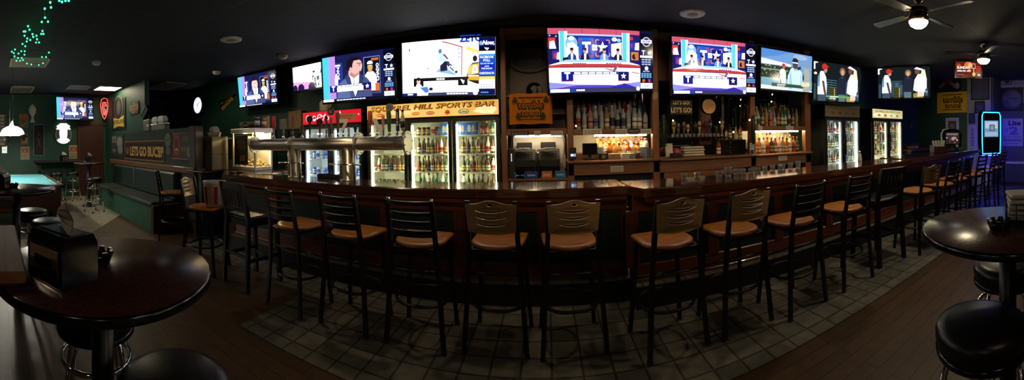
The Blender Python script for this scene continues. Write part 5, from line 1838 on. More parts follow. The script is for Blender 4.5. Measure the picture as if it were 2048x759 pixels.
t = thing('round_jar', 'black round container with a pale badge on the dark shelf above the orange towel', 'jar', (-.17, 5.06, 2.10)); build('jar_body', MB().lathe([(.09, 0), (.11, .02), (.115, .12), (.09, .17), (.05, .20), (0, .205)], n=24), 'gloss_black', t); p = Pic(10, 10, .09, .09); p.ell(5, 5, 4.8, 4.8, (120, 118, 116)); p.ell(5, 5, 3.4, 3.4, (40, 40, 42)); p.star(5, 5, 2.4, (130, 126, 120)); build('badge', p, 'print', t, loc=(0, -.117, .10))

# liquor counter clutter
def cpos(px, Y, z):
    return (ay(px, 300, Y).x, Y, z)


t = thing('bar_printer', 'black angular monitor on the counter left of the glowing bottles', 'monitor', cpos(1180, 4.82, 1.19)); mb = MB(); mb.box((0, .02, .015), (.19, .15, .03), b=.006); mb.box((0, .05, .06), (.05, .04, .08)); build('stand', mb, 'black', t); mb = MB(); mb.box((0, 0, .15), (.21, .03, .16), b=.01); build('display', mb, 'gloss_black', t)
t = thing('napkin_caddy', 'small black caddy with a pale badge below the straw vase on the liquor counter', 'caddy', cpos(1206, 4.77, 1.19)); mb = MB(); mb.box((0, 0, .045), (.09, .09, .09), b=.005); build('caddy_body', mb, 'black', t); p = Pic(10, 10, .05, .05); p.ell(5, 5, 4.6, 4.6, (170, 166, 160)); p.ell(5, 5, 2.5, 2.5, (40, 40, 44)); build('badge', p, 'print', t, loc=(0, -.0465, .045))
t = thing('straw_vase', 'glass vase holding straws beside the glowing bottles', 'vase', cpos(1203, 4.87, 1.19)); build('vase_body', MB().lathe([(.035, 0), (.038, .004), (.06, .17), (.058, .17), (.036, .008), (0, .008)], n=18), 'tumbler', t)
for k in range(7):
    a_ = 2 * PI * k / 7
    build('straw', MB().cyl((.015 * math.cos(a_), .015 * math.sin(a_), .01), (.055 * math.cos(a_ + .3), .055 * math.sin(a_ + .3), .235), .005, n=6), ('paper', 'cardboard')[k % 2], t)
for i, (px, w, m_, lab) in enumerate(((1228, .15, 'cardboard', 'brown low box at the left before the glowing bottles'), (1250, .11, 'beige', 'cream low box before the glowing bottles'), (1264, .07, 'greyplastic', 'grey low box before the glowing bottles'), (1275, .045, 'darkred', 'dark red low box before the glowing bottles'))):
    t = thing('bar_mix_box', lab, 'box', cpos(px, 4.772, 1.19), group='low boxes on the liquor counter'); mb = MB(); mb.box((0, 0, .04), (w, .10, .08), b=.004); mb.box((0, -.051, .04), (w * .7, .003, .045)); build('box_body', mb, m_, t)
t = thing('plastic_bin', 'blue-grey plastic bin at the right end of the glowing bottles', 'bin', (1.365, 4.75, 1.19)); build('bin_body', MB().lathe([(.06, 0), (.078, .15), (.082, .155), (.074, .155), (.056, .01), (0, .01)], n=4, sm=False), mat('bin_plastic', (.10, .13, .19), .5), t)
t = thing('spice_jar', 'white jug with a red lid behind the blue-grey bin', 'jug', (1.405, 4.88, 1.19)); build('jug_body', MB().lathe([(.04, 0), (.045, .01), (.045, .20), (.03, .24), (.02, .25), (0, .25)], n=16), 'foam', t); build('lid', MB().lathe([(.022, .245), (.026, .28), (0, .285)], n=12), mat('red_cap', (.45, .03, .03), .4), t)
for i, (x, lab) in enumerate(((1.62, 'dark green tinsel garland on the post left of the chant sign'), (3.12, 'dark green tinsel garland on the post left of the right liquor shelves'))):
    t = thing('tinsel_garland', lab, 'garland', (x - .01, 4.66, 1.35), group='tinsel garlands')
    mb = MB(); rr = random.Random(i)
    for k in range(260):
        z = .45 * rr.random(); a_ = rr.uniform(0, 6.28); r_ = .055 * (1 - .35 * abs(z - .2) / .25)
        mb.tube([(0, 0, z), (r_ * math.cos(a_), r_ * math.sin(a_) * .6, z + rr.uniform(-.03, .02))], .003, 3)
    mb.cyl((0, 0, 0), (0, 0, .45), .02, n=8)
    o = build('tinsel_strands', mb, 'tinsel', t)
# chant sign
a, b = ay(1340, 184, 4.64), ay(1385, 229, 4.64)
t = thing('chant_sign', 'black sign reading LET\'S GO three times below the second studio screen', 'sign', (a + b) / 2)
p = Pic(10, 10, abs(b.x - a.x), abs(a.z - b.z)); p.slab(.012, (14, 13, 14))
for z, h, w in ((8.3, 1.3, 5.6), (5.4, 1.7, 7.4), (2.0, 2.2, 9.2)):
    p.text("LET'S GO!", 5, z, h, (252, 210, 130), w=w, bold=.03)
build('sign_board', p, 'print', t)
for s in (-.1, .1):
    build('hanging_wire', MB().cyl((s, .012, .12), (s, .07, .20), .003, n=6), 'chrome', t)
t = thing('round_plaque', 'round tan disc with black rim hanging below the second studio screen', 'plaque', ay(1417, 213, 4.62)); build('rim', MB().lathe([(.105, -.02), (.122, -.02), (.122, .02), (.105, .02)], n=36, xf=Matrix.Rotation(PI / 2, 4, 'X')), 'gloss_black', t)
p = Pic(10, 10, .214, .214); p.ell(5, 5, 4.98, 4.98, (214, 160, 104), n=36); p.line(3.0, 3.2, 4.0, 3.4, .5, (40, 28, 22)); p.line(6.8, 6.0, 7.6, 6.6, .3, (40, 28, 22)); build('face', p, 'print', t, loc=(0, -.0205, 0))
mb = MB(); mb.cyl((0, 0, .12), (0, .1, .26), .004, n=6); build('hanging_wire', mb, 'chrome', t)
# spare tap handles on the glass shelf
for i, (px, h, col, col2, lab) in enumerate(((1348, .26, (190, 186, 60), (90, 90, 60), 'yellow-topped spare tap handle at the left of the glass shelf'), (1357, .22, (120, 122, 120), (60, 60, 60), 'grey spare tap handle, second from left on the glass shelf'), (1368, .24, (150, 110, 80), (90, 60, 40), 'tan spare tap handle, third from left on the glass shelf'), (1376, .20, (216, 190, 140), (130, 100, 60), 'cream round-topped spare tap handle on the glass shelf'), (1391, .25, (40, 34, 34), (100, 90, 80), 'black spare tap handle left of the white one on the glass shelf'), (1399, .25, (222, 206, 176), (140, 60, 40), 'white spare tap handle in the middle of the glass shelf'), (1411, .25, (120, 40, 50), (60, 50, 50), 'dark red spare tap handle right of the white one'), (1421, .28, (70, 66, 90), (150, 150, 160), 'tall violet-grey spare tap handle on the glass shelf'), (1432, .18, (80, 66, 56), (50, 44, 40), 'short brown spare tap handle on the glass shelf'), (1444, .23, (200, 140, 80), (200, 190, 160), 'orange spare tap handle at the right of the glass shelf'))):
    c3 = ay(px, 275, 4.88)
    t = thing('tap_handle', lab, 'tap handle', (c3.x, 4.88, 1.47), group='spare tap handles on the glass shelf')
    mb = MB(); mb.lathe([(.028, 0), (.028, .012), (.010, .018)], n=12, col=K(40, 40, 42)); mb.lathe([(.010, .015), (.013, h * .45), (.026, h * .55), (.030, h * .8), (.022, h * .97), (0, h)], n=12, col=K(*col)); mb.lathe([(.0305, h * .62), (.0315, h * .76)], n=12, col=K(*col2))
    build('grip', mb, 'print', t)
for i in range(13):
    x = 1.80 + i * .068
    t = thing('shot_glass', '%s upturned small glass from the left along the front of the glass shelf' % ORD[i], 'glass', (x, 4.805, 1.47), group='upturned glasses on the glass shelf')
    build('glass_body', MB().lathe([(.024, 0), (.019, .055), (0, .056)], n=12), 'tumbler', t)
t = thing('folded_towels', 'pale beige folded cloths under the glass shelf', 'cloths', (2.16, 4.92, 1.18))
for k in range(4):
    mb = MB(); mb.box((0, 0, .02 + k * .038), (.36 - .02 * (k % 2), .16, .034), b=.014); build('cloth', mb, 'beige', t)
t = thing('drawer_unit', 'dark small drawer unit on the counter at the right under the glass shelf', 'drawer unit', (2.83, 4.90, 1.18)); mb = MB(); mb.box((0, 0, .12), (.42, .24, .24), b=.005); build('case', mb, 'black', t)
for k in range(3):
    d = build('drawer', V(-.205, .03, -.13, -.118, .01 + k * .076, .08 + k * .076, .004), 'gloss_black', t); build('knob', MB().cyl((-.09, -.13, .045 + k * .076), (-.09, -.142, .045 + k * .076), .008, n=8), 'greyplastic', d)
build('glass_front', V(.035, .205, -.126, -.119, .01, .232, .003), 'gloss_black', t)
bottle('tall', 'red', (222, 200, 170), (30, 26, 24), (2.56, 4.82, 1.18), 'single bottle with cream label left of the dark drawer unit', None, sc=.84)
for i, (x, y, kind, lab) in enumerate(((2.81, 4.90, 'dark', 'dark bottle, left of three standing on the drawer unit'), (2.91, 4.88, 'gold', 'golden bottle, middle of three standing on the drawer unit'), (3.01, 4.90, 'amber', 'amber bottle, right of three standing on the drawer unit'))):
    bottle(('jug', 'round', 'square')[i], kind, (200, 190, 160), (30, 30, 30), (x, y, 1.42), lab, 'bottles on the drawer unit')
t = thing('paper_stack', 'white papers leaning at the left of the counter below the chant sign', 'papers', (1.76, 4.86, 1.186)); mb = MB(); mb.box((0, 0, .10), (.10, .05, .20), b=.003, xf=Matrix.Rotation(-.10, 4, 'X')); build('sheets', mb, 'paper', t)
t = thing('candy_dish', 'red round tin beside the white papers on the counter', 'tin', (1.89, 4.90, 1.18)); build('tin_body', MB().lathe([(.06, 0), (.07, .02), (.07, .09), (.04, .13), (0, .14)], n=18), mat('red_tin', (.30, .02, .02), .35), t)
t = thing('black_tray', 'low black box at the front of the counter under the white papers', 'box', (1.82, 4.745, 1.18)); mb = MB(); mb.box((0, 0, .035), (.16, .10, .07), b=.006); build('tray_body', mb, 'black', t)
t = thing('menu_card', 'small bright menu card standing on the counter by the right garland', 'card', (3.09, 4.68, 1.17)); p = Pic(6, 10, .075, .19); p.slab(.006, (230, 236, 236)); p.rect(.4, 5.2, 5.6, 9.4, (120, 190, 220)); p.rect(.4, 5.2, 2.6, 7.2, (220, 60, 80)); p.rect(.4, .5, 5.6, 4.6, (30, 50, 80)); build('card_sheet', p, 'print', t, loc=(0, 0, .095))
for i, (px, py, lab) in enumerate(((1152, 252, 'tiny bright bulb on the post right of the cash registers'), (1499, 240, 'small yellow bulb near the right garland'), (1544.5, 189, 'tiny bright bulb above the right liquor bottles'), (1543, 203, 'second tiny bulb above the right liquor bottles'), (1346, 241, 'small yellow-green bulb among the spare tap handles'))):
    c3 = ay(px, py, 4.68)
    t = thing('string_bulb', lab, 'bulb', c3, group='small bulbs along the back bar'); build('bulb_glass', MB().lathe([(0, -.012), (.008, -.005), (.009, .003), (.005, .010), (0, .012)], n=10), 'spark', t); build('bulb_wire', MB().cyl((0, 0, .016), (0, .03 if i != 2 else .1, .12), .003, n=6), 'black', t)
t = thing('charger_box', 'small device with a lit display on the post right of the cash registers', 'device', ay(1146, 307, 4.67)); mb = MB(); mb.box((0, 0, 0), (.09, .04, .16), b=.006); build('housing', mb, 'black', t); p = Pic(10, 6, .07, .035, gain=.5); p.rect(0, 0, 10, 6, (120, 160, 230)); p.rect(1, 1, 5, 5, (220, 230, 250)); build('display', p, 'litprint', t, loc=(0, -.021, -.02))
# storage rack behind the popcorn machine
rk = thing('storage_rack', 'dark shelving between the popcorn machine and the red-signed cooler', 'shelving', (-4.32, 4.95, 0))
for z in (.1, .95, 1.35, 1.76):
    build('rack_shelf', V(-.34, .34, -.2, .2, z - .02, z), 'blackwood', rk)
for s in (-.33, .33):
    for yy in (-.18, .18):
        build('rack_post', V(s - .015, s + .015, yy - .015, yy + .015, 0, 1.76), 'blackmetal', rk)
t = thing('carton', 'brown cardboard carton with open flap on top of the dark shelving', 'carton', (-4.18, 4.93, 1.76)); mb = MB(); mb.box((0, 0, .16), (.30, .30, .32), b=.004); mb.box((.05, -.08, .34), (.26, .14, .006), xf=Matrix.Rotation(.12, 4, 'Y')); build('carton_box', mb, 'cardboard', t)
t = thing('carton', 'small brown carton at the left on top of the dark shelving', 'carton', (-4.50, 4.92, 1.76)); mb = MB(); mb.box((0, 0, .10), (.2, .2, .2), b=.004); mb.box((0, -.101, .12), (.14, .003, .05)); build('carton_box', mb, 'greybox', t)
t = thing('beverage_jug', 'pale jug with a handle standing on the red-signed cooler', 'jug', (-3.62, 4.96, 2.03)); build('jug_body', MB().lathe([(.09, 0), (.10, .02), (.10, .16), (.05, .22), (.03, .25), (0, .25)], n=18), 'beige', t); build('jug_handle', MB().tube([(.06, 0, .20), (.13, 0, .19), (.13, 0, .10), (.095, 0, .06)], .012, 8), 'beige', t)
for i, (x, z, g) in enumerate(((-4.50, 1.35, 'amber'), (-4.38, 1.35, 'dark'), (-4.26, 1.35, 'clear'), (-4.14, 1.35, 'green'), (-4.45, .95, 'dark'), (-4.30, .95, 'amber'))):
    bottle('tall', g, (150, 140, 120), (30, 30, 30), (x, 4.86, z), '%s %s bottle standing on the dark shelving behind the popcorn machine' % (ORD[i], GW[g]), 'bottles on the dark shelving')

# glasses and small things standing on the bar
TUM = [(1369, 357, .052), (1395, 354, .050), (1438, 352, .056), (1456, 352, .095), (1473, 348, .055), (1486, 347, .055), (1502, 346, .052), (1516, 344, .052), (1527, 342, .06), (1538, 340, .066), (1548, 338, .072), (1557.5, 338, .07), (1568, 336, .076), (1578, 334, .088)]
for i, (px, py, h) in enumerate(TUM):
    c3 = az(px, py, 1.07)
    lab = '%s clear tumbler from the left of the row standing on the bar' % ORD[i] if i != 3 else 'tallest clear glass, fourth from the left of the row on the bar'
    t = thing('tumbler', lab, 'glass', (c3.x, min(c3.y, 3.34), 1.07), group='clear tumblers on the bar')
    r_ = .034 if i != 3 else .038
    build('glass_body', MB().lathe([(r_ * .82, 0), (r_ * .86, .003), (r_, h), (r_ * .95, h), (r_ * .80, .012), (0, .012)], n=20), 'tumbler', t)
for i, (px, py) in enumerate(((465, 346), (479, 345))):
    c3 = az(px, py, 1.07)
    t = thing('bottle_opener', ('left', 'right')[i] + ' one of two small dark coasters on the bar\'s left corner', 'coaster', (c3.x, c3.y, 1.07), group='dark coasters'); build('coaster_body', MB().lathe([(.05, 0), (.054, .005), (.054, .018), (.045, .022), (0, .018)], n=20), 'black', t)
t = thing('bar_mat', 'white paper sheets beside the popcorn machine on the bar', 'papers', (-3.62, 3.46, 1.07))
for k in range(2):
    mb = MB(); mb.box((.12 * k, .02 * k, .002 + .004 * k), (.26, .10, .004), xf=Matrix.Rotation(.15, 4, 'Z')); build('sheet', mb, 'paper', t)
c3 = az(668, 353, 1.07)
t = thing('garnish_tray', 'black garnish tray between the two steel tower legs', 'tray', (-2.5, 3.50, 1.07)); mb = MB(); mb.box((0, 0, .02), (.34, .09, .04), b=.006); build('tray_body', mb, 'black', t)
for k in range(3):
    build('lid', V(-.16 + k * .11, -.06 + k * .11, -.04, .04, .04, .052, .004), 'gloss_black', t)
c3 = az(1719, 322, 1.07)
t = thing('salt_shaker', 'small bright white shaker on the bar before the white-lit cooler', 'shaker', (c3.x, 3.36, 1.07)); build('shaker_body', MB().lathe([(.032, 0), (.034, .01), (.024, .10), (.016, .13), (0, .135)], n=16), 'white', t); build('cap', MB().lathe([(.02, .115), (.021, .14), (.010, .155), (0, .157)], n=12), 'chrome', t)
# caddy of menus and touch-screen game at the far right of the bar
t = thing('menu_caddy', 'dark red wooden caddy with white menus at the far right of the bar', 'caddy', (6.25, 3.06, 1.085), rz=-.5); mb = MB()
V(-.16, .16, -.08, -.07, 0, .13, mb=mb); V(-.16, .16, .07, .08, 0, .17, mb=mb); V(-.16, -.15, -.08, .08, 0, .15, mb=mb); V(.15, .16, -.08, .08, 0, .15, mb=mb); V(-.005, .005, -.07, .07, 0, .13, mb=mb); V(-.16, .16, -.08, .08, 0, .01, mb=mb); build('caddy_body', mb, 'darkred', t)
for k in range(5):
    mb = MB(); mb.box((-.11 + k * .055, 0, .13), (.045, .006, .22), xf=Matrix.Translation((-.11 + k * .055, 0, .135)) @ Matrix.Rotation(.12 * (k - 2), 4, 'Y') @ Matrix.Translation((.11 - k * .055, 0, -.13))); build('menu', mb, 'paper', t)
c3 = az(1915, 300, 1.085)
t = thing('touch_screen_game', 'black touch-screen game with pale side trim at the far end of the bar', 'game machine', (7.05, 3.12, 1.085), rz=-.95); mb = MB(); mb.lathe([(.16, 0), (.15, .04), (.07, .08), (.06, .12)], n=20); build('foot', mb, 'black', t)
mb = MB(); mb.prism([(-.20, .08), (.20, .08), (.21, .34), (.17, .44), (.09, .47), (-.09, .47), (-.17, .44), (-.21, .34)], -.03, .08, 'xz'); build('housing', mb, 'gloss_black', t)
p = Pic(12, 10, .30, .25, gain=.3); p.rect(0, 0, 12, 10, (44, 32, 36))
for k in range(22):
    p.ell(random.uniform(1, 11), random.uniform(1, 9), random.uniform(.5, 1.3), random.uniform(.4, .9), random.choice([(150, 110, 100), (96, 60, 60), (190, 160, 140), (60, 50, 70)]), n=10)
p.rect(.8, 7.6, 11, 9.2, (120, 104, 104)); build('screen', p, 'screen', t, loc=(0, -.034, .275))
mb = MB(); mb.prism([(-.215, .02), (-.19, .08), (-.235, .36), (-.19, .45), (-.06, .485), (-.06, .495), (-.20, .47), (-.25, .36), (-.235, .05)], -.035, .05, 'xz'); build('side_trim', mb, 'beige', t)
mb = MB(); mb.cyl((.1, -.035, .11), (.1, -.05, .11), .03, n=16); build('coin_button', mb, 'beige', t)
# counter in the far right corner with a paper roll
t = thing('service_counter', 'low brown counter in the corner right of the coolers', 'counter', (8.4, 4.75, 0)); build('counter_body', V(-.72, .8, -.2, .5, 0, 1.0), 'blackwood', t); build('counter_top', V(-.76, .84, -.25, .5, 1.0, 1.05, .01), 'backwood', t); build('back_rail', V(-.76, .84, .42, .5, 1.05, 1.16, .008), 'backwood', t)
t = thing('paper_roll', 'pale paper lying on the corner counter right of the coolers', 'paper', (8.3, 4.85, 1.05)); mb = MB(); mb.box((0, 0, .03), (.30, .2, .06), b=.01); build('sheets', mb, 'paper', t)

# ================================================================== right-hand wall
def panel(name, label, cat, c, w, h, yaw, fn, depth=.02, mats='print', frame=None, group=None, pw=None):
    t = thing(name, label, cat, c, rz=yaw, group=group)
    k = pw or 10
    p = Pic(k, k * h / w, w, h)
    p.slab(depth, (20, 20, 20))
    fn(p)
    build('printed_face', p, mats, t)
    if frame:
        f = .02
        mb = MB()
        V(-w / 2 - f, w / 2 + f, -.012, depth, h / 2, h / 2 + f, .003, mb); V(-w / 2 - f, w / 2 + f, -.012, depth, -h / 2 - f, -h / 2, .003, mb); V(-w / 2 - f, -w / 2, -.012, depth, -h / 2, h / 2, .003, mb); V(w / 2, w / 2 + f, -.012, depth, -h / 2, h / 2, .003, mb)
        build('frame', mb, frame, t)
    return t


def onR(px0, py0, px1, py1, X):
    a, b = ax(px0, (py0 + py1) / 2, X), ax(px1, (py0 + py1) / 2, X)
    m_ = ax((px0 + px1) / 2, (py0 + py1) / 2, X)
    h = abs(ax((px0 + px1) / 2, py0, X).z - ax((px0 + px1) / 2, py1, X).z)
    return Vector((X, (a.y + b.y) / 2, m_.z)), abs(a.y - b.y), h


def f_banner(p):
    h = p.h
    p.rect(0, 0, 10, h, (16, 15, 17)); p.text('LET\'S GO BUCS', 5, h * .88, h * .11, (120, 112, 104), w=7.4)
    p.line(1.2, h * .74, 8.2, h * .16, h * .12, (116, 100, 88)); p.line(8.8, h * .74, 1.8, h * .16, h * .12, (116, 100, 88)); p.ell(1.6, h * .72, .8, h * .08, (128, 112, 98)); p.ell(8.4, h * .72, .8, h * .08, (128, 112, 98))
    p.ell(5, h * .50, 2.2, h * .20, (92, 26, 24)); p.rect(3.0, h * .42, 7.0, h * .47, (126, 34, 30)); p.ell(8.6, h * .2, .8, h * .12, (150, 146, 150))


c, w, h = onR(1869, 130, 1922, 183, 9.28)
panel('pennant_banner', 'dark banner with crossed bats above the yellow towel', 'banner', c, w, h, -PI / 2, f_banner)
c, w, h = onR(1893, 237, 1916, 270, 9.28)
panel('framed_picture', 'white-framed picture on the green wall behind the touch-screen game', 'picture', c, w, h, -PI / 2, lambda p: (p.rect(0, 0, 10, p.h, (190, 188, 178)), p.rect(1.6, p.h * .28, 8.4, p.h * .86, (70, 76, 62)), p.ell(5, p.h * .55, 2.4, p.h * .16, (130, 120, 96))), frame='white')
c, w, h = onR(1944, 146, 1977, 198, 9.24)
panel('framed_picture', 'black-framed grey poster on the pale pier beside the jukebox', 'picture', c, w, h, -PI / 2, lambda p: (p.rect(0, 0, 10, p.h, (96, 96, 112)), p.rect(5.6, 0, 10, p.h, (78, 78, 100)), p.line(4.2, 0, 4.2, p.h, .2, (70, 70, 84))), frame='gloss_black')
c, w, h = onR(1951, 204, 1968, 225, 9.24)
panel('framed_picture', 'smaller dark framed notice below the grey poster on the pale pier', 'picture', c, w, h, -PI / 2, lambda p: (p.rect(0, 0, 10, p.h, (60, 60, 90)), p.bars(1.5, 8.5, p.h * .6, .6, (120, 120, 150), n=4), p.bars(1.5, 8.5, p.h * .4, .6, (120, 120, 150), n=4)), frame='gloss_black')
c, w, h = onR(1937, 226, 1950, 247, 9.24)
panel('wall_notice', 'dark blue notice on the pale pier left of the jukebox', 'notice', c, w, h, -PI / 2, lambda p: (p.rect(0, 0, 10, p.h, (40, 40, 90)), p.bars(1.5, 8.5, p.h * .6, .8, (96, 96, 140), n=3)), depth=.01)
c, w, h = onR(1935, 250, 1955, 298, 9.24)
panel('wall_notice', 'tall white notice with vertical blue lettering on the pale pier', 'notice', c, w, h, -PI / 2, lambda p: (p.rect(0, 0, 10, p.h, (176, 174, 196)), p.text('BEERS', 5, p.h * .5, 3.0, (70, 66, 130), w=p.h * .7, rot=90)), depth=.01)


def f_lite(p):
    h = p.h
    p.rect(0, 0, 10, h, (168, 170, 190)); p.text('Lite', 6.0, h * .84, h * .16, (20, 22, 40), w=5.6, shear=.05, bold=.05)
    p.text('$', 2.4, h * .58, h * .12, (90, 104, 150), bold=.03); p.text('2', 5.6, h * .56, h * .26, (90, 110, 160), w=4.2, bold=.06)
    p.text('BOTTLES', 5, h * .32, h * .09, (110, 116, 150), w=8.2, bold=.02); p.bars(.8, 9.2, h * .18, h * .06, (90, 94, 130), n=8); p.bars(1.6, 8.4, h * .08, h * .04, (120, 124, 150), n=8)


c, w, h = onR(2004, 237, 2046, 292, 10.07)
panel('beer_poster', 'white beer poster reading Lite on the blue-lit wall', 'poster', c, w, h, -PI / 2, f_lite, depth=.012)
c, w, h = onR(1998, 175, 2046, 222, 10.07)
panel('oval_sign', 'dim oval sign on the blue-lit wall above the Lite poster', 'sign', c, w, h, -PI / 2, lambda p: (p.rect(0, 0, 10, p.h, (16, 20, 34)), p.ell(5.4, p.h * .5, 4.2, p.h * .40, (66, 74, 100), n=30), p.ell(6.4, p.h * .5, 2.6, p.h * .32, (98, 98, 116), n=30), p.star(2.6, p.h * .55, 1.2, (96, 104, 130)), p.bars(4.4, 8.4, p.h * .5, .5, (50, 52, 70), n=4)))
c3 = ax(2015, 160, 10.0)
t = thing('wall_speaker', 'dim dark speaker on the pale upper wall above the oval sign', 'speaker', (10.02, c3.y, c3.z)); mb = MB(); mb.box((0, 0, 0), (.12, .22, .26), b=.02); build('cabinet', mb, 'greyplastic', t); build('speaker_cone', MB().cyl((-.06, 0, -.02), (-.066, 0, -.02), .08, n=20), 'black', t)
c3 = ay(1824, 250, 5.29)
panel('thermostat', 'small beige thermostat on the green wall right of the coolers', 'thermostat', (8.95, 5.28, c3.z), .16, .18, 0, lambda p: (p.rect(0, 0, 10, p.h, (120, 110, 80)), p.rect(2, p.h * .4, 8, p.h * .8, (90, 86, 70))), depth=.03)
# jukebox
c3 = ar(1983, 265, 9.1)
jk = thing('jukebox', 'black wall jukebox outlined with glowing blue light at the far right', 'jukebox', (c3.x - .02, c3.y, c3.z), rz=-.82)
mb = MB(); mb.prism([(-.27, -.58), (.27, -.58), (.29, -.2), (.29, .45), (.25, .56), (-.25, .56), (-.29, .45), (-.29, -.2)], 0, .20, 'xz'); build('cabinet', mb, 'gloss_black', jk)
pts = [(-.25, -.54), (-.262, -.2), (-.262, .43), (-.225, .52), (.225, .52), (.262, .43), (.262, -.2), (.25, -.54)]
mb = MB(); mb.tube([(x, -.012, z) for x, z in pts], .014, 8, True); build('light_tube', mb, 'blue_neon', jk)
mb = MB(); mb.tube([(x * 1.02, .22, z * 1.02) for x, z in pts[4:]], .014, 6, False); build('rear_light', mb, 'violet', jk)
build('under_light', MB().tube([(-.22, .10, -.592), (0, .10, -.592), (.22, .10, -.592)], .011, 6), 'violet', jk)
p = Pic(10, 10, .40, .42, gain=.6); p.rect(0, 0, 10, 10, (110, 150, 190)); p.rect(.6, 5.2, 9.4, 9.4, (170, 190, 214)); p.rect(3.6, 3.6, 7.4, 7.6, (70, 86, 110)); p.rect(4.4, 4.2, 6.6, 7.0, (150, 140, 140)); p.rect(.6, .6, 9.4, 3.0, (150, 176, 206)); build('screen', p, 'screen', jk, loc=(0, -.008, .10))
for i in range(3):
    for j in range(3):
        build('button', MB().cyl((-.12 + i * .12, .0, -.30 - j * .08), (-.12 + i * .12, -.012, -.30 - j * .08), .014, n=8), 'black', jk)
mb = MB(); mb.box((0, .205 + .08, 0), (.2, .16, .5)); build('wall_bracket', mb, 'blackmetal', jk)

# ================================================================== ceiling things
def fan(x, y, zl, label, rot):
    t = thing('ceiling_fan', label, 'ceiling fan', (x, y, 3.0), group='ceiling fans with lights')
    d = 3.0 - zl
    build('canopy', MB().lathe([(.02, -.09), (.055, -.06), (.07, 0)], n=24), 'brass', t)
    build('rod', MB().cyl((0, 0, -.08), (0, 0, -.14), .012, n=10), 'brass', t)
    build('motor', MB().lathe([(.05, -.235), (.10, -.225), (.115, -.19), (.10, -.15), (.03, -.13)], n=28), 'gloss_black', t)
    for k in range(4):
        a = rot + k * PI / 2
        xf = Matrix.Rotation(a, 4, 'Z')
        mb = MB(); mb.prism([(.17, -.045), (.62, -.065), (.66, -.04), (.66, .04), (.62, .065), (.17, .045)], -.005, .005, 'xy', xf=xf @ Matrix.Translation((0, 0, -.20)) @ Matrix.Rotation(.2, 4, 'X'))
        bl = build('blade', mb, 'blackwood', t)
        mb = MB(); mb.box((.14, 0, -.205), (.12, .03, .01), xf=xf); build('blade_arm', mb, 'brass', bl)
    build('light_kit', MB().lathe([(.104, -d + .012), (.108, -d + .02), (.108, -.24), (.05, -.23)], n=32), 'brass', t)
    build('glass_dome', MB().lathe([(0, -d - .062), (.05, -d - .055), (.085, -d - .032), (.104, -d + .002), (.104, -d + .014), (0, -d + .014)], n=32), 'lampwarm', t)


fan(3.36, 1.88, 2.70, 'ceiling fan with lit dome at the upper right, the nearer of two', -.15)
fan(5.62, 1.90, 2.70, 'ceiling fan with lit dome farther right, before the small orange television', .6)
for px, py, lab in ((462, 80, 'round ceiling speaker grille upper left, above the pennant'), (1385, 28, 'round ceiling speaker grille above the second studio screen')):
    c3 = az(px, py, 2.99)
    t = thing('ceiling_speaker', lab, 'speaker', (c3.x, c3.y, 3.0), group='round ceiling speakers'); build('rim', MB().lathe([(.105, -.016), (.155, -.012), (.16, 0)], n=36), 'beige', t); build('grille', MB().lathe([(0, -.020), (.06, -.018), (.106, -.010)], n=28), 'cardboard', t)
for px, py, lab in ((566, 114, 'white smoke detector on the ceiling left of the large suited-man screen'), (433, 146, 'small ceiling detector above the round clock'), (193, 127, 'pale ceiling detector at the left, near the lit panel')):
    c3 = az(px, py, 2.97)
    t = thing('smoke_detector', lab, 'smoke detector', (c3.x, c3.y, 3.0), group='ceiling smoke detectors'); build('detector_body', MB().lathe([(0, -.060), (.05, -.058), (.072, -.04), (.085, -.012), (.088, 0)], n=24), 'beige', t); build('vent_ring', MB().lathe([(.078, -.036), (.083, -.030)], n=24), 'greyplastic', t)


def troffer(pts, label, on):
    P = [az(px, py, 2.985) for px, py in pts]
    c = sum(P, Vector()) / 4
    w = max(abs(q_.x - c.x) for q_ in P); d = max(abs(q_.y - c.y) for q_ in P)
    return c, w, d


def ceil_panel(x, y, w, d, label, on):
    t = thing('ceiling_light_panel', label, 'light panel', (x, y, 3.0), group='lights set in the ceiling')
    mb = MB(); f = .03
    V(-w, w, -d, -d + f, -.018, 0, 0, mb); V(-w, w, d - f, d, -.018, 0, 0, mb); V(-w, -w + f, -d, d, -.018, 0, 0, mb); V(w - f, w, -d, d, -.018, 0, 0, mb)
    build('panel_frame', mb, 'beige', t)
    build('diffuser', V(-w + f, w - f, -d + f, d - f, -.012, -.004), 'troffer' if on else 'troffer_off', t)


ceil_panel(-8.75, 2.90, .32, .32, 'lit square ceiling panel at the far left', True)
ceil_panel(-8.75, 3.62 - 1.5, .30, .28, 'unlit ceiling panel beside the lit one', False)
ceil_panel(-6.2, .60, .34, .34, 'unlit ceiling panel under the green string lights', False)
ceil_panel(-9.3, .70, .5, .3, 'unlit ceiling panel at the far left over the pool table', False)
ceil_panel(-7.9, 4.2, .55, .32, 'unlit ceiling panel above the foam boxes', False)

# green string lights
GL = [(237, 3), (248, 8), (262, 3), (275, 3), (201, 10), (204, 30), (179, 35), (180, 71), (167, 88), (192, 87), (112, 105), (95, 126), (101, 126), (118, 119), (98, 143), (109, 154), (107, 166), (121, 160), (130, 137), (133, 148), (146, 143), (148, 157), (144, 170), (156, 170), (170, 124), (165, 136), (174, 136), (90, 176), (101, 185), (85, 205), (99, 205), (47, 207), (55, 212), (60, 198), (74, 214), (58, 225), (72, 232), (87, 232), (66, 243), (80, 243), (92, 240), (98, 219), (108, 254), (125, 258), (155, 260), (168, 228), (172, 253), (184, 228), (196, 210)]
P = [az(x / 2, y / 2, 2.93) for x, y in GL]
t = thing('string_lights', 'string of tiny green lights draped along the ceiling at the upper left', 'string lights', (P[0].x, P[0].y, 3.0))
mb = MB(); o0 = Vector((P[0].x, P[0].y, 3.0)); order = [0]; left = set(range(1, len(P)))
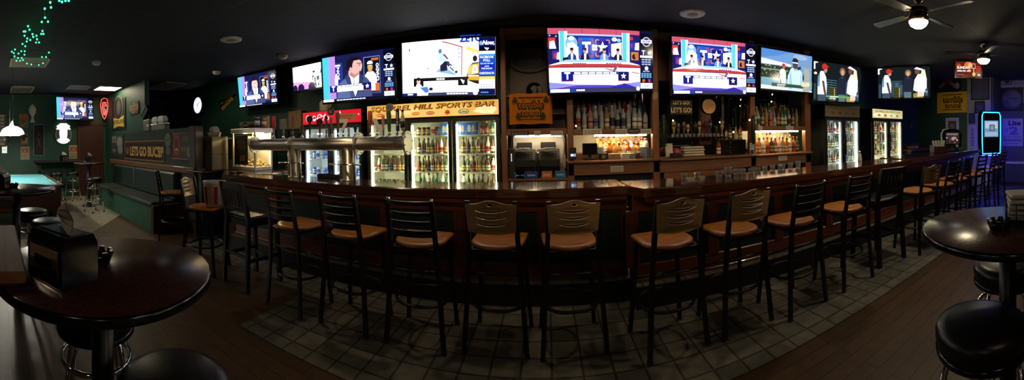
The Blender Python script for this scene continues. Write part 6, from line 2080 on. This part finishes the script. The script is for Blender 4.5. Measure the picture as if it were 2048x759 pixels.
while left:
    j = min(left, key=lambda k: (P[k] - P[order[-1]]).length); order.append(j); left.discard(j)
pts = []
for i in range(len(order) - 1):
    a, b = P[order[i]] - o0, P[order[i + 1]] - o0
    pts += [a + Vector((0, 0, .012)), (a + b) / 2 + Vector((0, 0, .035))]
mb.tube(pts, .003, 4); build('light_wire', mb, 'black', t)
b0 = None
for p_ in P:
    if b0 is None:
        b0 = build('bulb', MB().lathe([(0, -.013), (.011, -.004), (.010, .008), (0, .013)], n=8), 'green_led', t); b0.location = p_ - o0
    else:
        b_ = b0.copy(); COL.objects.link(b_); b_.parent = t; b_.location = p_ - o0

# ================================================================== left: green walls
def onB(px0, py0, px1, py1, Y):
    a, b = ay(px0, (py0 + py1) / 2, Y), ay(px1, (py0 + py1) / 2, Y)
    m_ = ay((px0 + px1) / 2, (py0 + py1) / 2, Y)
    h = abs(ay((px0 + px1) / 2, py0, Y).z - ay((px0 + px1) / 2, py1, Y).z)
    return Vector(((a.x + b.x) / 2, Y, m_.z)), abs(a.x - b.x), h


def onL(px0, py0, px1, py1, X):
    return onR(px0, py0, px1, py1, X)


# clock
c, w, h = onB(384, 191, 409, 230, 5.16)
ck = thing('wall_clock', 'round lit white clock in a deep black case on the green wall', 'clock', (c.x, 5.29, c.z)); Rx = Matrix.Rotation(PI / 2, 4, 'X')
build('clock_case', MB().lathe([(.24, 0), (.25, .01), (.25, .15), (.225, .165), (.215, .15), (.215, .13)], n=40, xf=Rx), 'gloss_black', ck)
build('clock_face', MB().lathe([(.216, .128), (.216, .136), (0, .136)], n=40, xf=Rx), 'clockface', ck)
p = Pic(10, 10, .42, .42); p.ring(5, 5, 4.55, .12, (150, 156, 166), n=40)
for k in range(12):
    a = PI * k / 6
    p.line(5 + 3.9 * math.sin(a), 5 + 3.9 * math.cos(a), 5 + 4.5 * math.sin(a), 5 + 4.5 * math.cos(a), .16, (120, 126, 140))
build('hour_marks', p, 'print', ck, loc=(0, -.1365, 0))
mb = MB(); mb.box((.05, 0, .03), (.16, .003, .010), xf=Matrix.Rotation(-.5, 4, 'Y')); mb.box((0, 0, -.02), (.09, .003, .014), xf=Matrix.Rotation(.9, 4, 'Y')); build('hands', mb, 'gloss_black', ck, loc=(0, -.142, 0))
# pennant
c, w, h = onB(439, 190, 473, 220, 5.28)
t = thing('pennant', 'black and gold pennant slanting up on the green wall beside the clock', 'pennant', c)
p = Pic(16, 12, w, h); p.poly([(0, 8.2), (0.4, 0.2), (16, 11.2), (15.6, 12)], (22, 20, 18)); p.text('PENGUINS', 7.4, 5.2, 2.6, (206, 164, 60), w=13, rot=36, bold=.05); p.text('PITTSBURGH', 7.0, 8.0, 1.1, (150, 130, 70), w=9, rot=28); p.poly([(1.0, 6.8), (3.4, 7.6), (2.2, 5.0)], (150, 140, 110))
build('printed_face', p, 'cloth', t)
MBp = MB(); MBp.prism([(-w / 2, h * .18), (-w / 2 + .01, -h / 2), (w / 2, h * .44), (w / 2 - .01, h / 2)], 0, .006, 'xz', col=K(18, 16, 15)); build('felt_backing', MBp, 'cloth', t)
# banner and emblem on the corner wall
c, w, h = onB(224, 199, 251, 258, 3.28)
panel('pennant_banner', 'tall black and gold banner with a round dark emblem on the corner green wall', 'banner', c, w, h, 0, lambda p: (p.rect(0, 0, 10, p.h, (22, 24, 22)), p.ring(5, p.h * .72, 3.2, .4, (96, 92, 76)), p.ell(5, p.h * .72, 1.6, 1.9, (70, 68, 58)), p.poly([(1, p.h * .42), (5, p.h * .34), (9, p.h * .44), (8.4, p.h * .25), (9, p.h * .06), (5, p.h * .10), (1, p.h * .04), (1.6, p.h * .24)], (206, 172, 74)), p.text('STEELERS', 5, p.h * .25, p.h * .12, (40, 34, 20), w=6.6, bold=.04)), depth=.012)
c, w, h = onB(259, 203, 277, 228, 3.28)
panel('shield_sign', 'small tan shield-shaped sign on the corner green wall', 'sign', c, w, h, 0, lambda p: (p.rect(0, 0, 10, p.h, (22, 60, 46)), p.poly([(0, p.h * .30), (0, p.h * .75), (3, p.h * .78), (5, p.h), (7, p.h * .78), (10, p.h * .75), (10, p.h * .30), (5, 0)], (134, 96, 60)), p.rect(1, p.h * .38, 9, p.h * .68, (176, 132, 84)), p.bars(1.6, 8.4, p.h * .46, p.h * .14, (96, 60, 36), n=4)), depth=.012)
# low partition decorations
c, w, h = onB(249, 281, 328, 321, 3.165)


def f_bucs(p):
    h = p.h
    p.rect(0, 0, 20, h, (150, 112, 64)); p.rect(.25, .25, 19.75, h - .25, (38, 16, 18)); p.rect(.25, h * .84, 19.75, h - .25, (70, 28, 28))
    p.text('LETS GO BUCS', 11, h * .46, h * .46, (226, 176, 96), w=14.6, bold=.045); p.text('!P', 19.0, h * .46, h * .44, (226, 176, 96), w=1.4, bold=.05)
    p.ell(1.9, h * .52, 1.2, h * .16, (130, 70, 54)); p.rect(1.2, h * .28, 2.6, h * .42, (120, 116, 112))


panel('lettered_banner', 'long dark banner reading LETS GO BUCS on the low partition', 'banner', c, w, h, 0, f_bucs, depth=.008, pw=20)
c, w, h = onB(223, 270, 247, 311, 3.165)
panel('fish_sign', 'grey sign with a pale helmet shape at the left end of the partition', 'sign', c, w, h, 0, lambda p: (p.rect(0, 0, 10, p.h, (62, 68, 66)), p.bars(.6, 4.6, p.h * .8, .9, (140, 144, 138), n=2), p.bars(.6, 4.4, p.h * .62, .9, (130, 134, 128), n=2), p.ell(7, p.h * .66, 2.3, p.h * .26, (150, 154, 148)), p.ell(7.4, p.h * .32, 1.9, p.h * .22, (136, 140, 134)), p.ell(2.4, p.h * .25, 1.6, p.h * .10, (120, 124, 120))), depth=.012)
c, w, h = onB(329, 265, 342, 311, 3.163)
panel('shaped_sign', 'grey figure-eight shaped sign right of the lettered banner', 'sign', c, w, h, 0, lambda p: (p.rect(0, 0, 10, p.h, (30, 44, 40)), p.ell(5, p.h * .68, 4.8, p.h * .30, (122, 124, 118)), p.ell(5.4, p.h * .20, 3.6, p.h * .19, (104, 106, 100)), p.line(1, p.h * .6, 9, p.h * .78, .9, (90, 92, 90))), depth=.012)
c, w, h = onB(345, 268, 382, 317, 3.158)
panel('beer_poster', 'poster with a red bottle label half at the right end of the partition', 'poster', c, w, h, 0, lambda p: (p.rect(0, 0, 10, p.h, (74, 80, 68)), p.rect(0, 0, 4.6, p.h, (128, 44, 40)), p.ring(2.3, p.h * .55, 1.7, .4, (176, 140, 120), ry=2.6), p.ell(2.3, p.h * .36, .8, .4, (206, 190, 170)), p.bars(.6, 4.0, p.h * .1, .8, (160, 80, 70), n=3), p.bars(.4, 4.2, p.h * .88, .9, (170, 90, 80), n=3), p.ell(8.8, p.h * .28, .8, p.h * .22, (160, 160, 110)), p.bars(5, 8, p.h * .3, 1.2, (120, 124, 108), n=2), p.rect(5, 0, 10, p.h * .05, (30, 30, 28)), p.ell(7.4, p.h * .8, 2, 1, (96, 104, 92))), depth=.012, frame='greyplastic')
# boxes on the partition
zt = 1.80
t = thing('food_container', 'grey plastic container at the left on top of the partition', 'container', (-7.0, 3.25, zt)); mb = MB(); mb.box((0, 0, .13), (.30, .11, .26), b=.02); build('container_body', mb, 'greyplastic', t); mb = MB(); mb.box((.12, -.062, .12), (.12, .012, .05), b=.004); build('white_tag', mb, 'foam', t)
t = thing('serving_board', 'tilted dark board with a pale edge leaning on the grey container', 'board', (-7.02, 3.25, zt + .33)); mb = MB(); mb.box((0, 0, .11), (.34, .10, .14), xf=Matrix.Rotation(-.62, 4, 'Y')); build('board_panel', mb, 'black', t); mb = MB(); mb.box((-.02, -.005, .182), (.36, .11, .014), xf=Matrix.Rotation(-.62, 4, 'Y')); build('pale_edge', mb, 'beige', t)
t = thing('metal_tray', 'wide grey tray on top of the partition under the foam boxes', 'tray', (-6.42, 3.25, zt)); mb = MB(); mb.box((0, 0, .055), (.62, .115, .11), b=.012); build('tray_body', mb, 'greyplastic', t); mb = MB(); mb.box((0, 0, .122), (.66, .118, .024), b=.008); build('tray_rim', mb, 'alu', t)
for i, (x, lab) in enumerate(((-6.58, 'left white foam box on the grey tray above the partition'), (-6.30, 'right white foam box on the grey tray above the partition'))):
    t = thing('foam_box', lab, 'foam box', (x, 3.25, zt + .134), group='white foam boxes'); mb = MB(); mb.lathe([(.12, 0), (.165, .05), (.165, .058)], n=4, sm=False, xf=Matrix.Diagonal((1.1, .5, 1, 1)) @ Matrix.Rotation(PI / 4, 4, 'Z')); build('box_base', mb, 'foam', t); mb = MB(); mb.lathe([(.168, .06), (.15, .11), (.11, .15), (0, .155)], n=4, sm=False, xf=Matrix.Diagonal((1.1, .5, 1, 1)) @ Matrix.Rotation(PI / 4, 4, 'Z')); build('box_lid', mb, 'foam', t)
c3 = ay(309, 197, 5.28)
panel('paper_notice', 'small pale notice on the dark wall above the partition', 'notice', (-10.185, ax(309, 197, -10.185).y, ax(309, 197, -10.185).z), .42, .26, PI / 2, lambda p: (p.rect(0, 0, 10, p.h, (112, 104, 70)), p.bars(1, 9, p.h * .5, .7, (80, 74, 52), n=4)), depth=.012)
t = thing('kitchen_monitor', 'dark equipment with small blue lights beyond the partition post', 'equipment', (-5.7, 4.3, 0)); build('equipment_stand', V(-.35, .35, -.2, .2, 0, 1.2), 'black', t); build('housing', V(-.33, .33, -.2, .2, 1.2, 1.62, .02), 'gloss_black', t); mb = MB(); mb.box((-.12, -.205, 1.46), (.05, .006, .05)); build('indicator_light', mb, 'led_white', t); build('indicator_light', MB().box((-.24, -.205, 1.42), (.02, .006, .02)), 'led_white', t)
t = thing('small_dish', 'small pale dish on the low ledge right of the partition post', 'dish', (-4.90, 3.24, 1.07)); build('dish_body', MB().lathe([(.04, 0), (.07, .02), (.066, .024), (.036, .006), (0, .006)], n=20), 'beige', t)

# ---------------------------------------------------------------- bench
bn = thing('booth_bench', 'long green fronted bench with dark vinyl cushions along the partition', 'bench', (-7.1, 2.9, 0)); BN = Vector((7.1, -2.9, 0))
q = lambda n, mb, m, par=None: build(n, mb, m, par or bn, loc=BN if par is None else None)
q('base_front', V(-8.72, -5.50, 2.62, 2.68, 0, .42), 'benchgreen'); q('base_box', V(-8.72, -5.50, 2.68, 3.17, 0, .41), 'blackwood')
q('end_panel', V(-5.50, -5.38, 2.58, 3.17, 0, .47, .01), 'darkred')
q('seat_cushion', V(-8.74, -7.73, 2.57, 3.06, .42, .515, .03), 'benchvinyl'); q('seat_cushion', V(-7.72, -5.46, 2.57, 3.06, .42, .515, .03), 'benchvinyl')
q('back_cushion', V(-8.74, -7.36, 3.05, 3.17, .50, 1.0, .03), 'benchback'); q('back_cushion', V(-7.35, -5.50, 3.05, 3.17, .50, 1.0, .03), 'benchback'); mb = MB(); mb.cyl((-7.355, 3.045, .52), (-7.355, 3.045, .99), .012, n=8); q('seam_piping', mb, 'greyplastic')
# red and white bag on the stool
t = thing('popcorn_bag', 'red and white paper bag standing on a wooden-backed stool left of the bar', 'bag', (-3.46, 2.47, .765), rz=.6); mb = MB(); mb.lathe([(.10, 0), (.115, .02), (.135, .28), (.14, .30), (.13, .30), (.10, .02)], n=24, col=K(206, 196, 190))
for k in range(6):
    a = k * PI / 3
    v = []
    for z, r_ in ((.03, .1175), (.24, .133)):
        for da in (-.18, -.06, .06, .18):
            v.append((r_ * math.cos(a + da), r_ * math.sin(a + da), z))
    mb.geo(v, [(0, 1, 5, 4), (1, 2, 6, 5), (2, 3, 7, 6)], c=K(170, 30, 30))
build('bag_body', mb, 'print', t)

# ---------------------------------------------------------------- left wall signs
def on_left(name, label, cat, box, fn, depth=.015, mats='print', frame=None):
    c, w, h = onL(*box, -10.19)
    return panel(name, label, cat, c, w, h, PI / 2, fn, depth, mats, frame)


def f_xx(p, top=True):
    h = p.h
    p.rect(0, 0, 10, h, (170, 160, 128)); p.line(1.2, h * .55, 4.6, h * .86, 1.3, (176, 52, 30)); p.line(4.6, h * .55, 1.2, h * .86, 1.3, (176, 52, 30)); p.line(5.4, h * .55, 8.8, h * .86, 1.3, (176, 52, 30)); p.line(8.8, h * .55, 5.4, h * .86, 1.3, (176, 52, 30)); p.ell(5, h * .68, 1.5, 1.3, (190, 150, 80))
    for k in range(3):
        p.bars(1.2, 8.8, h * (.12 + .12 * k), .6, (150, 100, 80), n=4)


on_left('beer_poster', 'cream poster with two red crosses under the round lit sign', 'poster', (138, 290, 157, 318), f_xx)
on_left('beer_poster', 'lowest of three posters by the window, cream with two red crosses', 'poster', (41, 293, 59, 319), f_xx)
on_left('beer_poster', 'middle of three posters by the window, dark with a pale figure', 'poster', (41, 265, 57, 289), lambda p: (p.rect(0, 0, 10, p.h, (120, 96, 66)), p.ell(5, p.h * .6, 3.6, p.h * .22, (70, 36, 30)), p.rect(1, p.h * .1, 9, p.h * .3, (150, 130, 96)), p.ell(7.4, p.h * .4, 1.5, p.h * .2, (190, 150, 96))))
on_left('beer_poster', 'top of three posters by the window, orange header and red heart', 'poster', (38, 228, 57, 256), lambda p: (p.rect(0, 0, 10, p.h, (110, 104, 72)), p.rect(0, p.h * .74, 10, p.h, (190, 90, 40)), p.poly([(2.5, p.h * .55), (5, p.h * .3), (7.5, p.h * .55), (6.2, p.h * .62), (5, p.h * .55), (3.8, p.h * .62)], (156, 40, 34)), p.line(2, p.h * .12, 8, p.h * .4, .8, (170, 150, 110))))
on_left('framed_picture', 'dark framed picture with crossed pale sticks left of the round lit sign', 'picture', (68, 250, 87, 310), lambda p: (p.rect(0, 0, 10, p.h, (16, 16, 16)), p.line(3, p.h * .25, 7, p.h * .6, .5, (110, 100, 90)), p.line(7, p.h * .25, 3, p.h * .6, .5, (110, 100, 90)), p.ell(5, p.h * .7, 2, 2, (96, 24, 26))), frame='greyplastic')
c = ax(65, 224, -10.1)
t = thing('carved_fish', 'pale carved fish hanging on the far left wall', 'carving', (-10.12, c.y, c.z)); mb = MB(); mb.lathe([(0, -.22), (.05, -.20), (.03, -.14), (.10, -.02), (.12, .08), (.08, .18), (0, .24)], n=14, xf=Matrix.Diagonal((.55, 1, 1, 1))); build('fish_body', mb, 'beige', t); mb = MB(); mb.prism([(-.08, -.30), (.08, -.30), (.02, -.18), (-.02, -.18)], -.01, .01, 'yz'); build('tail', mb, 'beige', t)
on_left('wall_sign', 'small dark sign with orange lettering at the left edge behind the lamp', 'sign', (2, 272, 18, 284), lambda p: (p.rect(0, 0, 10, p.h, (30, 20, 16)), p.bars(.8, 9.2, p.h * .3, p.h * .4, (150, 80, 40), n=5)), depth=.02)
on_left('wall_sign', 'small bright white panel at the left edge below the lamp', 'sign', (4, 292, 14, 306), lambda p: (p.rect(0, 0, 10, p.h, (210, 220, 214)), p.ell(5, p.h * .5, 2.5, 1.5, (150, 170, 180))), depth=.02, mats='litprint')
# round white neon sign
c, w, h = onL(109, 248, 144, 291, -10.18)
nz = thing('round_neon_sign', 'round lit white sign with a helmet shape under the far left television', 'neon sign', c, rz=PI / 2)
rx, rz_ = w / 2 * .95, h / 2 * .82
p = Pic(10, 10, w, h); p.ell(5, 4.9, 4.6, 4.1, (96, 96, 84), n=36); p.ell(5, 4.9, 3.6, 3.2, (70, 72, 64), n=36); MB.prism(p, [(rx * math.cos(2 * PI * i / 36), rz_ * math.sin(2 * PI * i / 36)) for i in range(36)], 0, .03, 'xz', col=K(20, 20, 20)); build('sign_board', p, 'print', nz)
mb = MB(); mb.tube([(rx * .96 * math.cos(2 * PI * i / 36), -.02, rz_ * .96 * math.sin(2 * PI * i / 36)) for i in range(36)], .012, 6, True); build('outer_ring', mb, 'alu', nz)
mb = MB()
arc = lambda a0, a1, r0, r1: [(rx * r0 * math.cos(R(a0 + (a1 - a0) * i / 12)), rz_ * r0 * math.sin(R(a0 + (a1 - a0) * i / 12))) for i in range(13)] + [(rx * r1 * math.cos(R(a1 - (a1 - a0) * i / 12)), rz_ * r1 * math.sin(R(a1 - (a1 - a0) * i / 12))) for i in range(13)]
mb.prism(arc(218, 322, 1.0, .62), -.035, -.015, 'xz'); mb.prism(arc(50, 130, 1.28, 1.06), -.035, -.015, 'xz'); mb.prism([(-.10, .30), (.10, .30), (.12, .05), (.09, -.16), (.0, -.24), (-.09, -.16), (-.12, .05)], -.035, -.015, 'xz'); mb.prism([(-.22, .16), (.22, .16), (.10, .34), (-.10, .34)], -.033, -.016, 'xz'); build('lit_letters', mb, 'white_neon', nz)
# red neon shield
c = ay(219, 215, 3.27)
rn = thing('red_neon_sign', 'red neon shield sign with a small white badge in the far left corner', 'neon sign', (-10.02, 3.22, c.z), rz=.75)
sh = [(x * .68, z) for x, z in [(-.14, .28), (0, .32), (.14, .28), (.19, .12), (.15, -.08), (.08, -.24), (0, -.32), (-.08, -.24), (-.15, -.08), (-.19, .12)]]
mb = MB(); mb.prism(sh, .0, .02, 'xz'); build('sign_board', mb, 'black', rn)
mb = MB(); mb.tube([(x, -.012, z) for x, z in sh], .012, 6, True); mb.tube([(x * .55, -.014, z * .60) for x, z in sh], .009, 6, True)
for a in (-.05, 0., .045):
    mb.tube([(a, -.016, .20), (a + .03, -.016, .10), (a - .02, -.016, .0), (a + .02, -.016, -.08), (a * .4, -.016, -.20)], .011, 6)
build('neon_tube', mb, 'red_neon', rn); p = Pic(10, 10, .13, .15); p.ell(5, 5, 4.8, 4.8, (220, 222, 230)); p.ell(5, 5, 3, 2.4, (40, 44, 80)); build('badge', p, 'print', rn, loc=(.06, -.028, .02))
# narrow ledge under the sign with a paper cone
t = thing('wall_ledge', 'narrow dark drink ledge under the round lit sign', 'ledge', (-9.86, 1.75, 1.05)); mb = MB(); mb.box((0, 0, 0), (.64, 1.3, .04), b=.006); build('ledge_top', mb, 'blackwood', t)
for s in (-.5, .5):
    mb = MB(); mb.box((.05, s, -.15), (.04, .04, .28)); mb.box((-.26, s, -.30), (.08, .04, .06)); mb.box((-.1, s, -.29), (.34, .04, .04)); build('bracket', mb, 'blackmetal', t)


def napkin_box(loc, rz, label, plab, sc=1., steel=True):
    t = thing('napkin_dispenser', label, 'napkin dispenser', loc, rz=rz)
    mb = MB(); mb.prism([(-.075, 0), (.075, 0), (.075, .125), (.055, .155), (-.055, .155), (-.075, .125)], -.10, .10, 'xz'); build('housing', mb, 'gloss_black', t)
    for s in (-1, 1):
        mb = MB(); mb.box((s * .0765, 0, .065), (.004, .165, .095), b=.0015); fp = build('face_plate', mb, 'chrome', t); mb = MB(); mb.box((s * .0785, 0, .065), (.003, .10, .035)); build('slot', mb, 'gloss_black', fp)
    mb = MB(); mb.box((0, 0, .156), (.06, .17, .004)); build('top_opening', mb, 'black', t)
    mb = MB()
    v = []
    for i in range(6):
        u = i / 5
        v += [(-.03 + .03 * u + .018 * math.sin(u * 5), -.075 + .03 * u, .155 + .105 * u), (.03 - .01 * u + .018 * math.sin(u * 5 + 1), .075 - .055 * u, .155 + .085 * u)]
    f = [(2 * i, 2 * i + 1, 2 * i + 3, 2 * i + 2) for i in range(5)]
    k = len(v); v += [(a + .004, b, c_ + .002) for a, b, c_ in v]; f += [tuple(k + z for z in reversed(q4)) for q4 in f]
    mb.geo(v, f); build('napkin', mb, 'paper', t)
    return t


c3 = az(120, 548, 1.07)
napkin_box((-1.19, .225, 1.07), 2.02, 'black napkin dispenser with chrome side on the left front table', '')
napkin_box((-3.62, .05, 1.07), 1.2, 'black napkin dispenser with a tall napkin on the glossy table before the pool table', '')
napkin_box((-8.42, 2.30, 1.074), .9, 'small distant napkin dispenser on the pub table before the brown door', '')
napkin_box((-9.75, 1.92, 1.07), .4, 'distant napkin dispenser on the ledge under the round lit sign', '')
t = thing('napkin_stack', 'black wire basket of folded white napkins at the right edge on the table', 'napkin holder', (1.70, .365, 1.07), rz=.3)
mb = MB()
for z in (.012, .04, .068, .096):
    mb.tube([(-.09, -.09, z), (.09, -.09, z), (.09, .09, z), (-.09, .09, z)], .004, 5, True)
for x in (-.09, -.045, 0, .045, .09):
    for y in (-.09, .09):
        mb.cyl((x, y, 0), (x, y, .10), .003, n=5)
        mb.cyl((y, x, 0), (y, x, .10), .003, n=5)
mb.box((0, 0, .004), (.18, .18, .006)); build('basket', mb, 'black', t)
for k in range(5):
    mb = MB(); mb.box((0, 0, .03 + k * .026), (.165, .165, .02), b=.007, xf=Matrix.Rotation(.08 * (k - 2), 4, 'Z')); build('napkin', mb, 'paper', t)


def ashtray(loc, label, n=8):
    t = thing('ashtray', label, 'ashtray', loc, group='black ashtrays')
    mb = MB()
    N = 64
    v, f = [], []
    for i in range(N):
        a = 2 * PI * i / N
        top = .046 if (i % 8) < 5 else .030
        for r_, z in ((.044, 0), (.052, .02), (.057, top), (.046, top), (.042, .012)):
            v.append((r_ * math.cos(a), r_ * math.sin(a), z))
    for i in range(N):
        j = (i + 1) % N
        for k in range(4):
            f.append((i * 5 + k, j * 5 + k, j * 5 + k + 1, i * 5 + k + 1))
    f.append(tuple(i * 5 for i in range(N))[::-1]); f.append(tuple(i * 5 + 4 for i in range(N)))
    mb.geo(v, f); build('bowl', mb, 'gloss_black', t)
    return t


c3 = az(197, 523, 1.07); ashtray((c3.x, c3.y, 1.07), 'black notched ashtray behind the napkin dispenser on the left front table')
c3 = az(1999, 458, 1.07); ashtray((c3.x, c3.y, 1.07), 'black notched ashtray on the right-hand round table')
c3 = az(27, 374, 1.07); ashtray((c3.x, min(c3.y, .35), 1.07), 'black notched ashtray on the glossy table before the pool table')
# wooden ledge at the very left
t = thing('wooden_ledge', 'brown wooden ledge corner at the left edge over the round table', 'ledge', (-1.9, -.12, 0)); build('ledge_top', V(.15, .80, -.25, .215, 1.085, 1.125, .006), 'backwood', t); build('ledge_edge', V(.15, .78, -.25, .19, 1.074, 1.085), 'darkred', t); build('support_panel', V(.20, .40, -.2, .05, 0, 1.074), 'darkred', t)

# ---------------------------------------------------------------- pool table
pt = thing('pool_table', 'pool table with bright blue cloth and dark red cabinet at the left', 'pool table', (-7.44, .45, 0)); PO = Vector((7.44, -.45, 0))
q = lambda n, mb, m, par=None: build(n, mb, m, par or pt, loc=PO if par is None else None)
X0, X1, Y0, Y1 = -8.66, -6.24, -.42, 1.24
q('playing_cloth', V(X0 + .1, X1 - .1, Y0 + .1, Y1 - .1, .72, .765), 'felt')
for a in ((X0, X1, Y1 - .10, Y1), (X0, X1, Y0, Y0 + .10), (X0, X0 + .10, Y0, Y1), (X1 - .10, X1, Y0, Y1)):
    q('rail', V(a[0], a[1], a[2], a[3], .74, .80, .012), 'railwood')
for a in ((X0 + .1, X1 - .1, Y1 - .145, Y1 - .10), (X0 + .1, X1 - .1, Y0 + .10, Y0 + .145), (X0 + .10, X0 + .145, Y0 + .1, Y1 - .1), (X1 - .145, X1 - .10, Y0 + .1, Y1 - .1)):
    q('cushion', V(a[0], a[1], a[2], a[3], .76, .798, .008), 'felt')
for x in (X0 + .11, (X0 + X1) / 2, X1 - .11):
    for y in (Y0 + .09, Y1 - .09):
        q('pocket', MB().lathe([(.05, .74), (.062, .803), (.05, .803), (.04, .77), (0, .765)], c=(x, y, 0), n=16), 'black')
q('cabinet', V(X0 + .06, X1 - .04, Y0 + .06, Y1 - .06, .30, .74, .02), 'cabinetred')
for x in (X0 + .22, X1 - .20):
    for y in (Y0 + .22, Y1 - .20):
        q('leg', MB().lathe([(.05, 0), (.05, .02), (.085, .10), (.085, .32)], c=(x, y, 0), n=4, sm=False), 'black')
q('ball_return', V(X1 - .05, X1 - .03, -.05, .45, .58, .64, .004), 'brass'); q('coin_box', V(X1 - .06, X1 - .02, -.10, .30, .40, .54, .006), 'black')
# pool table lamp
pl = thing('pool_table_lamp', 'hanging lamp with bright white dome shades over the pool table', 'pendant lamp', (-7.45, .33, 3.0))
build('lamp_bar', MB().cyl((-.9, 0, -1.0), (.9, 0, -1.0), .014, n=10), 'brass', pl)
for x in (-.7, .7):
    build('hanging_chain', MB().cyl((x, 0, -1.0), (x, 0, 0), .003, n=6), 'brass', pl)
for x in (-.62, 0, .50):
    s_ = build('lamp_shade', MB().lathe([(.235, -1.26), (.23, -1.22), (.19, -1.16), (.11, -1.115), (.03, -1.10), (.012, -1.0)], c=(x, 0, 0), n=30), 'poolshade', pl)
    build('bulb', MB().lathe([(0, -1.27), (.04, -1.25), (.05, -1.21), (.03, -1.15), (0, -1.13)], c=(x, 0, 0), n=14), 'poolbulb', s_)
    o = s_; 
    # the lathe closes the bottom of the shade; open it
    me = o.data
    import bmesh
    bm = bmesh.new(); bm.from_mesh(me)
    big = [f_ for f_ in bm.faces if len(f_.verts) > 8]
    bmesh.ops.delete(bm, geom=big, context='FACES')
    bm.to_mesh(me); bm.free()

# ================================================================== bar downlights and added fill lights
def lamp(name, kind, loc, energy, col, size=.2, rot=(0, 0, 0), spot=1.2):
    l = bpy.data.lights.new(name, kind)
    l.energy = energy
    l.color = col
    if kind == 'AREA':
        l.shape = 'DISK'; l.size = size
    else:
        l.shadow_soft_size = size
    if kind == 'SPOT':
        l.spot_size = spot; l.spot_blend = .6
    o = bpy.data.objects.new(name, l)
    o.location = loc
    o.rotation_euler = rot
    COL.objects.link(o)
    return o


# unseen fill lights added behind the viewer; downlights over the bar
for x in (-2.6, .4, 3.4):
    lamp('rear_fill', 'POINT', (x, -1.2, 2.75), 9.5, (1, .74, .46), .12)
for x in (-2.2, -.2, 1.8, 3.8):
    lamp('bar_downlight', 'SPOT', (x, 2.85, 2.96), 18, (1, .74, .46), .05, spot=1.6)
for x in (-3.4, -1.6, -.1, 1.2, 2.6, 3.9):
    lamp('aisle_fill', 'SPOT', (x, 3.75, 2.96), 16, (1, .72, .42), .06, rot=(.45, 0, 0), spot=1.9)  # added fill over the aisle, lifting the bottle fronts and towel
for x in (-3.3, -1.8, -.3, 1.2, 2.7, 4.2, 5.8):
    lamp('back_bar_fill', 'SPOT', (x, 2.0, 2.96), 36, (1, .72, .44), .05, rot=(1.06, 0, 0), spot=.86)  # added fill aimed under the televisions at the back bar
lamp('booth_fill', 'SPOT', (-6.6, 1.7, 2.97), 28, (1, .86, .62), .12, rot=(.5, 0, 0), spot=2.5)  # added fill to brighten the partition, its banner and the bench
lamp('kitchen_fill', 'SPOT', (-5.9, 3.9, 2.97), 26, (1, .88, .66), .12, rot=(.5, 0, 0), spot=2.5)  # added fill so the left part of the back wall reads green
for x in (-3.0, -1.3, .4, 2.1, 3.8):
    lamp('room_fill', 'SPOT', (x * .7, -1.6, 2.9), 62, (1, .74, .47), .06, rot=(1.335, 0, -math.atan2(x * .3, 6.4)), spot=.50)  # unseen fill added behind the viewer, lighting bottles and taps head-on
lamp('room_fill', 'SPOT', (5.2, .4, 2.9), 60, (1, .78, .52), .06, rot=(1.36, 0, -1.0), spot=.7)  # unseen fill added to brighten the right-hand wall

# ================================================================== world, camera, output
w = bpy.data.worlds.new('dark_room')
SC.world = w
w.use_nodes = True
w.node_tree.nodes['Background'].inputs['Color'].default_value = (.002, .002, .003, 1)
cam = bpy.data.cameras.new('panorama_camera')
cam.type = 'PANO'
cam.panorama_type = 'CENTRAL_CYLINDRICAL'
cam.central_cylindrical_range_u_min = (0 - CX) / FPX
cam.central_cylindrical_range_u_max = (2048 - CX) / FPX
cam.central_cylindrical_range_v_min = (CY - 759) / FPX
cam.central_cylindrical_range_v_max = CY / FPX
cam.clip_start = .02
cam.clip_end = 60
co = bpy.data.objects.new('panorama_camera', cam)
mw = Matrix((RT, UP, -FW)).transposed().to_4x4()
mw.translation = CAM
co.matrix_world = mw
COL.objects.link(co)
SC.camera = co
SC.view_settings.view_transform = 'Standard'
SC.view_settings.look = 'None'
SC.view_settings.exposure = 0
SC.view_settings.gamma = 1
SC.view_settings.use_curve_mapping = False
SC.cycles.max_bounces = 8
SC.cycles.diffuse_bounces = 3
SC.cycles.glossy_bounces = 4
SC.cycles.transmission_bounces = 8
SC.cycles.transparent_max_bounces = 10
SC.cycles.caustics_refractive = False
SC.cycles.caustics_reflective = False
SC.cycles.sample_clamp_indirect = 4
